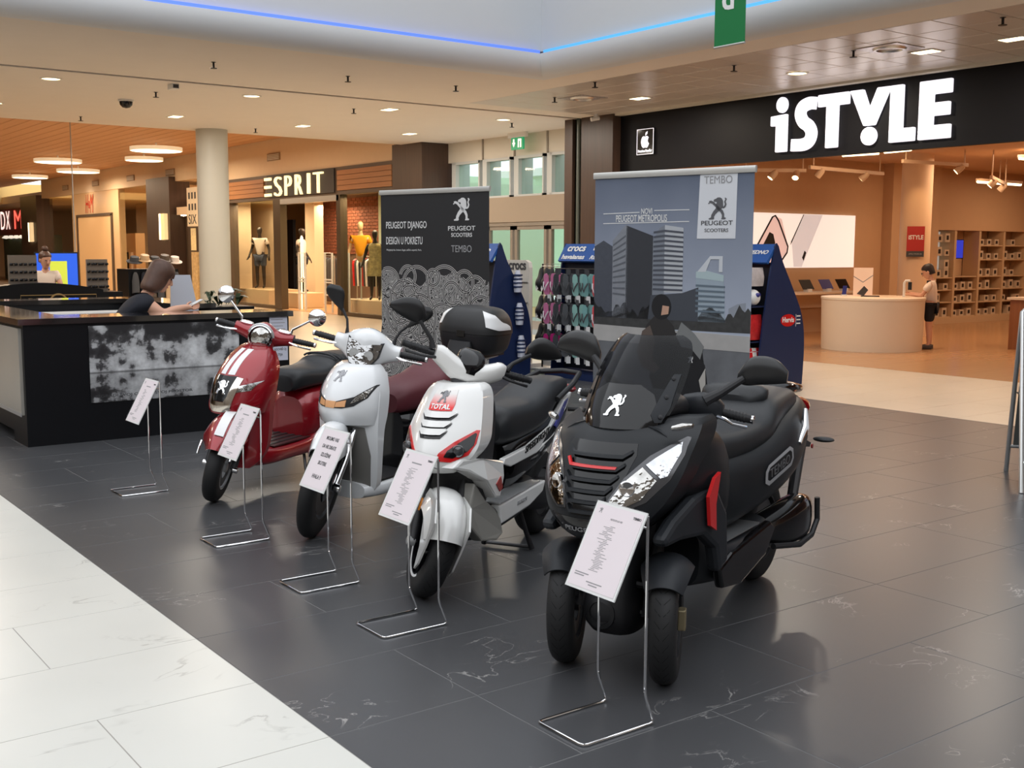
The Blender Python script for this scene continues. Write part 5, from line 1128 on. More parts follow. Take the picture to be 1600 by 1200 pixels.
# potted leaves beside the column
pf = thing('potted_fern', 'small green leafy plant in a dark trough behind the kiosk', 'plant', (-12.6, 5.15, 0))
MB().span((-.25, -.3, 0), (.25, .3, .98)).build('trough', M_kb, pf, smooth=False)
rn = random.Random(3)
M_leaf = mat('leaf green', srgb(48, 66, 36), .5)
for k in range(22):
    a = rn.uniform(0, 6.28); l = rn.uniform(.12, .26); h = rn.uniform(.06, .20); c = Vector((rn.uniform(-.15, .15), rn.uniform(-.22, .22), .98)); d = Vector((math.cos(a), math.sin(a), 0)); s_ = Vector((-d.y, d.x, 0)) * .03
    MB().face([c, c + d * l * .5 + Vector((0, 0, h)) + s_, c + d * l + Vector((0, 0, h * .8)), c + d * l * .5 + Vector((0, 0, h)) - s_]).build('leaf', M_leaf, pf, smooth=False)

# ================================================================== PEOPLE
M_skin = mat('skin', srgb(206, 156, 130), .5); M_hair = mat('brown hair', srgb(84, 58, 46), .45, noise=.3, nscale=30); M_navy = mat('navy cloth', srgb(22, 24, 34), .8)
def skinmesh(name, nodes, edges, root, m, parent, sub=2):
    """nodes: name -> (point, radius)"""
    me = bpy.data.meshes.new(name); keys = list(nodes); idx = {k: i for i, k in enumerate(keys)}
    me.from_pydata([nodes[k][0] for k in keys], [(idx[a], idx[b]) for a, b in edges], [])
    o = bpy.data.objects.new(name, me); COL.objects.link(o)
    o.parent = parent
    sk = o.modifiers.new('skin', 'SKIN'); sk.use_smooth_shade = True
    L = me.skin_vertices[0].data if me.skin_vertices else None
    if L is None:
        bm = bmesh.new(); bm.from_mesh(me); bm.verts.layers.skin.verify(); bm.to_mesh(me); bm.free(); L = me.skin_vertices[0].data
    for k in keys:
        r = nodes[k][1]; L[idx[k]].radius = r if isinstance(r, tuple) else (r, r); L[idx[k]].use_root = (k == root)
    sb = o.modifiers.new('sub', 'SUBSURF'); sb.levels = sub; sb.render_levels = sub
    me.materials.append(m)
    return o
def head(parent, c, R, yaw, pitch, skin, hair, style, s=1.0, part_of=None):
    """c: centre of the head; looks along +x turned by yaw, nodding by pitch"""
    Rm = Matrix.Rotation(yaw, 4, 'Z') @ Matrix.Rotation(pitch, 4, 'Y'); X_ = Matrix.Translation(c) @ Rm @ Matrix.Scale(s, 4)
    h = MB(X_).loft('z', [(-.125, .035, 0, .020, .022, 2.2), (-.110, .030, 0, .045, .042, 2.2), (-.07, .015, 0, .068, .058, 2.3), (-.02, .004, 0, .088, .070, 2.3), (.03, -.002, 0, .097, .076, 2.2), (.075, -.008, 0, .090, .072, 2.2), (.105, -.012, 0, .062, .052, 2.1), (.120, -.012, 0, .02, .02, 2.0)], 22, 3).build('head', skin, parent)
    MB(X_).loft('z', [(-.045, .098, 0, .012, .016, 2), (-.03, .102, 0, .018, .016, 2), (.0, .094, 0, .012, .010, 2), (.02, .088, 0, .008, .008, 2)], 10, 2).build('nose', skin, h)
    MB(X_).box((.080, 0, -.068), (.02, .042, .010)).build('mouth', mat('lips', srgb(170, 96, 90), .5), h, bevel=.004)
    for s_ in (-1, 1):
        MB(X_).ell((.084, s_ * .032, .005), (.010, .014, .008), 10, 6).build('eye', mat('eye dark', (.03, .02, .02), .2), h)
        MB(X_).ell((-.005, s_ * .078, -.01), (.020, .010, .030), 10, 6).build('ear', skin, h)
    if style == 'bob':
        MB(X_).loft('z', [(-.15, -.055, 0, .060, .092, 2.6), (-.12, -.045, 0, .080, .108, 2.6), (-.06, -.030, 0, .092, .106, 2.5), (0, -.022, 0, .098, .100, 2.4), (.055, -.006, 0, .108, .096, 2.3), (.10, -.01, 0, .095, .082, 2.2), (.135, -.014, 0, .055, .05, 2.1), (.142, -.014, 0, .015, .015, 2)], 26, 4).build('hair', hair, h)
        MB(X_).loft('z', [(.018, .080, 0, .026, .066, 2.6), (.06, .068, 0, .036, .070, 2.4), (.10, .04, 0, .04, .06, 2.2)], 20, 3).build('fringe', hair, h)
    elif style == 'short':
        MB(X_).loft('z', [(-.06, -.052, 0, .052, .070, 2.4), (-.02, -.040, 0, .068, .080, 2.4), (.03, -.022, 0, .090, .085, 2.3), (.07, -.008, 0, .104, .084, 2.3), (.11, -.012, 0, .085, .07, 2.2), (.138, -.014, 0, .04, .04, 2)], 24, 3).build('hair', hair, h)
    elif style == 'bun':
        MB(X_).loft('z', [(-.05, -.05, 0, .05, .072, 2.4), (.03, -.02, 0, .092, .085, 2.3), (.08, -.01, 0, .10, .08, 2.3), (.13, -.014, 0, .04, .04, 2)], 20, 3).build('hair', hair, h); MB(X_).ell((-.03, 0, .16), (.05, .05, .045), 14, 8).build('hair_bun', hair, h)
    return h
def hand_nodes(nd, ed, wrist, tip_dir, side_dir, pre, s=1.0):
    """palm and five fingers as branches; tip_dir along the hand, side_dir toward the thumb"""
    w = Vector(wrist); d = Vector(tip_dir).normalized(); u = Vector(side_dir).normalized(); n = d.cross(u)
    nd[pre + 'palm'] = (w + d * .05 * s, (.034 * s, .018 * s)); ed.append((pre + 'wrist', pre + 'palm'))
    for i, (o, l) in enumerate(((.026, .07), (.009, .08), (-.009, .075), (-.026, .06))):
        a = w + d * .09 * s + u * o * s; b = a + d * l * .55 * s + n * .008; c = a + d * l * .85 * s + n * .03 * s
        nd[pre + 'f%da' % i] = (a, .010 * s); nd[pre + 'f%db' % i] = (b, .009 * s); nd[pre + 'f%dc' % i] = (c, .008 * s)
        ed += [(pre + 'palm', pre + 'f%da' % i), (pre + 'f%da' % i, pre + 'f%db' % i), (pre + 'f%db' % i, pre + 'f%dc' % i)]
    nd[pre + 't1'] = (w + d * .04 * s + u * .045 * s, .011 * s); nd[pre + 't2'] = (w + d * .085 * s + u * .058 * s + n * .015, .009 * s); ed += [(pre + 'palm', pre + 't1'), (pre + 't1', pre + 't2')]

# woman leaning over the kiosk desk, facing along the counter
wm = thing('person', 'person with brown bob hair in a navy sleeveless top leaning over the kiosk', 'person', (-10.62, 3.35, 0))
st_ = thing('stool', 'dark round stool behind the kiosk counter', 'stool', (-10.62, 3.26, 0))
MB().lathe((0, 0, .52), (0, 0, 1), [(0, .17), (.02, .19), (.05, .19), (.06, .17)], 24).build('seat', M_bp, st_); MB().cyl((0, 0, .02), (0, 0, .52), .03, n=12).build('post', M_chr, st_); MB().lathe((0, 0, 0), (0, 0, 1), [(0, .20), (.02, .20), (.03, .05)], 24).build('base', M_chr, st_)
nd = {}; ed = []
def J(k, p, r): nd[k] = (Vector(p), r)
J('pelvis', (0, -.06, .74), (.15, .13)); J('waist', (0, .02, .92), (.13, .11)); J('chest', (0, .14, 1.08), (.15, .12)); J('neck0', (0, .245, 1.185), (.07, .065)); J('neck', (0, .30, 1.25), .052); J('skull', (0, .35, 1.31), .06)
ed += [('pelvis', 'waist'), ('waist', 'chest'), ('chest', 'neck0'), ('neck0', 'neck'), ('neck', 'skull')]
J('rsh', (.15, .20, 1.135), .072); J('relb', (.23, .34, 1.02), .054); J('rwrist', (.20, .55, 1.085), .034); ed += [('chest', 'rsh'), ('rsh', 'relb'), ('relb', 'rwrist')]
nd['rel2'] = (Vector((.225, .42, 1.06)), .050); ed.remove(('relb', 'rwrist')); ed += [('relb', 'rel2'), ('rel2', 'rwrist')]
hand_nodes(nd, ed, (.20, .55, 1.085), (-.15, 1, .02), (-.6, 0, .8), 'r', .95)
J('lsh', (-.15, .20, 1.13), .07); J('lelb', (-.24, .30, .98), .052); J('lwrist', (-.16, .52, .99), .034); ed += [('chest', 'lsh'), ('lsh', 'lelb'), ('lelb', 'lwrist')]
hand_nodes(nd, ed, (-.16, .52, .99), (.2, 1, -.1), (.6, 0, .8), 'l', .95)
for s_, k in ((.10, 'r'), (-.10, 'l')):
    J(k + 'hip', (s_, .02, .70), .10); J(k + 'knee', (s_ * 1.2, .38, .66), .075); J(k + 'ank', (s_ * 1.2, .36, .24), .05); J(k + 'toe', (s_ * 1.3, .50, .19), .04)
    ed += [('pelvis', k + 'hip'), (k + 'hip', k + 'knee'), (k + 'knee', k + 'ank'), (k + 'ank', k + 'toe')]
body = skinmesh('body', nd, ed, 'pelvis', M_skin, wm)
head(wm, Vector((.0, .40, 1.375)), None, math.radians(82), math.radians(22), M_skin, M_hair, 'bob', 1.12)
cl = {}; ce = []
for k in ('pelvis', 'waist', 'chest', 'neck0', 'rsh', 'lsh'):
    r = nd[k][1]; r = r if isinstance(r, tuple) else (r, r); cl[k] = (nd[k][0], tuple(v + .014 for v in r))
cl['neck0'] = (nd['neck0'][0] + Vector((0, -.03, -.02)), (.115, .10)); cl['cap'] = (nd['rsh'][0] * .62 + nd['relb'][0] * .38, (.084, .084)); cl['rsh'] = (nd['rsh'][0] + Vector((.012, .0, .0)), (.105, .105)); cl['lsh'] = (nd['lsh'][0], (.086, .086)); cl['chest'] = (nd['chest'][0], (.175, .145)); cl['waist'] = (nd['waist'][0], (.15, .13))
skinmesh('navy_top', cl, [('pelvis', 'waist'), ('waist', 'chest'), ('chest', 'neck0'), ('chest', 'rsh'), ('chest', 'lsh'), ('rsh', 'cap')], 'pelvis', M_navy, wm)
cl = {k: (nd[k][0], tuple(v + .012 for v in (nd[k][1] if isinstance(nd[k][1], tuple) else (nd[k][1],) * 2))) for k in ('pelvis', 'rhip', 'lhip', 'rknee', 'lknee', 'rank', 'lank')}
skinmesh('trousers', cl, [('pelvis', 'rhip'), ('pelvis', 'lhip'), ('rhip', 'rknee'), ('lhip', 'lknee'), ('rknee', 'rank'), ('lknee', 'lank')], 'pelvis', M_navy, wm)
ph = tag(MB().box((0, 0, 0), (.075, .15, .008), Matrix.Rotation(.45, 3, 'X')).build('mobile_phone', M_white_p, None, smooth=False, bevel=.003), 'white phone held in the hand of the person at the kiosk', 'phone')
ph.location = (-10.47, 4.02, 1.125)
# ================================================================== ELECTRONICS SHOP
M_sign = mat('lit white letter', (.9, .9, .95), .4, emit=(.93, .90, 1.0), es=.95)
M_side = mat('letter side', (.5, .5, .52), .5)
sg = thing('shop_sign', 'large lit white letters on the black fascia above the electronics shop', 'sign', (-11.68, 13.56, 3.1))
fr = lambda u, v, d: (u, -d, v)
def letter(name, polys):
    mb = MB()
    for p in polys: mb.prism(p, fr, 0, .06)
    mb.build('letter', M_sign, sg, smooth=False, bevel=.012)
circ = lambda cx, cy, rx, ry, n=28: [(cx + rx * math.cos(2 * math.pi * k / n), cy + ry * math.sin(2 * math.pi * k / n)) for k in range(n)]
letter('i', [circ(.20, .70, .10, .115), [(.0, .545), (.30, .56), (.30, .01), (.10, .01), (.10, .40), (.0, .40)]])
# S as a thick stroke
def stroke(pts, w):
    L, R = [], []
    P = [Vector((p[0], p[1], 0)) for p in cr(pts, 6)]
    for i, p in enumerate(P):
        t_ = (P[min(i + 1, len(P) - 1)] - P[max(i - 1, 0)]).normalized(); n_ = Vector((-t_.y, t_.x, 0)) * w
        L.append((p.x + n_.x, p.y + n_.y)); R.append((p.x - n_.x, p.y - n_.y))
    return L + R[::-1]
letter('S', [stroke([(.82, .665), (.70, .675), (.58, .63), (.545, .53), (.60, .42), (.70, .35), (.755, .25), (.72, .14), (.61, .09), (.40, .095)], .088)])
letter('T', [[(.87, .60), (.87, .77), (1.40, .77), (1.40, .60), (1.22, .60), (1.22, .01), (1.02, .01), (1.02, .60)]])
letter('Y', [[(1.42, .77), (1.64, .77), (1.75, .50), (1.87, .77), (2.08, .77), (1.84, .27), (1.66, .27)], circ(1.75, .125, .125, .125)])
letter('L', [[(2.08, .77), (2.28, .77), (2.28, .19), (2.47, .19), (2.47, .01), (2.08, .01)]])
letter('E', [[(2.53, .77), (3.0, .77), (3.0, .59), (2.74, .59), (2.74, .48), (2.98, .48), (2.98, .31), (2.74, .31), (2.74, .19), (3.0, .19), (3.0, .01), (2.53, .01)]])
pq = thing('reseller_plaque', 'small black plaque with lit apple emblem on the fascia', 'sign', (-14.65, 13.56, 3.26))
MB().prism([(0, 0), (.42, 0), (.42, .44), (0, .44)], fr, 0, .03).build('plate', M_gb, pq, smooth=False)
MB().tube([(0.01, -.032, .01), (.41, -.032, .01), (.41, -.032, .43), (.01, -.032, .43)], .006, 6, loop=True).build('rim', M_sign, pq)
MB().prism([(.21, .30), (.235, .312), (.265, .31), (.295, .285), (.278, .26), (.272, .23), (.285, .20), (.305, .185), (.285, .145), (.255, .115), (.21, .125), (.17, .115), (.135, .145), (.115, .20), (.118, .25), (.14, .295), (.175, .312)], fr, .03, .038).build('apple_emblem', M_sign, pq, smooth=False)
MB().prism([(.215, .32), (.225, .365), (.265, .39), (.258, .345)], fr, .03, .038).build('leaf', M_sign, pq, smooth=False)
text('plaque_text', 'Premium Reseller', (.04, -.033, .045), (1, 0, 0), (0, 0, 1), .05, M_sign, pq, .001, fit=(.34, .045))
# small camera and sensor under the soffit by the fascia end
cm = thing('security_camera', 'small white camera under the ceiling beside the dark pillar', 'camera', (-15.35, 13.2, 4.0))
MB().cyl((0, 0, -.06), (0, 0, 0), .04, n=14).build('mount', M_white_p, cm); MB().cyl((-.02, -.09, -.10), (.03, .05, -.07), .035, n=14).build('body', M_white_p, cm)

# round demonstration counter
c = thing('demo_counter', 'round white demonstration counter inside the electronics shop', 'counter', (-11.81, 16.37, 0))
M_cw = mat('counter white', srgb(220, 200, 176), .4)
MB().lathe((0, 0, 0), (0, 0, 1), [(0, .82), (.84, .84)], 48).build('drum', M_cw, c); MB().lathe((0, 0, .84), (0, 0, 1), [(0, .85), (.035, .85), (.04, .84)], 48).build('top', mat('counter top', srgb(232, 214, 190), .3), c)
def on(name, label, cat, loc, rz=0, grp=None): return thing(name, label, cat, loc, rz, grp)
face = math.atan2(-.81, .585)
a = on('poster_stand', 'upright phone poster card standing on the round counter', 'poster', (-12.15, 16.55, .88), face + math.pi / 2)
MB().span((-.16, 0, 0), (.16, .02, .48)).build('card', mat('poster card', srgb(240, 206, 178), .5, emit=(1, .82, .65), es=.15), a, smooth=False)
MB().prism([(-.10, .03), (.02, .17), (.09, .10), (.02, .0)], lambda u, v, d: (u, -d, v), .001, .003).build('phone_print', M_ink, a, smooth=False); MB().prism([(-.16, .34), (.0, .24), (.16, .36), (.16, .345), (.0, .225), (-.16, .325)], lambda u, v, d: (u, -d, v), .001, .002).build('print_line', M_inkl, a, smooth=False)
a = on('phone_dock', 'white phone charging dock on the round counter near the boy', 'dock', (-11.45, 16.72, .88), face + math.pi / 2)
MB().tube([(0, 0, 0), (0, 0, .24), (.02, 0, .27), (.09, 0, .27)], .022, 10).build('arm', M_white_p, a); MB().span((.06, -.01, .12), (.12, .01, .25)).build('phone', M_bp, a, smooth=False)
a = on('display_phone', 'small dark phone propped up on the left of the round counter', 'phone', (-12.35, 16.30, .88), face + math.pi / 2); MB().prism([(-.035, 0), (.035, 0), (.05, .17), (-.02, .17)], lambda u, v, d: (u, .05 * v - d, v), -.005, .005).build('screen', M_blue, a, smooth=False); MB().box((0, .03, .01), (.1, .1, .02)).build('foot', M_white_p, a, smooth=False)
a = on('laptop', 'thin dark laptop lying flat on the round counter', 'laptop', (-11.85, 16.35, .88), face + math.pi / 2); MB().span((-.15, -.1, 0), (.15, .1, .015)).build('base', M_dkmetal, a, smooth=False)
# wall table with three tablets
tb = thing('wall_table', 'white table along the shop wall below the lit phone poster', 'table', (-14.64, 18.0, 0))
MB().span((-.33, -1.6, .80), (.33, 1.5, .84)).build('top', M_cw, tb, smooth=False)
for y in (-1.55, 1.40): MB().span((-.30, y, 0), (.30, y + .06, .80)).build('leg', M_cw, tb, smooth=False)
MB().span((-.33, -1.5, .5), (-.28, 1.4, .80)).build('back_rail', M_cw, tb, smooth=False)
for i, (y, lab, m) in enumerate(((18.12, 'dark tablet on a stand, leftmost on the wall table', M_bp), (18.72, 'blue-screened tablet on a stand in the middle of the wall table', M_blue), (19.25, 'black tablet with pale rim, rightmost on the wall table', M_gb))):
    a = on('tablet', lab, 'tablet', (-14.55, y, .84), 0, 'tablets on the wall table'); MB().prism([(-.17, .05), (.17, .05), (.10, .24), (-.24, .24)], lambda u, v, d: (-.35 * v + d, u, v), -.006, .006).build('screen', m, a, smooth=False); MB().span((-.10, -.06, 0), (.02, .06, .06)).build('foot', M_white_p, a, smooth=False)
# lit poster on the wall
lb = thing('light_box', 'wide backlit white poster with a smartphone picture on the shop wall', 'light box', (-15.0, 16.4, 1.31))
MB().span((0, 0, 0), (.05, 3.62, 1.07)).build('panel', mat('lit poster', srgb(244, 230, 216), .5, emit=(1.0, .92, .86), es=.62), lb, smooth=False)
fx = lambda u, v, d: (d, u, v)
MB().prism([(.42, .20), (1.08, 1.02), (1.30, .96), (1.52, .40), (1.46, .30), (1.12, .02), (.50, .02)], fx, .05, .053).build('phone_body', mat('poster phone', srgb(226, 190, 180), .5, emit=(1, .78, .72), es=.4), lb, smooth=False)
MB().tube([fx(.42, .20, .055), fx(1.02, .99, .055), fx(1.10, 1.02, .055), fx(1.20, .92, .055), fx(1.50, .42, .055), fx(1.48, .30, .055), fx(1.2, .02, .055)], .018, 6).build('phone_rim', M_bp, lb)
MB().prism([(.75, .42), (.95, .70), (1.06, .66), (1.12, .50), (1.10, .30), (.8, .10)], fx, .053, .056).build('phone_picture', M_bp, lb, smooth=False)
MB().prism([(1.58, .45), (1.60, .52), (1.95, 1.06), (1.97, 1.06), (1.62, .50)], fx, .05, .054).build('phone_edge', M_bp, lb, smooth=False)
MB().prism([(1.62, .50), (1.97, 1.06), (2.55, 1.06), (1.95, .02), (1.7, .02)], fx, .05, .052).build('phone_back', mat('poster grey', srgb(214, 206, 204), .5, emit=(.84, .80, .80), es=.45), lb, smooth=False)
MB().prism([(1.95, .20), (2.02, .34), (2.07, .30), (2.0, .14)], fx, .052, .056).build('phone_camera', M_bp, lb, smooth=False)
# red sign on the column
rs = thing('column_sign', 'red sign with white lettering on the round shop column', 'sign', (-13.0, 19.28, 1.54), face + math.pi / 2)
MB().span((-.16, -.03, .11), (.16, .02, .58)).build('panel', mat('sign red', srgb(178, 44, 40), .5), rs, smooth=False); MB().span((-.16, -.03, 0), (.16, .02, .11)).build('footer', M_ink, rs, smooth=False)
text('sign_text', 'iSTYLE', (-.13, -.033, .33), (1, 0, 0), (0, 0, 1), .1, M_wht, rs, .003, fit=(.27, .085)); text('sign_text', 'APPLE PREMIUM', (-.12, -.033, .04), (1, 0, 0), (0, 0, 1), .04, M_grey, rs, .001, fit=(.24, .03))
# recessed shelf units and goods
ys = (22.77, 23.77, 24.77, 25.81, 26.85); rn = random.Random(11)
M_shelf = mat('shelf laminate', srgb(196, 166, 132), .5); M_bxw = mat('white carton', srgb(200, 178, 154), .6); M_bxk = mat('dark product window', srgb(44, 36, 34), .4)
where = ('beside the round column', 'with the blue screen', 'third from the column', 'fourth from the column')
SH = ((1.86, 1.55, 1.26, 1.06, .78, .50, .16), (1.08, .78, .48, .16), (1.80, 1.47, 1.08, .78, .48, .16), (1.80, 1.47, 1.08, .78, .48, .16))
PROTO = None
for u in range(4):
    t = thing('shelf_unit', 'recessed shop shelf unit ' + where[u], 'shelf', (-15.0, ys[u], 0), 0, 'recessed shelf units in the electronics shop')
    w = ys[u + 1] - ys[u]
    for y in (.021, w - .021): MB().span((-.38, y - .02, .0), (.02, y + .02, 2.12)).build('upright', M_shelf, t, smooth=False)
    MB().span((-.38, .041, 0), (.02, w - .041, .14)).build('plinth', M_shelf, t, smooth=False)
    if u == 0: MB().span((-.38, .02, 1.10), (-.36, w - .02, 2.1)).build('lit_back', mat('lit shelf back', srgb(190, 190, 180), .5, emit=(.9, .85, .75), es=.3), t, smooth=False)
    for k, z in enumerate(SH[u]):
        MB().span((-.36, .02, z - .025), (.0, w - .02, z)).build('shelf', M_shelf if not (u == 0 and k < 3) else M_acr, t, smooth=False)
        if u == 1 and k == 0: continue
        n = 3; lab0 = 'carton on shelf %s of the shelf unit %s' % (('one', 'two', 'three', 'four', 'five', 'six', 'seven')[k], where[u])
        for j in range(n):
            if rn.random() < .12: continue
            lab = ('left white ', 'middle white ', 'right white ')[j] + lab0
            hgt = rn.choice((.14, .17, .20)); wd = .18
            if PROTO is None:
                bxo = tag(MB().box((0, 0, .5), (.12, .18, 1.0)).build('product_box', M_bxw, None, smooth=False), lab, 'box', 'cartons on the shop shelves')
                MB().box((.0605, 0, .5), (.004, .09, .5)).build('window', M_bxk, bxo, smooth=False); PROTO = bxo; o = bxo
            else:
                o = dup(PROTO); o['label'] = lab
            o.location = (-15.12, ys[u] + .2 + j * (w - .4) / 2, z); o.scale = (1, 1, hgt)
sc = thing('wall_screen', 'blue television screen in the second shop shelf unit', 'screen', (-15.2, 23.85, 1.48))
MB().span((-.03, 0, 0), (.0, .60, .45)).build('bezel', M_bp, sc, smooth=False); MB().span((.0, .02, .02), (.004, .58, .43)).build('screen', mat('blue screen', (.02, .02, .3), .3, emit=(.03, .05, .55), es=.8), sc, smooth=False); MB().span((-.16, .25, .1), (-.03, .35, .3)).build('bracket', M_bp, sc, smooth=False)
# service counter at the edge of view
ct_ = thing('service_counter', 'brown service counter at the right of the shop', 'counter', (-10.4, 18.2, 0))
MB().span((0, 0, 0), (2.2, .6, .84)).build('body', wood('counter walnut', srgb(120, 74, 46), srgb(150, 96, 60), 'Z', 3, .4), ct_, smooth=False); MB().span((-.04, -.04, .84), (2.24, .64, .88)).build('top', M_cw, ct_, smooth=False)
a = on('paper_tray', 'white paper tray on the service counter', 'tray', (-10.2, 18.3, .88)); MB().span((0, 0, 0), (.25, .3, .06)).build('tray', M_bxw, a, smooth=False)
# track lights
M_trk = mat('track white', srgb(206, 176, 146), .5)
def track(p, q, spots, lab):
    t = thing('track_light', lab, 'track light', p); p = Vector(p); q = Vector(q); d = q - p
    MB().box(d / 2, (d.length, .05, .06), Matrix.Rotation(math.atan2(d.y, d.x), 3, 'Z')).build('rail', M_trk, t, smooth=False)
    for f in (.05, .95): MB().cyl(d * f, d * f + Vector((0, 0, 3.5 - p.z)), .012, n=8).build('drop_rod', M_trk, t)
    for f, dx, dy in spots:
        c0 = d * f; ax = Vector((dx, dy, -.7)).normalized(); b = MB().lathe(c0 + Vector((0, 0, -.05)), ax, [(-.05, .05), (.0, .065), (.12, .065)], 14).build('spot_head', M_trk, t)
        MB().lathe(c0 + Vector((0, 0, -.05)) + ax * .121, ax, [(0, .055), (.002, 0)], 14).build('lamp_face', M_glow, b)
track((-14.1, 15.6, 3.08), (-13.5, 16.6, 3.08), ((.5, -.3, -.5), (.85, .3, -.6)), 'white track light nearest the city banner top')
track((-13.1, 16.2, 3.10), (-13.3, 18.6, 3.10), ((.15, -.5, -.2), (.75, -.6, -.4)), 'white track light above the round counter')
track((-12.2, 17.6, 3.22), (-12.0, 19.3, 3.22), ((.9, -.6, -.5),), 'white track light beside the round column')
track((-11.7, 19.6, 3.0), (-12.8, 22.0, 3.0), ((.2, -.5, -.4), (.85, -.6, -.2)), 'white track light in front of the shelf units')
for i, (p, q, lab) in enumerate((((-13.4, 17.5, 3.40), (-12.7, 17.6, 3.40), 'short tube lamp left of the round column'), ((-12.5, 17.5, 3.40), (-11.9, 17.4, 3.40), 'short tube lamp right above the round counter'), ((-13.0, 21.3, 3.05), (-13.0, 22.9, 3.05), 'long tube lamp before the shelf units'), ((-11.4, 20.0, 3.35), (-11.3, 20.9, 3.35), 'tube lamp at the right edge of the shop ceiling'))):
    t = thing('tube_lamp', lab, 'lamp', p); d = Vector(q) - Vector(p)
    MB().box(d / 2 + Vector((0, 0, .03)), (d.length, .09, .05), Matrix.Rotation(math.atan2(d.y, d.x), 3, 'Z')).build('housing', M_trk, t, smooth=False); MB().cyl((0, 0, -.01), d + Vector((0, 0, -.01)), .028, n=10).build('tube', M_glow, t); MB().cyl(d / 2 + Vector((0, 0, .05)), d / 2 + Vector((0, 0, 3.5 - p[2])), .012, n=8).build('drop_rod', M_trk, t)
light('column_spot', 'SPOT', (-12.4, 18.7, 3.3), 22, (1, .62, .3), .03, target=(-13.0, 19.3, 2.4), angle=.8, blend=.8)

# boy at the counter
boy = thing('person', 'boy with glasses in white shirt and navy shorts at the round counter', 'person', (-11.2, 17.12, 0), math.radians(205))
def standing(parent, h, skin, pose):
    k = h / 1.75; nd = {}; ed = []
    def J(n, p, r): nd[n] = (Vector(p) * k, tuple(v * k for v in r) if isinstance(r, tuple) else r * k)
    J('pelvis', (0, 0, .94), (.13, .10)); J('waist', (.0, 0, 1.08), (.12, .09)); J('chest', (.0, 0, 1.30), (.145, .10)); J('neck0', (.0, 0, 1.45), (.06, .055)); J('neck', (.02, 0, 1.52), .048); J('skull', (.035, 0, 1.60), .055)
    ed += [('pelvis', 'waist'), ('waist', 'chest'), ('chest', 'neck0'), ('neck0', 'neck'), ('neck', 'skull')]
    for s, n in ((1, 'l'), (-1, 'r')):
        J(n + 'hip', (0, s * .09, .90), .09); J(n + 'knee', (.02, s * .10, .50), .058); J(n + 'calf', (.0, s * .10, .36), .056); J(n + 'ank', (-.01, s * .10, .09), .036); J(n + 'toe', (.14, s * .12, .035), .034)
        ed += [('pelvis', n + 'hip'), (n + 'hip', n + 'knee'), (n + 'knee', n + 'calf'), (n + 'calf', n + 'ank'), (n + 'ank', n + 'toe')]
        J(n + 'sh', (0, s * .18, 1.40), .058); ed.append(('chest', n + 'sh'))
        el, wr = pose[n]; J(n + 'elb', el, .042); J(n + 'wrist', wr, .028); ed += [(n + 'sh', n + 'elb'), (n + 'elb', n + 'wrist')]
        d = Vector(wr) - Vector(el); hand_nodes(nd, ed, Vector(wr) * k, d, Vector((0, -s, .3)), n, k)
    return nd, ed, k
def dress(parent, nd, name, keys, edges, grow, m, root):
    cl = {}
    for q in keys:
        r = nd[q][1]; r = r if isinstance(r, tuple) else (r, r); cl[q] = (nd[q][0], tuple(v + grow for v in r))
    return skinmesh(name, cl, edges, root, m, parent)
nd, ed, k = standing(boy, 1.38, M_skin, {'l': ((.16, .22, 1.14), (.42, .10, 1.16)), 'r': ((.16, -.22, 1.14), (.42, -.10, 1.18))})
skinmesh('body', nd, ed, 'pelvis', M_skin, boy)
M_tee = mat('white cotton', srgb(226, 210, 196), .8); M_shoe = mat('grey shoe', srgb(78, 70, 66), .7)
for s in ('l', 'r'): nd[s + 'mid'] = ((nd[s + 'sh'][0] * .35 + nd[s + 'elb'][0] * .65), .05 * k); nd[s + 'thigh'] = ((nd[s + 'hip'][0] * .15 + nd[s + 'knee'][0] * .85), .065 * k)
dress(boy, nd, 't_shirt', ('pelvis', 'waist', 'chest', 'neck0', 'lsh', 'rsh', 'lmid', 'rmid'), [('pelvis', 'waist'), ('waist', 'chest'), ('chest', 'neck0'), ('chest', 'lsh'), ('chest', 'rsh'), ('lsh', 'lmid'), ('rsh', 'rmid')], .022, M_tee, 'chest')
dress(boy, nd, 'shorts', ('pelvis', 'lhip', 'rhip', 'lthigh', 'rthigh'), [('pelvis', 'lhip'), ('pelvis', 'rhip'), ('lhip', 'lthigh'), ('rhip', 'rthigh')], .022, M_navy, 'pelvis')
for s in ('l', 'r'): MB().loft('x', [(nd[s + 'ank'][0].x - .05, nd[s + 'ank'][0].y, .035, .032, .035, 2.6), (nd[s + 'ank'][0].x + .04, nd[s + 'ank'][0].y, .04, .038, .04, 2.6), (nd[s + 'toe'][0].x + .03, nd[s + 'toe'][0].y, .028, .036, .028, 2.6), (nd[s + 'toe'][0].x + .06, nd[s + 'toe'][0].y, .02, .02, .015, 2.4)], 16, 3).build('shoe', M_shoe, boy)
MB().box((-.13 * k - .0, 0, 0), (.01, .01, .01)) if False else None
hb = head(boy, Vector((.06, 0, 1.30)), None, 0, math.radians(22), M_skin, mat('dark brown hair', srgb(38, 26, 22), .5, noise=.3, nscale=30), 'short', .98)
for s in (-1, 1): MB(Matrix.Translation((.06, 0, 1.30)) @ Matrix.Rotation(math.radians(22), 4, 'Y')).tube([(.102 + .004, s * .034 + .022 * math.cos(a), .004 + .018 * math.sin(a)) for a in [2 * math.pi * q / 12 for q in range(12)]], .003, 5, loop=True).build('glasses_rim', M_bp, hb)
MB().prism([(-.06, 1.02), (.05, 1.02), (.06, 1.16), (-.05, 1.16)], lambda u, v, d: (.02 + u * .6, .155 * 1.0 + d, v * 1.0), -.02, .002).build('shirt_print', M_navy, boy, smooth=False)
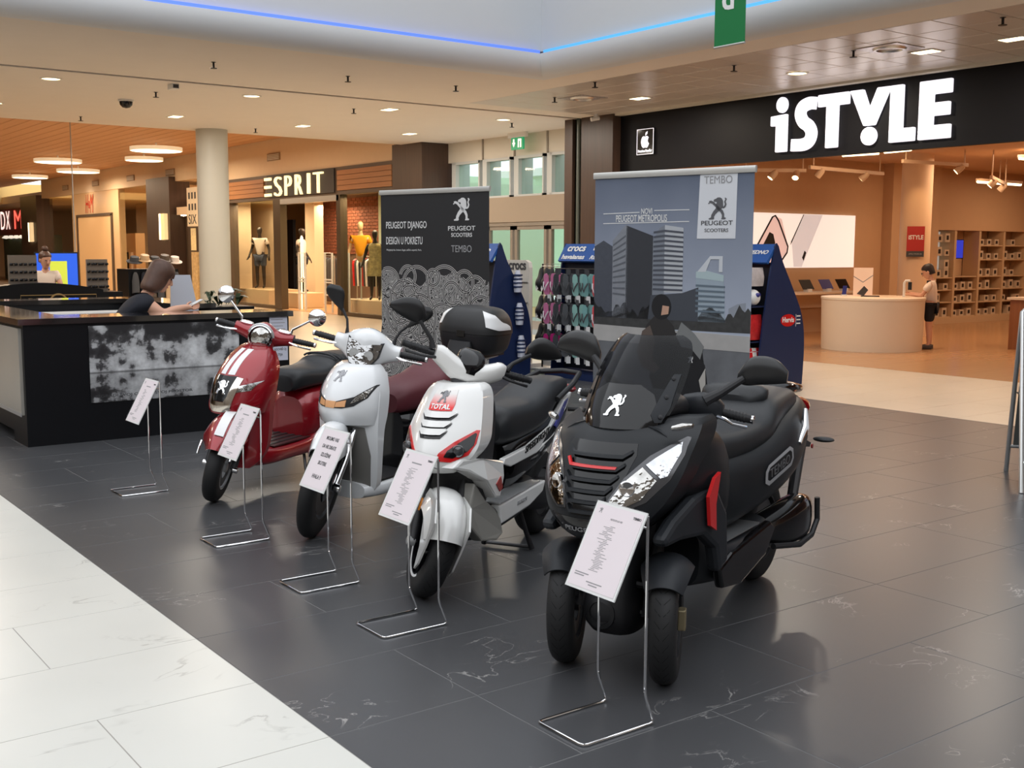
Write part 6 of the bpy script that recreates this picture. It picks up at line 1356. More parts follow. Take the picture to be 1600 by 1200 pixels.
# shop assistant whose arm reaches over the service counter
sa = thing('person', 'shop assistant in black standing behind the service counter', 'person', (-9.5, 19.35, 0), math.radians(235))
nd, ed, k = standing(sa, 1.75, M_skin, {'l': ((.10, .28, 1.14), (.20, .40, .98)), 'r': ((.16, -.30, 1.14), (.42, -.38, 1.02))})
skinmesh('body', nd, ed, 'pelvis', M_skin, sa)
for s in ('l', 'r'): nd[s + 'mid'] = ((nd[s + 'sh'][0] * .5 + nd[s + 'elb'][0] * .5), .05)
dress(sa, nd, 'black_shirt', ('pelvis', 'waist', 'chest', 'neck0', 'lsh', 'rsh', 'lmid', 'rmid'), [('pelvis', 'waist'), ('waist', 'chest'), ('chest', 'neck0'), ('chest', 'lsh'), ('chest', 'rsh'), ('lsh', 'lmid'), ('rsh', 'rmid')], .02, M_navy, 'chest')
dress(sa, nd, 'trousers', ('pelvis', 'lhip', 'rhip', 'lknee', 'rknee', 'lank', 'rank'), [('pelvis', 'lhip'), ('pelvis', 'rhip'), ('lhip', 'lknee'), ('rhip', 'rknee'), ('lknee', 'lank'), ('rknee', 'rank')], .02, M_navy, 'pelvis')
head(sa, Vector((.05, 0, 1.64)), None, 0, .3, M_skin, M_hair, 'short')

# ================================================================== BEACHWEAR DISPLAYS
M_nvy = mat('display navy', srgb(20, 38, 78), .5); M_blu = mat('display header blue', srgb(30, 84, 158), .5)
FIN = [(-.30, 0), (-.27, .25), (-.22, .65), (-.16, 1.05), (-.08, 1.48), (0, 1.73), (.12, 1.50), (.34, 1.15), (.50, .85), (.56, .50), (.54, 0)]
def display(label, x0, x1, yc, depth=1.0):
    t = thing('display_stand', label, 'display stand', (x0, yc, 0)); w = x1 - x0
    for x in (0, w): MB().prism([(a * depth, b) for a, b in cr([p + (0,) for p in FIN], 3) for _ in (0,)] if False else [(p[0] * depth, p[1]) for p in cr(FIN, 3)], lambda u, v, d: (x + d, u, v), -.012, .012).build('side_fin', M_nvy, t, smooth=False)
    hd = MB().rings([[(0, -.165 * depth, 1.50), (0, -.0 * depth, 1.72), (0, .02, 1.70), (0, -.13 * depth, 1.48)], [(w, -.165 * depth, 1.50), (w, 0, 1.72), (w, .02, 1.70), (w, -.13 * depth, 1.48)]]).build('header', M_blu, t, smooth=False)
    MB().span((.01, -.02, .1), (w - .01, .02, 1.5)).build('back_board', mat('display back', srgb(24, 28, 40), .6), t, smooth=False)
    MB().span((0, -.42 * depth, 0), (w, .5 * depth, .08)).build('base', M_nvy, t, smooth=False)
    return t, w, hd
def htext(hd, s, u, f0, fit, depth=1.0, m=M_wht, shear=0.0):
    O = Vector((u, -.167 * depth + .167 * depth * f0 - .004, 1.50 + .22 * f0 + .002)); text('header_text', s, O, (1, 0, 0), Vector((0, .165 * depth, .22)), .1, m, hd, .003, fit=fit, extrude=.001, shear=shear)
# fan-goods display
t, w, hd = display('navy fin-shaped display of fan goods behind the city banner', -10.35, -9.1, 10.69)
htext(hd, 'O', .70, .38, (.06, .075), shear=.25); htext(hd, 'ZAJEDNO', .80, .38, (.40, .075), shear=.25)
fo = lambda u, v, d: (w + .013 + d, u, v)
lg = MB().prism([(.24 + .135 * math.cos(a), .80 + .075 * math.sin(a)) for a in [2 * math.pi * k / 24 for k in range(24)]], fo, 0, .004).build('fin_badge', M_red, t, smooth=False)
text('badge_text', 'Hervis', (w + .019, .135, .775), (0, 1, 0), (0, 0, 1), .1, M_wht, lg, .002, fit=(.21, .065))
for k in range(3): MB().prism([(.40, .75 + .045 * k), (.47, .75 + .045 * k), (.47, .765 + .045 * k), (.40, .765 + .045 * k)], fo, 0, .002).build('fin_text', M_wht, t, smooth=False)
MB().prism([(.385, .72), (.39, .72), (.39, .87), (.385, .87)], fo, 0, .002).build('fin_rule', M_wht, t, smooth=False)
for z in (.16, .56, .98): MB().span((.02, -.42, z - .012), (w - .02, 0, z)).build('shelf', M_nvy, t, smooth=False)
def checker():
    m = bpy.data.materials.new('red white checks'); m.use_nodes = True; nt = m.node_tree; b = nt.nodes['Principled BSDF']; tc = nt.nodes.new('ShaderNodeTexCoord'); ck = nt.nodes.new('ShaderNodeTexChecker'); ck.inputs['Scale'].default_value = 14; ck.inputs[1].default_value = srgb(200, 26, 34) + (1,); ck.inputs[2].default_value = (.75, .74, .73, 1)
    mp = nt.nodes.new('ShaderNodeMapping'); mp.inputs['Location'].default_value = (.033, .033, .033); nt.links.new(tc.outputs['Object'], mp.inputs[0]); nt.links.new(mp.outputs[0], ck.inputs[0]); nt.links.new(ck.outputs[0], b.inputs['Base Color']); b.inputs['Roughness'].default_value = .4
    return m
M_chk = checker(); M_pk1 = mat('red scarf pack', srgb(190, 40, 44), .35, noise=.5, nscale=25); M_pk2 = mat('white film pack', srgb(196, 190, 192), .25, noise=.3, nscale=25)
pk = {}
film_lab, mid_lab, low_lab = 'film-wrapped scarf pack from the badge fin, top row of fan goods', 'supporter pack from the badge fin, middle shelf of fan goods', 'red checked pack from the badge fin, bottom shelf of fan goods'
for (row, z, h, mats_, lab) in (('top', 1.22, .22, (M_pk2, M_pk1), film_lab), ('mid', .58, .30, (M_pk1, M_pk2), mid_lab), ('low', .18, .30, (M_chk, M_chk), low_lab)):
    for j in range(7):
        m_ = mats_[j % 2]; key = (row, m_.name)
        if key not in pk:
            mb = MB().loft('z', [(0, 0, 0, .055, .14, 4), (h * .5, 0, 0, .06, .15, 4), (h, 0, 0, .03, .14, 4)], 14, 2); o = tag(mb.build('goods_pack', m_, None), lab, 'pack', 'packs on the fan-goods display')
            MB().span((-.03, -.16, h * .86), (.03, .0, h * .97)).build('seal', M_pk2, o, smooth=False); pk[key] = o
        else: o = dup(pk[key])
        o['label'] = ('first', 'second', 'third', 'fourth', 'fifth', 'sixth', 'seventh')[j] + ' ' + lab
        o.location = (-9.19 - j * .15, 10.69 - .28, z)
    if row == 'top':
        for j in range(2):
            b_ = thing('football', ('nearer', 'farther')[j] + ' white and blue football on the fan-goods display', 'ball', (-9.2 - .22 * j, 10.40, .98 + .105), 0, 'footballs on display'); MB().ell((0, 0, 0), (.1, .1, .1), 20, 12).build('skin', M_wht, b_); 
            for a_ in range(5): MB().ell((.082 * math.cos(a_ * 1.256), .082 * math.sin(a_ * 1.256), .03), (.035, .035, .03), 8, 6).build('patch', M_blue, b_)
# flip-flop display
def flipflop(m1, m2):
    """a pair hanging heel up, soles side by side"""
    o = bpy.data.objects.new('flip_flops', None); COL.objects.link(o); o.empty_display_size = .05
    sole = [(0, -.14), (.035, -.13), (.048, -.09), (.045, -.03), (.036, .04), (.036, .10), (.02, .135), (0, .14), (-.02, .135), (-.034, .10), (-.036, .04), (-.045, -.03), (-.046, -.09), (-.03, -.13)]
    for s in (-1, 1):
        so = MB().prism([(a + s * .045, b) for a, b in sole], lambda u, v, d: (u, d + s * .012, v), -.008, .008).build('sole', m1, o, smooth=False)
        MB().tube([(s * .045 - .036, -.008 + s * .012, .03), (s * .045 - .02, -.045 + s * .012, -.02), (s * .045, -.05 + s * .012, -.075), (s * .045 + .02, -.045 + s * .012, -.02), (s * .045 + .036, -.008 + s * .012, .03)], .009, 6).build('strap', m2, so)
    MB().span((-.02, -.02, .13), (.02, -.016, .20)).build('hang_tag', M_ink, o, smooth=False); MB().span((-.028, -.03, -.22), (.028, -.028, -.13)).build('price_tag', M_wht, o, smooth=False)
    return o
t, w, hd = display('blue fin-shaped flip-flop display beside the city banner', -11.68, -10.45, 9.55, .8)
htext(hd, 'crocs', .10, .55, (.36, .075), .8); htext(hd, 'hurley', .62, .55, (.4, .075), .8); htext(hd, 'havaianas', .06, .10, (.45, .07), .8); htext(hd, 'RIP CURL', .62, .10, (.42, .06), .8, shear=.25)
cols = {'pink': srgb(206, 120, 160), 'charcoal': srgb(60, 62, 66), 'grey': srgb(84, 86, 90), 'mint green': srgb(140, 184, 178), 'teal': srgb(120, 168, 168), 'coral red': srgb(220, 74, 80)}
FM = {k: mat('rubber ' + k, v, .6) for k, v in cols.items()}; M_mag = mat('rubber magenta', srgb(172, 30, 110), .6); M_wst = mat('rubber white', srgb(210, 200, 204), .6)
for r_, z in enumerate((1.20, .82, .42)):
    MB().tube([(.03, -.20, z + .20), (w - .03, -.20, z + .20)], .008, 8).build('hook_rail', M_dkmetal, t)
    for j, kname in enumerate(cols):
        m1 = FM[kname] if not (kname == 'pink' and r_ == 2) else M_mag; nm = 'magenta' if (kname == 'pink' and r_ == 2) else kname
        for q in range(2):
            o = flipflop(m1, M_wst if kname in ('pink', 'coral red') else M_ink); o['label'] = '%s %s flip-flop pair in the %s row of the blue display' % (('front', 'rear')[q], nm, ('top', 'middle', 'bottom')[r_]); o['category'] = 'flip-flops'; o['group'] = 'flip-flops on the display'
            o.location = (-11.58 + j * .195 + .03 * q, 9.55 - .34 + .11 * q, z); o.rotation_euler = (.1, 0, .9 if kname in ('charcoal', 'grey') else .35)
# white slipper stand
t = thing('display_stand', 'white rounded slipper stand with black lettering behind the top box', 'display stand', (-13.45, 9.65, 0))
MB().prism([(0, .06), (.89, .06), (.89, 1.40), (.87, 1.47), (.80, 1.50), (0, 1.50)], lambda u, v, d: (u, d, v), -.03, .03).build('panel', mat('stand white', srgb(206, 204, 198), .4), t, smooth=False)
text('stand_text', 'crocs', (.42, -.033, 1.36), (1, 0, 0), (0, 0, 1), .12, M_ink, t, .004, fit=(.40, .10)); MB().span((-.1, -.35, 0), (.92, .35, .06)).build('base', M_white_p, t, smooth=False)
for k in range(4): MB().span((.05, -.05, .35 + .28 * k), (.86, -.03, .36 + .28 * k)).build('hook_rail', M_alu, t, smooth=False)
rk = thing('wire_rack', 'slim wire rack of black slippers beside the white stand', 'rack', (-12.42, 9.75, 0)); MB().tube([(0, 0, .02), (0, 0, 1.45), (.46, 0, 1.45), (.46, 0, .02)], .012, 8).build('frame', M_dkmetal, rk); MB().span((.0, -.2, 0), (.5, .2, .02)).build('base', M_white_p, rk, smooth=False)
for z in (1.42, 1.02, .62): MB().tube([(0, -.02, z), (.46, -.02, z)], .006, 6).build('rail', M_alu, rk)
MB().span((0, .01, .05), (.46, .02, .60)).build('backing', M_white_p, rk, smooth=False)
SLP = None
for r_, z in enumerate((1.22, .84, .46)):
    for j in range(4):
        lab = '%s black slipper from the white stand in the %s row of the wire rack' % (('first', 'second', 'third', 'fourth')[j], ('top', 'middle', 'bottom')[r_])
        if SLP is None:
            SLP = tag(MB().loft('z', [(-.15, 0, -.01, .03, .02, 2.4), (-.11, 0, -.04, .055, .05, 2.4), (-.02, 0, -.05, .055, .06, 2.4), (.06, 0, -.03, .05, .035, 2.4), (.15, 0, -.02, .04, .02, 2.4), (.18, 0, -.02, .01, .01, 2.2)], 14, 3).build('slipper', M_bp, None), lab, 'slipper', 'black slippers on the wire rack')
            MB().face([(-.03, -.10, -.10), (.0, -.11, -.06), (.03, -.10, -.10), (0, -.11, -.15)]).build('tag', M_wht, SLP, smooth=False); MB().cyl((0, -.02, .17), (0, -.02, .21), .004, n=6).build('hook', M_alu, SLP); o = SLP
        else: o = dup(SLP); o['label'] = lab
        o.location = (-12.36 + j * .115, 9.70, z)
# two more fin displays mostly hidden by the swirl banner
t, w, hd = display('navy fin display between the swirl banner and the white slipper stand', -13.05, -11.78, 8.55, .9); htext(hd, 'C', 1.05, .2, (.11, .13), .9)
for k in range(3):
    o = tag(MB().loft('z', [(0, 0, 0, .05, .04, 2.4), (.15, 0, 0, .06, .05, 2.4), (.28, 0, 0, .02, .03, 2.4)], 14, 2).build('striped_towel', mat('towel white', srgb(200, 202, 214), .8), None), ('top', 'middle', 'lowest')[k] + ' white and navy striped towel roll on the fin display edge', 'towel', 'towel rolls on the fin display'); o.location = (-11.703, 8.78 + .03 * k, 1.10 - .42 * k)
    MB().cyl((-.068, 0, .26), (.0, 0, .27), .006, n=6).build('hook', M_alu, o)
    for q in range(4): MB().lathe((0, 0, .06 + .05 * q), (0, 0, 1), [(0, .062), (.018, .062)], 14).build('stripe', M_nvy, o)
display('navy fin display whose edge shows left of the swirl banner', -15.0, -13.68, 8.9, .9)
# ================================================================== FASHION SHOP (wooden sign)
M_mann = mat('dark mannequin', srgb(46, 36, 30), .4); M_pale = mat('pale mannequin', srgb(206, 172, 132), .5)
struct(MB().span((-33.0, 13.62, 3.68), (-22.9, 13.9, 4.7)).build('wall_over_sign', M_cream, smooth=False))
fs = struct(MB().span((-32.65, 13.60, 3.0), (-22.9, 13.8, 3.68)).build('wall_sign_band', M_taupe, smooth=False))
M_slat = wood('larch slat', srgb(150, 102, 62), srgb(184, 130, 84), 'X', 3, .55); sl = None
for (a, b) in ((-32.55, -29.95), (-25.6, -22.95)):
    for k in range(4):
        MB().span((a, 13.565, 3.10 + .125 * k), (b, 13.60, 3.10 + .125 * k + .115)).build('slat', M_slat, fs, smooth=False)
eg = thing('shop_sign', 'warm lit raised letters on the wooden sign band of the fashion shop', 'sign', (-29.75, 13.56, 3.06))
MB().span((.05, -.0, -.0), (4.0, .04, .60)).build('backing', M_ink, eg, smooth=False)
M_el = mat('warm lit letter', (1, .85, .55), .5, emit=(1.0, .74, .36), es=1.7)
for i, (ch, u, w) in enumerate((('S', .62, .42), ('P', 1.28, .36), ('R', 1.90, .38), ('I', 2.62, .10), ('T', 2.96, .50))):
    text('letter', ch, (u, -.03, .02), (1, 0, 0), (0, 0, 1), .6, M_el, eg, -.009, fit=(w, .52), extrude=.03)
for v in (.03, .245, .46): MB().span((.0, -.06, v), (.38, -.005, v + .075)).build('letter_bar', M_el, eg, smooth=False)
# shopfront
struct(MB().span((-33.0, 13.58, 0), (-32.4, 13.85, 3.0)).build('pillar_trim_5', M_taupe, smooth=False))
M_ms = mat('bronze shopfront frame', srgb(96, 82, 66), .35, .5)
for i, (a, b) in enumerate(((-29.42, -28.97), (-25.72, -25.52), (-23.05, -22.9))): struct(MB().span((a, 13.6, 0), (b, 13.8, 3.0)).build('trim_%d' % (30 + i), M_ms, smooth=False))
struct(MB().span((-28.97, 13.6, 2.86), (-25.6, 13.8, 3.0)).build('trim_33', M_alu, smooth=False))
for i, (a, b) in enumerate(((-32.4, -29.42), (-25.52, -23.05))):
    wn = struct(MB().span((a, 13.62, 0), (b, 13.78, .08)).build('window_%d' % (10 + i), M_ms, smooth=False)); MB().span((a, 13.69, .08), (b, 13.70, 3.0)).build('pane', M_glass, wn, smooth=False)
M_outer = mat('pale green outer render', srgb(206, 222, 198), .7)
struct(MB().span((-38.6, 20.5, 0), (-26.4, 20.8, 3.4)).build('wall_shop_rear', M_cream, smooth=False))
struct(MB().span((-33.2, 13.86, 0), (-33.0, 14.42, 3.4)).build('wall_party', M_cream, smooth=False)); struct(MB().span((-38.6, 14.42, 0), (-33.0, 14.52, 3.4)).build('wall_party_3', M_cream, smooth=False)); struct(MB().span((-38.7, 14.42, 0), (-38.6, 20.8, 3.4)).build('wall_party_4', M_cream, smooth=False))
struct(MB().span((-22.6, 14.62, 0), (-22.4, 15.3, 3.5)).build('wall_party_2', M_outer, smooth=False)); struct(MB().span((-26.4, 15.2, 0), (-22.6, 15.3, 3.5)).build('wall_party_5', M_outer, smooth=False)); struct(MB().span((-26.5, 15.3, 0), (-26.3, 20.8, 3.5)).build('wall_party_6', M_outer, smooth=False))
struct(MB().span((-38.55, 14.53, 3.3), (-26.55, 20.45, 3.45)).build('ceiling', M_cream, smooth=False)); struct(MB().span((-33.0, 13.86, 3.3), (-26.55, 14.53, 3.45)).build('ceiling', M_cream, smooth=False)); struct(MB().span((-26.55, 13.86, 3.3), (-22.65, 15.15, 3.45)).build('ceiling', M_cream, smooth=False))
struct(MB().span((-36.4, 15.2, 0), (-32.6, 15.3, 3.3)).build('wall_window_back', M_cream, smooth=False))
struct(MB().span((-34.7, 16.4, 0), (-34.0, 16.5, 2.6)).build('wall_navy_panel', M_navy, smooth=False))
struct(MB().span((-31.5, 15.6, 0), (-30.9, 15.9, 3.3)).build('wall_white_pier', mat('pier white', srgb(236, 214, 184), .6), smooth=False))
struct(MB().span((-33.4, 20.8, 0), (-33.1, 25.6, 4.2)).build('wall_outer_end', M_outer, smooth=False))
# brick wall of single bricks
bw = struct(MB().span((-33.4, 16.95, 0), (-26.5, 17.2, 3.3)).build('wall_brick', mat('mortar', srgb(110, 88, 74), .9), smooth=False))
M_bk = mat('red brick', srgb(128, 74, 54), .8, noise=.25, nscale=9); bk = None; cnt = 0
for r_ in range(18):
    for c_ in range(16):
        x = -33.1 + c_ * .26 + (.13 if r_ % 2 else 0); z = 1.55 + r_ * .095
        if x > -26.7: continue
        if bk is None: bk = MB().box((0, 0, 0), (.245, .03, .08)).build('brick', M_bk, bw, smooth=False); o = bk
        else: o = bpy.data.objects.new('brick', bk.data); COL.objects.link(o); o.parent = bw
        o.location = (x, 16.935, z)
# plinths, mannequins
def plinth(x0, x1, y0, y1, h, lab):
    return tag(MB().span((x0, y0, 0), (x1, y1, h)).build('plinth', mat('plinth white', srgb(226, 200, 164), .5), None, smooth=False, bevel=.01), lab, 'plinth')
plinth(-33.0, -30.8, 14.05, 15.1, .46, 'white plinth under the mannequin in the left shop window')
plinth(-30.4, -29.2, 14.2, 15.0, .42, 'white plinth under the mannequin at the shop entrance')
plinth(-26.2, -23.4, 14.03, 14.9, .38, 'white plinth under the mannequins in the right shop window')
def mannequin(loc, rz, lab, h, skin, top=None, legs=None, kind='full', topm=None, legm=None, pose=None):
    t = thing('mannequin', lab, 'mannequin', loc, rz, 'mannequins in the fashion shop')
    nd, ed, k = standing(t, h, skin, pose or {'l': ((-.02, .26, 1.15), (.10, .30, .95)), 'r': ((-.02, -.26, 1.15), (.10, -.30, .95))})
    if kind == 'torso':
        drop = [n for n in nd if any(q in n for q in ('knee', 'calf', 'ank', 'toe'))]
        for n in drop: nd.pop(n)
        ed = [e for e in ed if e[0] in nd and e[1] in nd]; MB().cyl((0, 0, 0), (0, 0, .9 * k), .02, n=10).build('stand_rod', M_alu, t); MB().lathe((0, 0, 0), (0, 0, 1), [(0, .16), (.015, .16)], 20).build('stand_base', M_alu, t)
    skinmesh('body', nd, ed, 'pelvis', skin, t, 1)
    MB().loft('z', [(1.55 * k, .03, 0, .04, .035, 2.2), (1.60 * k, .04, 0, .075, .06, 2.2), (1.67 * k, .03, 0, .095, .072, 2.2), (1.73 * k, .02, 0, .085, .066, 2.2), (1.77 * k, .015, 0, .03, .03, 2)], 16, 3).build('head', skin, t)
    for s in ('l', 'r'): nd[s + 'mid'] = ((nd[s + 'sh'][0] * .45 + nd[s + 'elb'][0] * .55), .05)
    if topm: dress(t, nd, 'top', ('pelvis', 'waist', 'chest', 'neck0', 'lsh', 'rsh', 'lmid', 'rmid'), [('pelvis', 'waist'), ('waist', 'chest'), ('chest', 'neck0'), ('chest', 'lsh'), ('chest', 'rsh'), ('lsh', 'lmid'), ('rsh', 'rmid')], .02, topm, 'chest')
    if legm == 'dress':
        MB().loft('z', [(.62 * k, 0, 0, .16, .22, 2.2), (.95 * k, 0, 0, .14, .19, 2.2), (1.12 * k, 0, 0, .12, .15, 2.2), (1.36 * k, 0, 0, .12, .18, 2.3), (1.44 * k, 0, 0, .07, .12, 2.2)], 20, 3).build('dress', topm2, t)
    elif legm:
        for s in ('l', 'r'): nd[s + 'th'] = ((nd[s + 'hip'][0] * .3 + nd[s + 'knee'][0] * .7), .07)
        dress(t, nd, 'shorts', ('pelvis', 'lhip', 'rhip', 'lth', 'rth'), [('pelvis', 'lhip'), ('pelvis', 'rhip'), ('lhip', 'lth'), ('rhip', 'rth')], .022, legm, 'pelvis')
    return t
topm2 = mat('patterned dress cloth', srgb(190, 172, 120), .8, noise=.8, nscale=18)
M_den = mat('denim', srgb(70, 76, 92), .8, noise=.2, nscale=20)
CAMA = math.radians(-28)
mannequin((-32.1, 14.4, .46), CAMA - .3, 'dark mannequin in white shirt and denim shorts in the left shop window', 1.82, M_mann, topm=M_tee, legm=M_den)
mannequin((-29.75, 14.6, .42), CAMA + 1.2, 'dark mannequin in white shirt and navy shorts at the shop entrance', 1.80, M_mann, topm=M_tee, legm=M_navy)
mannequin((-25.75, 14.3, .38), CAMA - .2, 'pale mannequin torso in a yellow T-shirt in the right shop window', 1.95, M_pale, topm=mat('yellow cotton', srgb(226, 152, 24), .8), kind='torso')
mannequin((-24.75, 14.15, .38), CAMA - .2, 'dark mannequin in a patterned dress in the right shop window', 1.72, M_mann, legm='dress')
# security gates
for i, (x, lab) in enumerate(((-28.4, 'left white security gate at the fashion shop entrance'), (-26.85, 'middle white security gate at the fashion shop entrance'), (-25.95, 'right white security gate at the fashion shop entrance'))):
    t = thing('security_gate', lab, 'gate', (x, 13.95, 0), 0, 'security gates at the shop entrance')
    MB().tube([(-.2, 0, 0), (-.2, 0, 1.55), (.2, 0, 1.55), (.2, 0, 0)], .03, 8).build('frame', M_white_p, t)
    for z in (.85, .78, .45): MB().cyl((-.2, 0, z), (.2, 0, z), .02, n=8).build('crossbar', M_white_p, t)
# clothes rails
for i, (x0, lab, ms) in enumerate(((-31.9, 'rail of dark jackets below the brick wall', (M_navy, M_ink, M_den)), (-29.4, 'rail of red and black tops below the brick wall', (M_red, M_ink, M_wht, M_navy)))):
    t = thing('clothes_rail', lab, 'clothes rail', (x0, 16.2, 0)); MB().tube([(0, 0, 0), (0, 0, 1.45), (1.1, 0, 1.45), (1.1, 0, 0)], .02, 8).build('rail', M_alu, t)
    for k in range(8):
        o = tag(MB().loft('z', [(0, 0, 0, .05, .20, 3), (.5, 0, 0, .05, .22, 3), (.72, 0, 0, .045, .21, 3), (.80, 0, 0, .02, .06, 2.4)], 14, 2).build('hanging_garment', ms[k % len(ms)], None), ('first', 'second', 'third', 'fourth', 'fifth', 'sixth', 'seventh', 'eighth')[k] + ' garment on the ' + lab, 'garment', 'garments on rails'); o.location = (x0 + .12 + k * .125, 16.2, .60)
        MB().tube([(0, 0, .79), (0, 0, .84), (0, .015, .855)], .005, 6).build('hanger_hook', M_alu, o)
# arch-shaped light outline by the entrance
t = thing('light_outline', 'tall narrow lit frame beside the fashion shop entrance', 'lamp', (-28.75, 14.1, 0)); MB().tube([(0, 0, .0), (0, 0, 1.95), (.04, 0, 2.0), (.1, 0, 1.95), (.12, 0, .9), (.2, 0, .85), (.22, 0, .0)], .022, 8).build('tube', mat('soft warm tube', (1, .9, .7), .5, emit=(1, .82, .5), es=1.3), t)

# ================================================================== NEXT SHOP (red script sign)
struct(MB().span((-53.4, 13.62, 3.85), (-33.0, 13.9, 4.7)).build('wall_lintel', M_cream, smooth=False))
for i, x in enumerate((-29.32, -37.29, -41.28, -45.43, -49.56)):
    v = thing('air_vent', 'pale louvred air vent number %s from the fashion shop along the lintel' % ('one', 'two', 'three', 'four', 'five')[i], 'vent', (x, 13.62, 4.06), 0, 'air vents along the lintel'); MB().span((-.4, -.03, 0), (.4, 0, .20)).build('frame', mat('vent taupe', srgb(150, 128, 104), .6), v, smooth=False)
    for k in range(4): MB().span((-.36, -.04, .03 + .04 * k), (.36, -.03, .05 + .04 * k)).build('louvre', M_panelw, v, smooth=False)
for i, (a, b) in enumerate(((-39.1, -36.9), (-56.3, -53.5))):
    struct(MB().span((a, 13.4, 0), (b, 14.1, 4.0)).build('pillar_brown_%d' % (i + 2), M_brown, smooth=False))
    lm_ = thing('wall_lamp', 'tall lit wall lamp on the %s brown pillar' % ('nearer', 'farther')[i], 'wall lamp', (b - .75 - i * .4, 13.4, 1.95), 0, 'wall lamps on brown pillars')
    MB().span((0, -.10, 0), (.16, 0, .85)).build('tube', M_glow, lm_, smooth=False); MB().span((.22, -.12, 0), (.55, 0, .85)).build('reflector', mat('lamp reflector cream', srgb(240, 200, 130), .4, emit=(1, .75, .4), es=.7), lm_, smooth=False)
pn = struct(MB().span((-48.9, 13.66, 0), (-42.9, 13.9, 3.85)).build('wall_red_script', mat('shop panel beige', srgb(222, 190, 150), .5), smooth=False))
hm = thing('shop_sign', 'red script letters on the beige shop panel beyond the column', 'sign', (-46.95, 13.64, 3.05))
text('letter', 'H', (0, -.01, 0), (1, 0, 0), (0, 0, 1), 1, M_red, hm, 0, fit=(.38, .72), shear=.25); text('letter', '&', (.42, -.01, .18), (1, 0, 0), (0, 0, 1), 1, M_red, hm, 0, fit=(.16, .3)); text('letter', 'M', (.58, -.01, 0), (1, 0, 0), (0, 0, 1), 1, M_red, hm, 0, fit=(.46, .72), shear=.25)
light('sign_wash', 'AREA', (-46.2, 13.0, 3.6), 6, (1, .8, .6), .5, target=(-46.2, 13.7, 3.2))
dr = struct(MB().span((-48.2, 13.60, 0), (-48.05, 13.7, 2.95)).span((-43.75, 13.60, 0), (-43.6, 13.7, 2.95)).span((-48.2, 13.6, 2.9), (-43.6, 13.7, 3.0)).build('door_10', M_taupe, smooth=False))
MB().span((-48.05, 13.64, 0), (-43.75, 13.655, 2.9)).build('leaf', mat('lit door recess', srgb(236, 200, 152), .5), dr, smooth=False)
for i, (a, b) in enumerate(((-53.4, -48.9), (-42.9, -39.1))):
    wn = struct(MB().span((a, 13.64, 0), (b, 13.76, .1)).build('window_%d' % (20 + i), M_ms, smooth=False)); MB().span((a, 13.69, .1), (b, 13.70, 3.85)).build('pane', M_glass, wn, smooth=False)
struct(MB().span((-57, 19, 0), (-38.8, 19.3, 3.9)).build('wall_shop_rear_2', M_cream, smooth=False)); struct(MB().span((-72, 13.9, 3.85), (-33.2, 21.8, 4.2)).build('ceiling', M_cream, smooth=False)); struct(MB().span((-72, 21.6, 0), (-33.2, 22, 4.2)).build('wall_rear_3', M_cream, smooth=False))
# clothes and shelves seen through the far glass
for i, (x, y, w, h, m, lab) in enumerate(((-50.8, 16, 2.6, 2.3, M_pale, 'pale lit wall unit seen through the far shop glass'), (-41.5, 16.5, 2.4, 2.0, M_taupe, 'dark clothes unit behind the glass next to the brown pillar'))):
    t = thing('wall_unit', lab, 'shelf', (x, y, 0)); MB().span((0, 0, 0), (w, .4, h)).build('carcass', m, t, smooth=False)
    for k in range(4): MB().span((.1 + k * w / 4, -.1, .4), (.35 + k * w / 4, 0, 1.5)).build('garment', (M_tee, M_pale, M_navy, M_tee)[k], t, smooth=False)
# jewellery corner with tower sign
sx = thing('accessory_kiosk', 'white canopied accessory shop corner beside the white column', 'shop stand', (-36.8, 13.3, 0))
MB().span((0, .3, 2.75), (3.6, 1.0, 3.0)).build('canopy', mat('canopy cream', srgb(240, 216, 184), .5), sx, smooth=False)
for k in range(6): MB().lathe((.3 + .6 * k, .42, 2.75), (0, 0, -1), [(0, .10), (.03, .09), (.05, 0)], 14).build('canopy_lamp', M_glow, sx)
tw_ = MB().span((1.6, .05, 2.35), (2.5, .3, 3.55)).build('tower_sign', mat('tower white', srgb(240, 226, 200), .5), sx, smooth=False)
text('tower_text', 'SIX', (1.72, .045, 2.42), (1, 0, 0), (0, 0, 1), .4, M_ink, tw_, 0, fit=(.65, .3))
for r_ in range(2):
    for c_ in range(3): MB().span((1.75 + .25 * c_, .04, 2.85 + .35 * r_), (1.86 + .25 * c_, .05, 3.05 + .35 * r_)).build('tower_slot', M_ink, tw_, smooth=False)
MB().span((0, .6, 0), (3.6, 1.0, 2.75)).build('back_wall', M_taupe, sx, smooth=False)
for k, x in enumerate((1.2, 2.2, 3.0)):
    p_ = MB().span((x, .30, 0), (x + .5, .6, 1.55 if k < 2 else 2.2)).build('goods_panel', mat('goods panel cream', srgb(230, 190, 140), .5, noise=.5, nscale=12), sx, smooth=False); MB().span((x + .05, .28, 1.6), (x + .45, .3, 2.3)).build('lit_panel', mat('lit goods', srgb(240, 180, 110), .5, noise=.7, nscale=14, emit=(1, .7, .35), es=.35), sx, smooth=False)
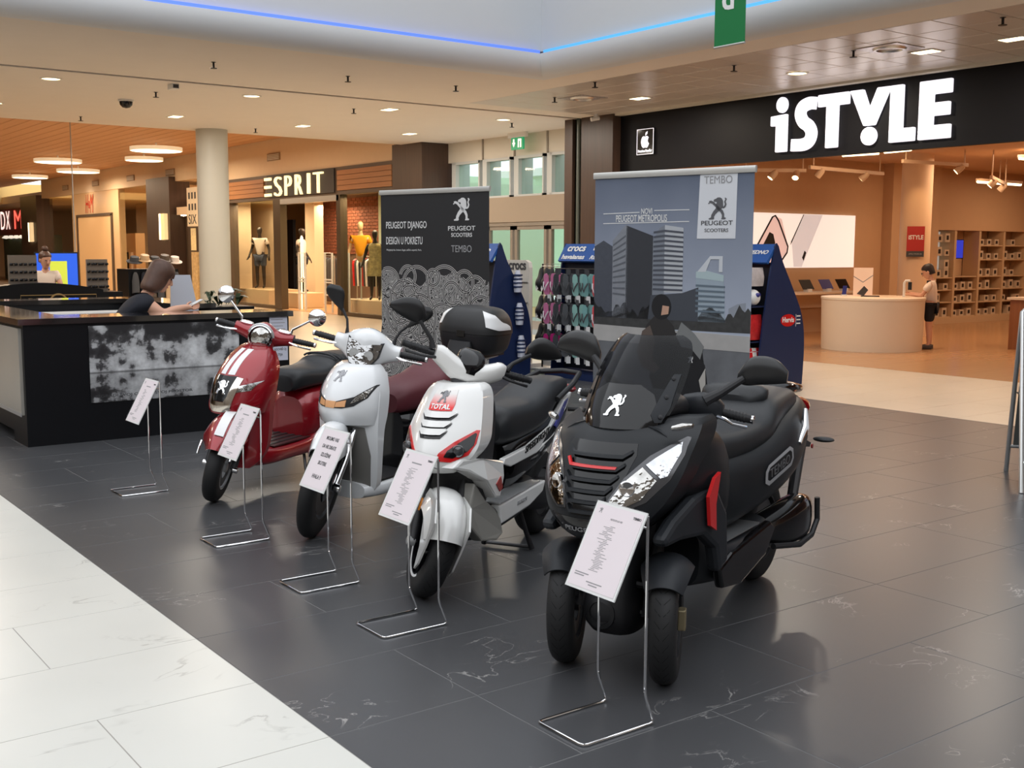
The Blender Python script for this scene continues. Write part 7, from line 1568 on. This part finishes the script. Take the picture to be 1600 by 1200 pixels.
# red drugstore sign at the far left
rd_ = thing('shop_sign', 'red and white lit sign of the farthest shop', 'sign', (-64, 14.0, 2.6)); MB().span((-3, 0, -.3), (6.5, .15, 1.0)).build('board', mat('dark red board', srgb(110, 22, 18), .5), rd_, smooth=False)
M_rl = mat('red lit letter', (1, .1, .08), .5, emit=(1, .12, .08), es=1.6); M_wl = mat('white lit letter', (1, .8, .7), .5, emit=(1, .75, .65), es=1.4)
text('letter', 'D', (1.2, -.03, 0), (1, 0, 0), (0, 0, 1), 1, M_wl, rd_, 0, fit=(.9, .9)); text('letter', 'X', (2.3, -.03, 0), (1, 0, 0), (0, 0, 1), 1, M_wl, rd_, 0, fit=(.8, .9)); text('letter', 'M', (4.0, -.03, 0), (1, 0, 0), (0, 0, 1), 1, M_rl, rd_, 0, fit=(1.5, .9))
for k in range(2): pass
t = thing('bottle_display', 'green bottle display with white lamps under the red sign', 'display', (-64, 15.0, 0)); MB().span((-3, 0, 0), (7, .4, 2.3)).build('backboard', mat('bottle greens', srgb(60, 76, 44), .5, noise=.6, nscale=6), t, smooth=False)
for k in range(7): MB().lathe((-1.5 + 1.1 * k, -.2, 2.35), (0, 0, -1), [(0, .06), (.15, .22), (.2, 0)], 14).build('globe_lamp', mat('globe white', (.9, .85, .75), .4, emit=(1, .9, .75), es=.8), t)

# ================================================================== SUNGLASSES KIOSK BEYOND
kx = thing('sunglasses_kiosk', 'black sunglasses kiosk with gold lettering behind the cloud kiosk', 'kiosk', (-16.6, 3.2, 0))
MB().span((-.9, -.3, 0), (0, 2.1, 1.02)).span((-2.4, -.3, 0), (-1.9, 2.5, 1.0)).build('counter', M_kb, kx, smooth=False)
MB().rings([[(0, -.1 + 2.1 * f, 1.02), (0, -.1 + 2.1 * f, 1.02 + .14 * math.sin(math.pi * f)), (-.3, -.1 + 2.1 * f, 1.02 + .14 * math.sin(math.pi * f)), (-.3, -.1 + 2.1 * f, 1.02)] for f in [k / 12 for k in range(1, 12)]]).build('arched_top', M_kb, kx)
M_gold = mat('gold letter', srgb(190, 160, 110), .3, .6)
text('letter', 'BEL', (.012, .80, .84), (0, 1, 0), (0, 0, 1), .2, M_gold, kx, .003, fit=(.27, .11)); text('letter', 'POLO', (.012, 1.33, .84), (0, 1, 0), (0, 0, 1), .2, M_gold, kx, .003, fit=(.30, .11))
MB().tube([(.012, 1.2 + .12 * math.cos(a), .88 + .12 * math.sin(a)) for a in [math.pi * k / 14 for k in range(15)]], .012, 6).build('emblem_arc', M_gold, kx); MB().tube([(.012, .70, .79), (.012, .70, .99), (.012, 1.72, .99), (.012, 1.72, .79)], .006, 6).build('letter_frame', M_gold, kx)
def grack(y, w, h, n, lab, dark=True):
    g = thing('glasses_rack', lab, 'rack', (-17.2, y, 1.02)); MB().span((-.05, 0, 0), (0, w, h)).build('panel', M_white_p if not dark else mat('rack grey', srgb(120, 110, 100), .5), g, smooth=False); rn = random.Random(int(w * 100))
    for r_ in range(int(h / .11)):
        for c_ in range(n):
            gx = MB(); y0 = (c_ + .5) * w / n; z0 = .06 + r_ * .11
            for s in (-1, 1): gx.ell((.03, y0 + s * .03, z0), (.008, .026, .022), 8, 5)
            gx.tube([(.03, y0 - .05, z0 + .015), (.03, y0 + .05, z0 + .015)], .004, 5); gx.build('sunglasses_pair', M_gb, g)
grack(3.90, .38, .52, 3, 'tall rack of dark sunglasses left of the lit screen'); grack(4.98, .30, .46, 3, 'glass rack of sunglasses right of the lit screen', True)
tv = thing('screen_stand', 'lit blue screen with yellow panel on the sunglasses kiosk', 'screen', (-18.6, 4.60, 1.0)); MB().span((-.05, 0, 0), (0, .66, .58)).build('bezel', M_bp, tv, smooth=False); MB().span((0, .02, .02), (.006, .64, .56)).build('picture', mat('screen blue', (.02, .08, .5), .3, emit=(.03, .12, .75), es=.8), tv, smooth=False); MB().span((.006, .22, .05), (.01, .48, .44)).build('yellow_panel', mat('screen yellow', (.5, .55, .05), .3, emit=(.45, .52, .06), es=.9), tv, smooth=False)
ps = thing('person', 'seller with hair in a bun and white top behind the sunglasses kiosk', 'person', (-18.0, 4.60, 0), math.radians(-10))
nd, ed, k = standing(ps, 1.56, M_skin, {'l': ((.12, .24, 1.16), (.30, .10, 1.22)), 'r': ((.12, -.24, 1.16), (.30, -.06, 1.2))}); skinmesh('body', nd, ed, 'pelvis', M_skin, ps, 1)
for s in ('l', 'r'): nd[s + 'mid'] = ((nd[s + 'sh'][0] * .45 + nd[s + 'elb'][0] * .55), .05)
dress(ps, nd, 'white_top', ('pelvis', 'waist', 'chest', 'neck0', 'lsh', 'rsh', 'lmid', 'rmid'), [('pelvis', 'waist'), ('waist', 'chest'), ('chest', 'neck0'), ('chest', 'lsh'), ('chest', 'rsh'), ('lsh', 'lmid'), ('rsh', 'rmid')], .02, M_tee, 'chest')
dress(ps, nd, 'trousers', ('pelvis', 'lhip', 'rhip', 'lknee', 'rknee', 'lank', 'rank'), [('pelvis', 'lhip'), ('pelvis', 'rhip'), ('lhip', 'lknee'), ('rhip', 'rknee'), ('lknee', 'lank'), ('rknee', 'rank')], .02, M_navy, 'pelvis')
head(ps, Vector((.05, 0, 1.47)), None, .4, .2, M_skin, M_hair, 'bun')
# hat and bag stand
hs_ = thing('hat_stand', 'black stand of dark hats and bags beyond the kiosk', 'stand', (-19.3, 6.22, 0)); MB().span((-.3, -.05, 0), (.3, .8, 1.30)).build('core', M_kb, hs_, smooth=False)
for k in range(5):
    MB().lathe((.32, .05 + .17 * k, 1.42 + .03 * (k % 2)), (.3, 0, 1), [(0, .13), (.01, .13), (.015, .08), (.09, .07), (.10, 0)], 16).build('hat', (M_ink, M_pale, M_ink, M_taupe, M_tee)[k], hs_)
for k in range(6): MB().loft('z', [(.55, .35, .05 + .14 * k, .04, .06, 3), (1.1, .35, .05 + .14 * k, .04, .06, 3), (1.25, .35, .05 + .14 * k, .01, .02, 3)], 12, 2).build('scarf', (M_ink, M_navy, M_taupe, M_ink, M_pale, M_ink)[k], hs_)

# ================================================================== CEILING FITTINGS
def downlight(x, y, z, lab, square=False, dark=False):
    t = thing('downlight', lab, 'ceiling light', (x, y, z), 0, 'recessed downlights')
    if square:
        MB().span((-.17, -.12, -.006), (.17, .12, .0)).build('rim', M_white_p, t, smooth=False); MB().span((-.14, -.09, -.009), (.14, .09, -.006)).build('lens', M_glow, t, smooth=False)
    else:
        MB().lathe((0, 0, 0), (0, 0, -1), [(0, .15), (.008, .15), (.010, .125)], 24, False).build('rim', M_white_p, t); MB().lathe((0, 0, -.002), (0, 0, -1), [(0, .125), (.003, .11), (.004, 0)], 24).build('lens', M_glow, t)
P_n = ('nearest the kiosk side', 'above the concourse middle', 'before the white column', 'beside the white column', 'near the brown pillar', 'before the glazed doors')
for i, (x, y, sq, lab) in enumerate(((-16.95, 4.52, 0, 'round downlight at the far left of the low ceiling'), (-16.89, 7.49, 0, 'round downlight in the middle of the low ceiling'), (-17.03, 10.04, 1, 'square downlight nearest the ceiling channel'), (-17.05, 12.45, 0, 'round downlight above the glazed doors'), (-20.31, 7.54, 1, 'square downlight before the white column'), (-20.3, 10.04, 1, 'small square downlight right of the white column'), (-20.28, 12.43, 1, 'square downlight above the brown pillar'), (-24.2, 12.43, 0, 'round downlight above the fashion shop sign'), (-20.3, 4.5, 0, 'round downlight cut by the left edge of the low ceiling'))):
    downlight(x, y, 4.0 if x > -23 else 4.63, lab, bool(sq))
downlight(-24.23, 7.5, 4.63, 'round downlight under the plank ceiling left of the column')
for i, (x, y, sq, lab) in enumerate(((-13.34, 12.37, 1, 'square downlight in the tiles beside the dark pillar'), (-10.21, 12.31, 0, 'round downlight in the tiles above the first sign letter'), (-8.2, 12.2, 1, 'square downlight in the tiles beside the air diffuser'), (-7.12, 12.25, 1, 'square downlight in the tiles at the right edge'))): downlight(x, y, 3.996, lab, bool(sq))
SPL = ('above the cloud kiosk near the atrium cove', 'beside the black dome camera', 'second from the left below the cove', 'third from the left below the cove', 'beside the perforated diffuser', 'between the downlights right of the column', 'left of the green banner under the tiles', 'above the lit letters', 'at the right edge of the tiles', 'at the atrium corner', 'far left before the plank ceiling', 'just right of the white column', 'beside the exit sign downlight')
for i, (x, y, z) in enumerate(((-14.18, 5.78, 4), (-17.39, 6.16, 4), (-14.17, 7.7, 4), (-14.02, 9.38, 4), (-14.1, 11.28, 4), (-17.33, 9.52, 4), (-10.29, 11.17, 4), (-8.69, 11.48, 4), (-6.57, 11.07, 4), (-12.49, 10.72, 4), (-21.39, 6.19, 4), (-21.34, 9.53, 4), (-17.4, 12.9, 4))):
    t = thing('sprinkler', 'small dark sprinkler head ' + SPL[i], 'sprinkler', (x, y, z), 0, 'ceiling sprinkler heads'); MB().cyl((0, 0, -.07), (0, 0, 0), .014, n=8).build('stem', M_dkmetal, t); MB().lathe((0, 0, -.085), (0, 0, 1), [(0, .012), (.004, .045), (.01, .045), (.014, .012)], 12).build('deflector', M_dkmetal, t); MB().lathe((0, 0, -.005), (0, 0, 1), [(0, .03), (.005, .03)], 12).build('collar', M_dkmetal, t)
t = thing('dome_camera', 'black dome camera under the low concourse ceiling', 'camera', (-18.57, 6.09, 4.0)); MB().lathe((0, 0, 0), (0, 0, -1), [(0, .12), (.03, .12)], 24).build('mount', M_white_p, t); MB().lathe((0, 0, -.03), (0, 0, -1), [(0, .105), (.05, .095), (.09, .06), (.105, .0)], 24).build('dome', M_gb, t)
t = thing('smoke_detector', 'small white ceiling detector near the ceiling channel', 'detector', (-16.43, 6.08, 4.0)); MB().span((-.10, -.05, -.07), (.10, .05, 0)).build('body', M_white_p, t, smooth=False); MB().span((.1, -.04, -.06), (.104, .04, -.01)).build('eye', M_ink, t, smooth=False)
for (x, y, lab) in ((-13.89, 11.67, 'perforated square air diffuser near the dark pillar'), (-8.33, 11.67, 'bright perforated air diffuser above the lit letters')):
    t = thing('air_diffuser', lab, 'vent', (x, y, 3.996)); MB().span((-.29, -.27, -.006), (.29, .27, 0)).build('plate', mat('diffuser plate', srgb(186, 180, 180), .3, .6, noise=.8, nscale=26), t, smooth=False); MB().lathe((0, 0, -.006), (0, 0, -1), [(0, .2), (.02, .18), (.02, .15), (0, .14)], 24, False).build('ring', M_alu, t)
ex = thing('exit_sign', 'green exit sign with arrow and door under the ceiling by the doors', 'sign', (-18.68, 14.0, 3.66)); MB().span((-.20, -.02, 0), (.20, .02, .24)).build('panel', mat('exit green', srgb(10, 130, 70), .4, emit=(.02, .35, .15), es=.6), ex, smooth=False)
MB().prism([(-.13, .14), (-.13, .21), (-.09, .21), (-.09, .14), (-.06, .14), (-.11, .05), (-.16, .14)], lambda u, v, d: (u, -.02 - d, v), 0, .004).build('arrow', M_wl, ex, smooth=False); MB().prism([(.03, .04), (.03, .21), (.14, .21), (.14, .04), (.10, .04), (.10, .17), (.06, .17), (.06, .04)], lambda u, v, d: (u, -.02 - d, v), 0, .004).build('door_pictogram', M_wl, ex, smooth=False)
MB().span((-.3, -.03, .24), (.3, .03, .34)).build('bracket', M_white_p, ex, smooth=False)
M_ring = mat('ring lamp glow', (1, .95, .85), .5, emit=(1.0, .84, .58), es=3.0)
for i, (x, y, r_, lab) in enumerate(((-32.3, 11.4, .72, 'large round hanging lamp nearest the white column'), (-36.06, 12.33, .58, 'round hanging lamp below the nearest one'), (-38.6, 10.4, .73, 'large round hanging lamp left of the middle'), (-43.0, 12.28, .74, 'round hanging lamp crossed by the thin cable'), (-47.67, 11.76, .66, 'round hanging lamp at the far left'))):
    t = thing('ring_lamp', lab, 'ceiling lamp', (x, y, 4.40), 0, 'round hanging lamps'); MB().lathe((0, 0, 0), (0, 0, 1), [(-.012, 0), (-.014, r_ * .7), (-.01, r_ * .95), (.0, r_ * .96)], 36).build('diffuser', M_ring, t); MB().lathe((0, 0, 0), (0, 0, 1), [(-.006, r_ * .965), (-.006, r_), (.10, r_), (.10, 0)], 36, False).build('drum', mat('glowing drum', (.9, .85, .7), .5, emit=(1, .8, .5), es=.5), t)
    MB().cyl((0, 0, .1), (0, 0, .225), .03, n=8).build('stem', M_white_p, t)
for (x, y, lab) in ((-24.6, 6.9, 'thin steel cable hanging from the ceiling left of the column'), (-24.6, 5.35, 'thin steel cable hanging at the far left')):
    tag(MB().cyl((x, y, 0), (x, y, 4.64), .012, n=8).build('steel_cable', M_alu), lab, 'cable')
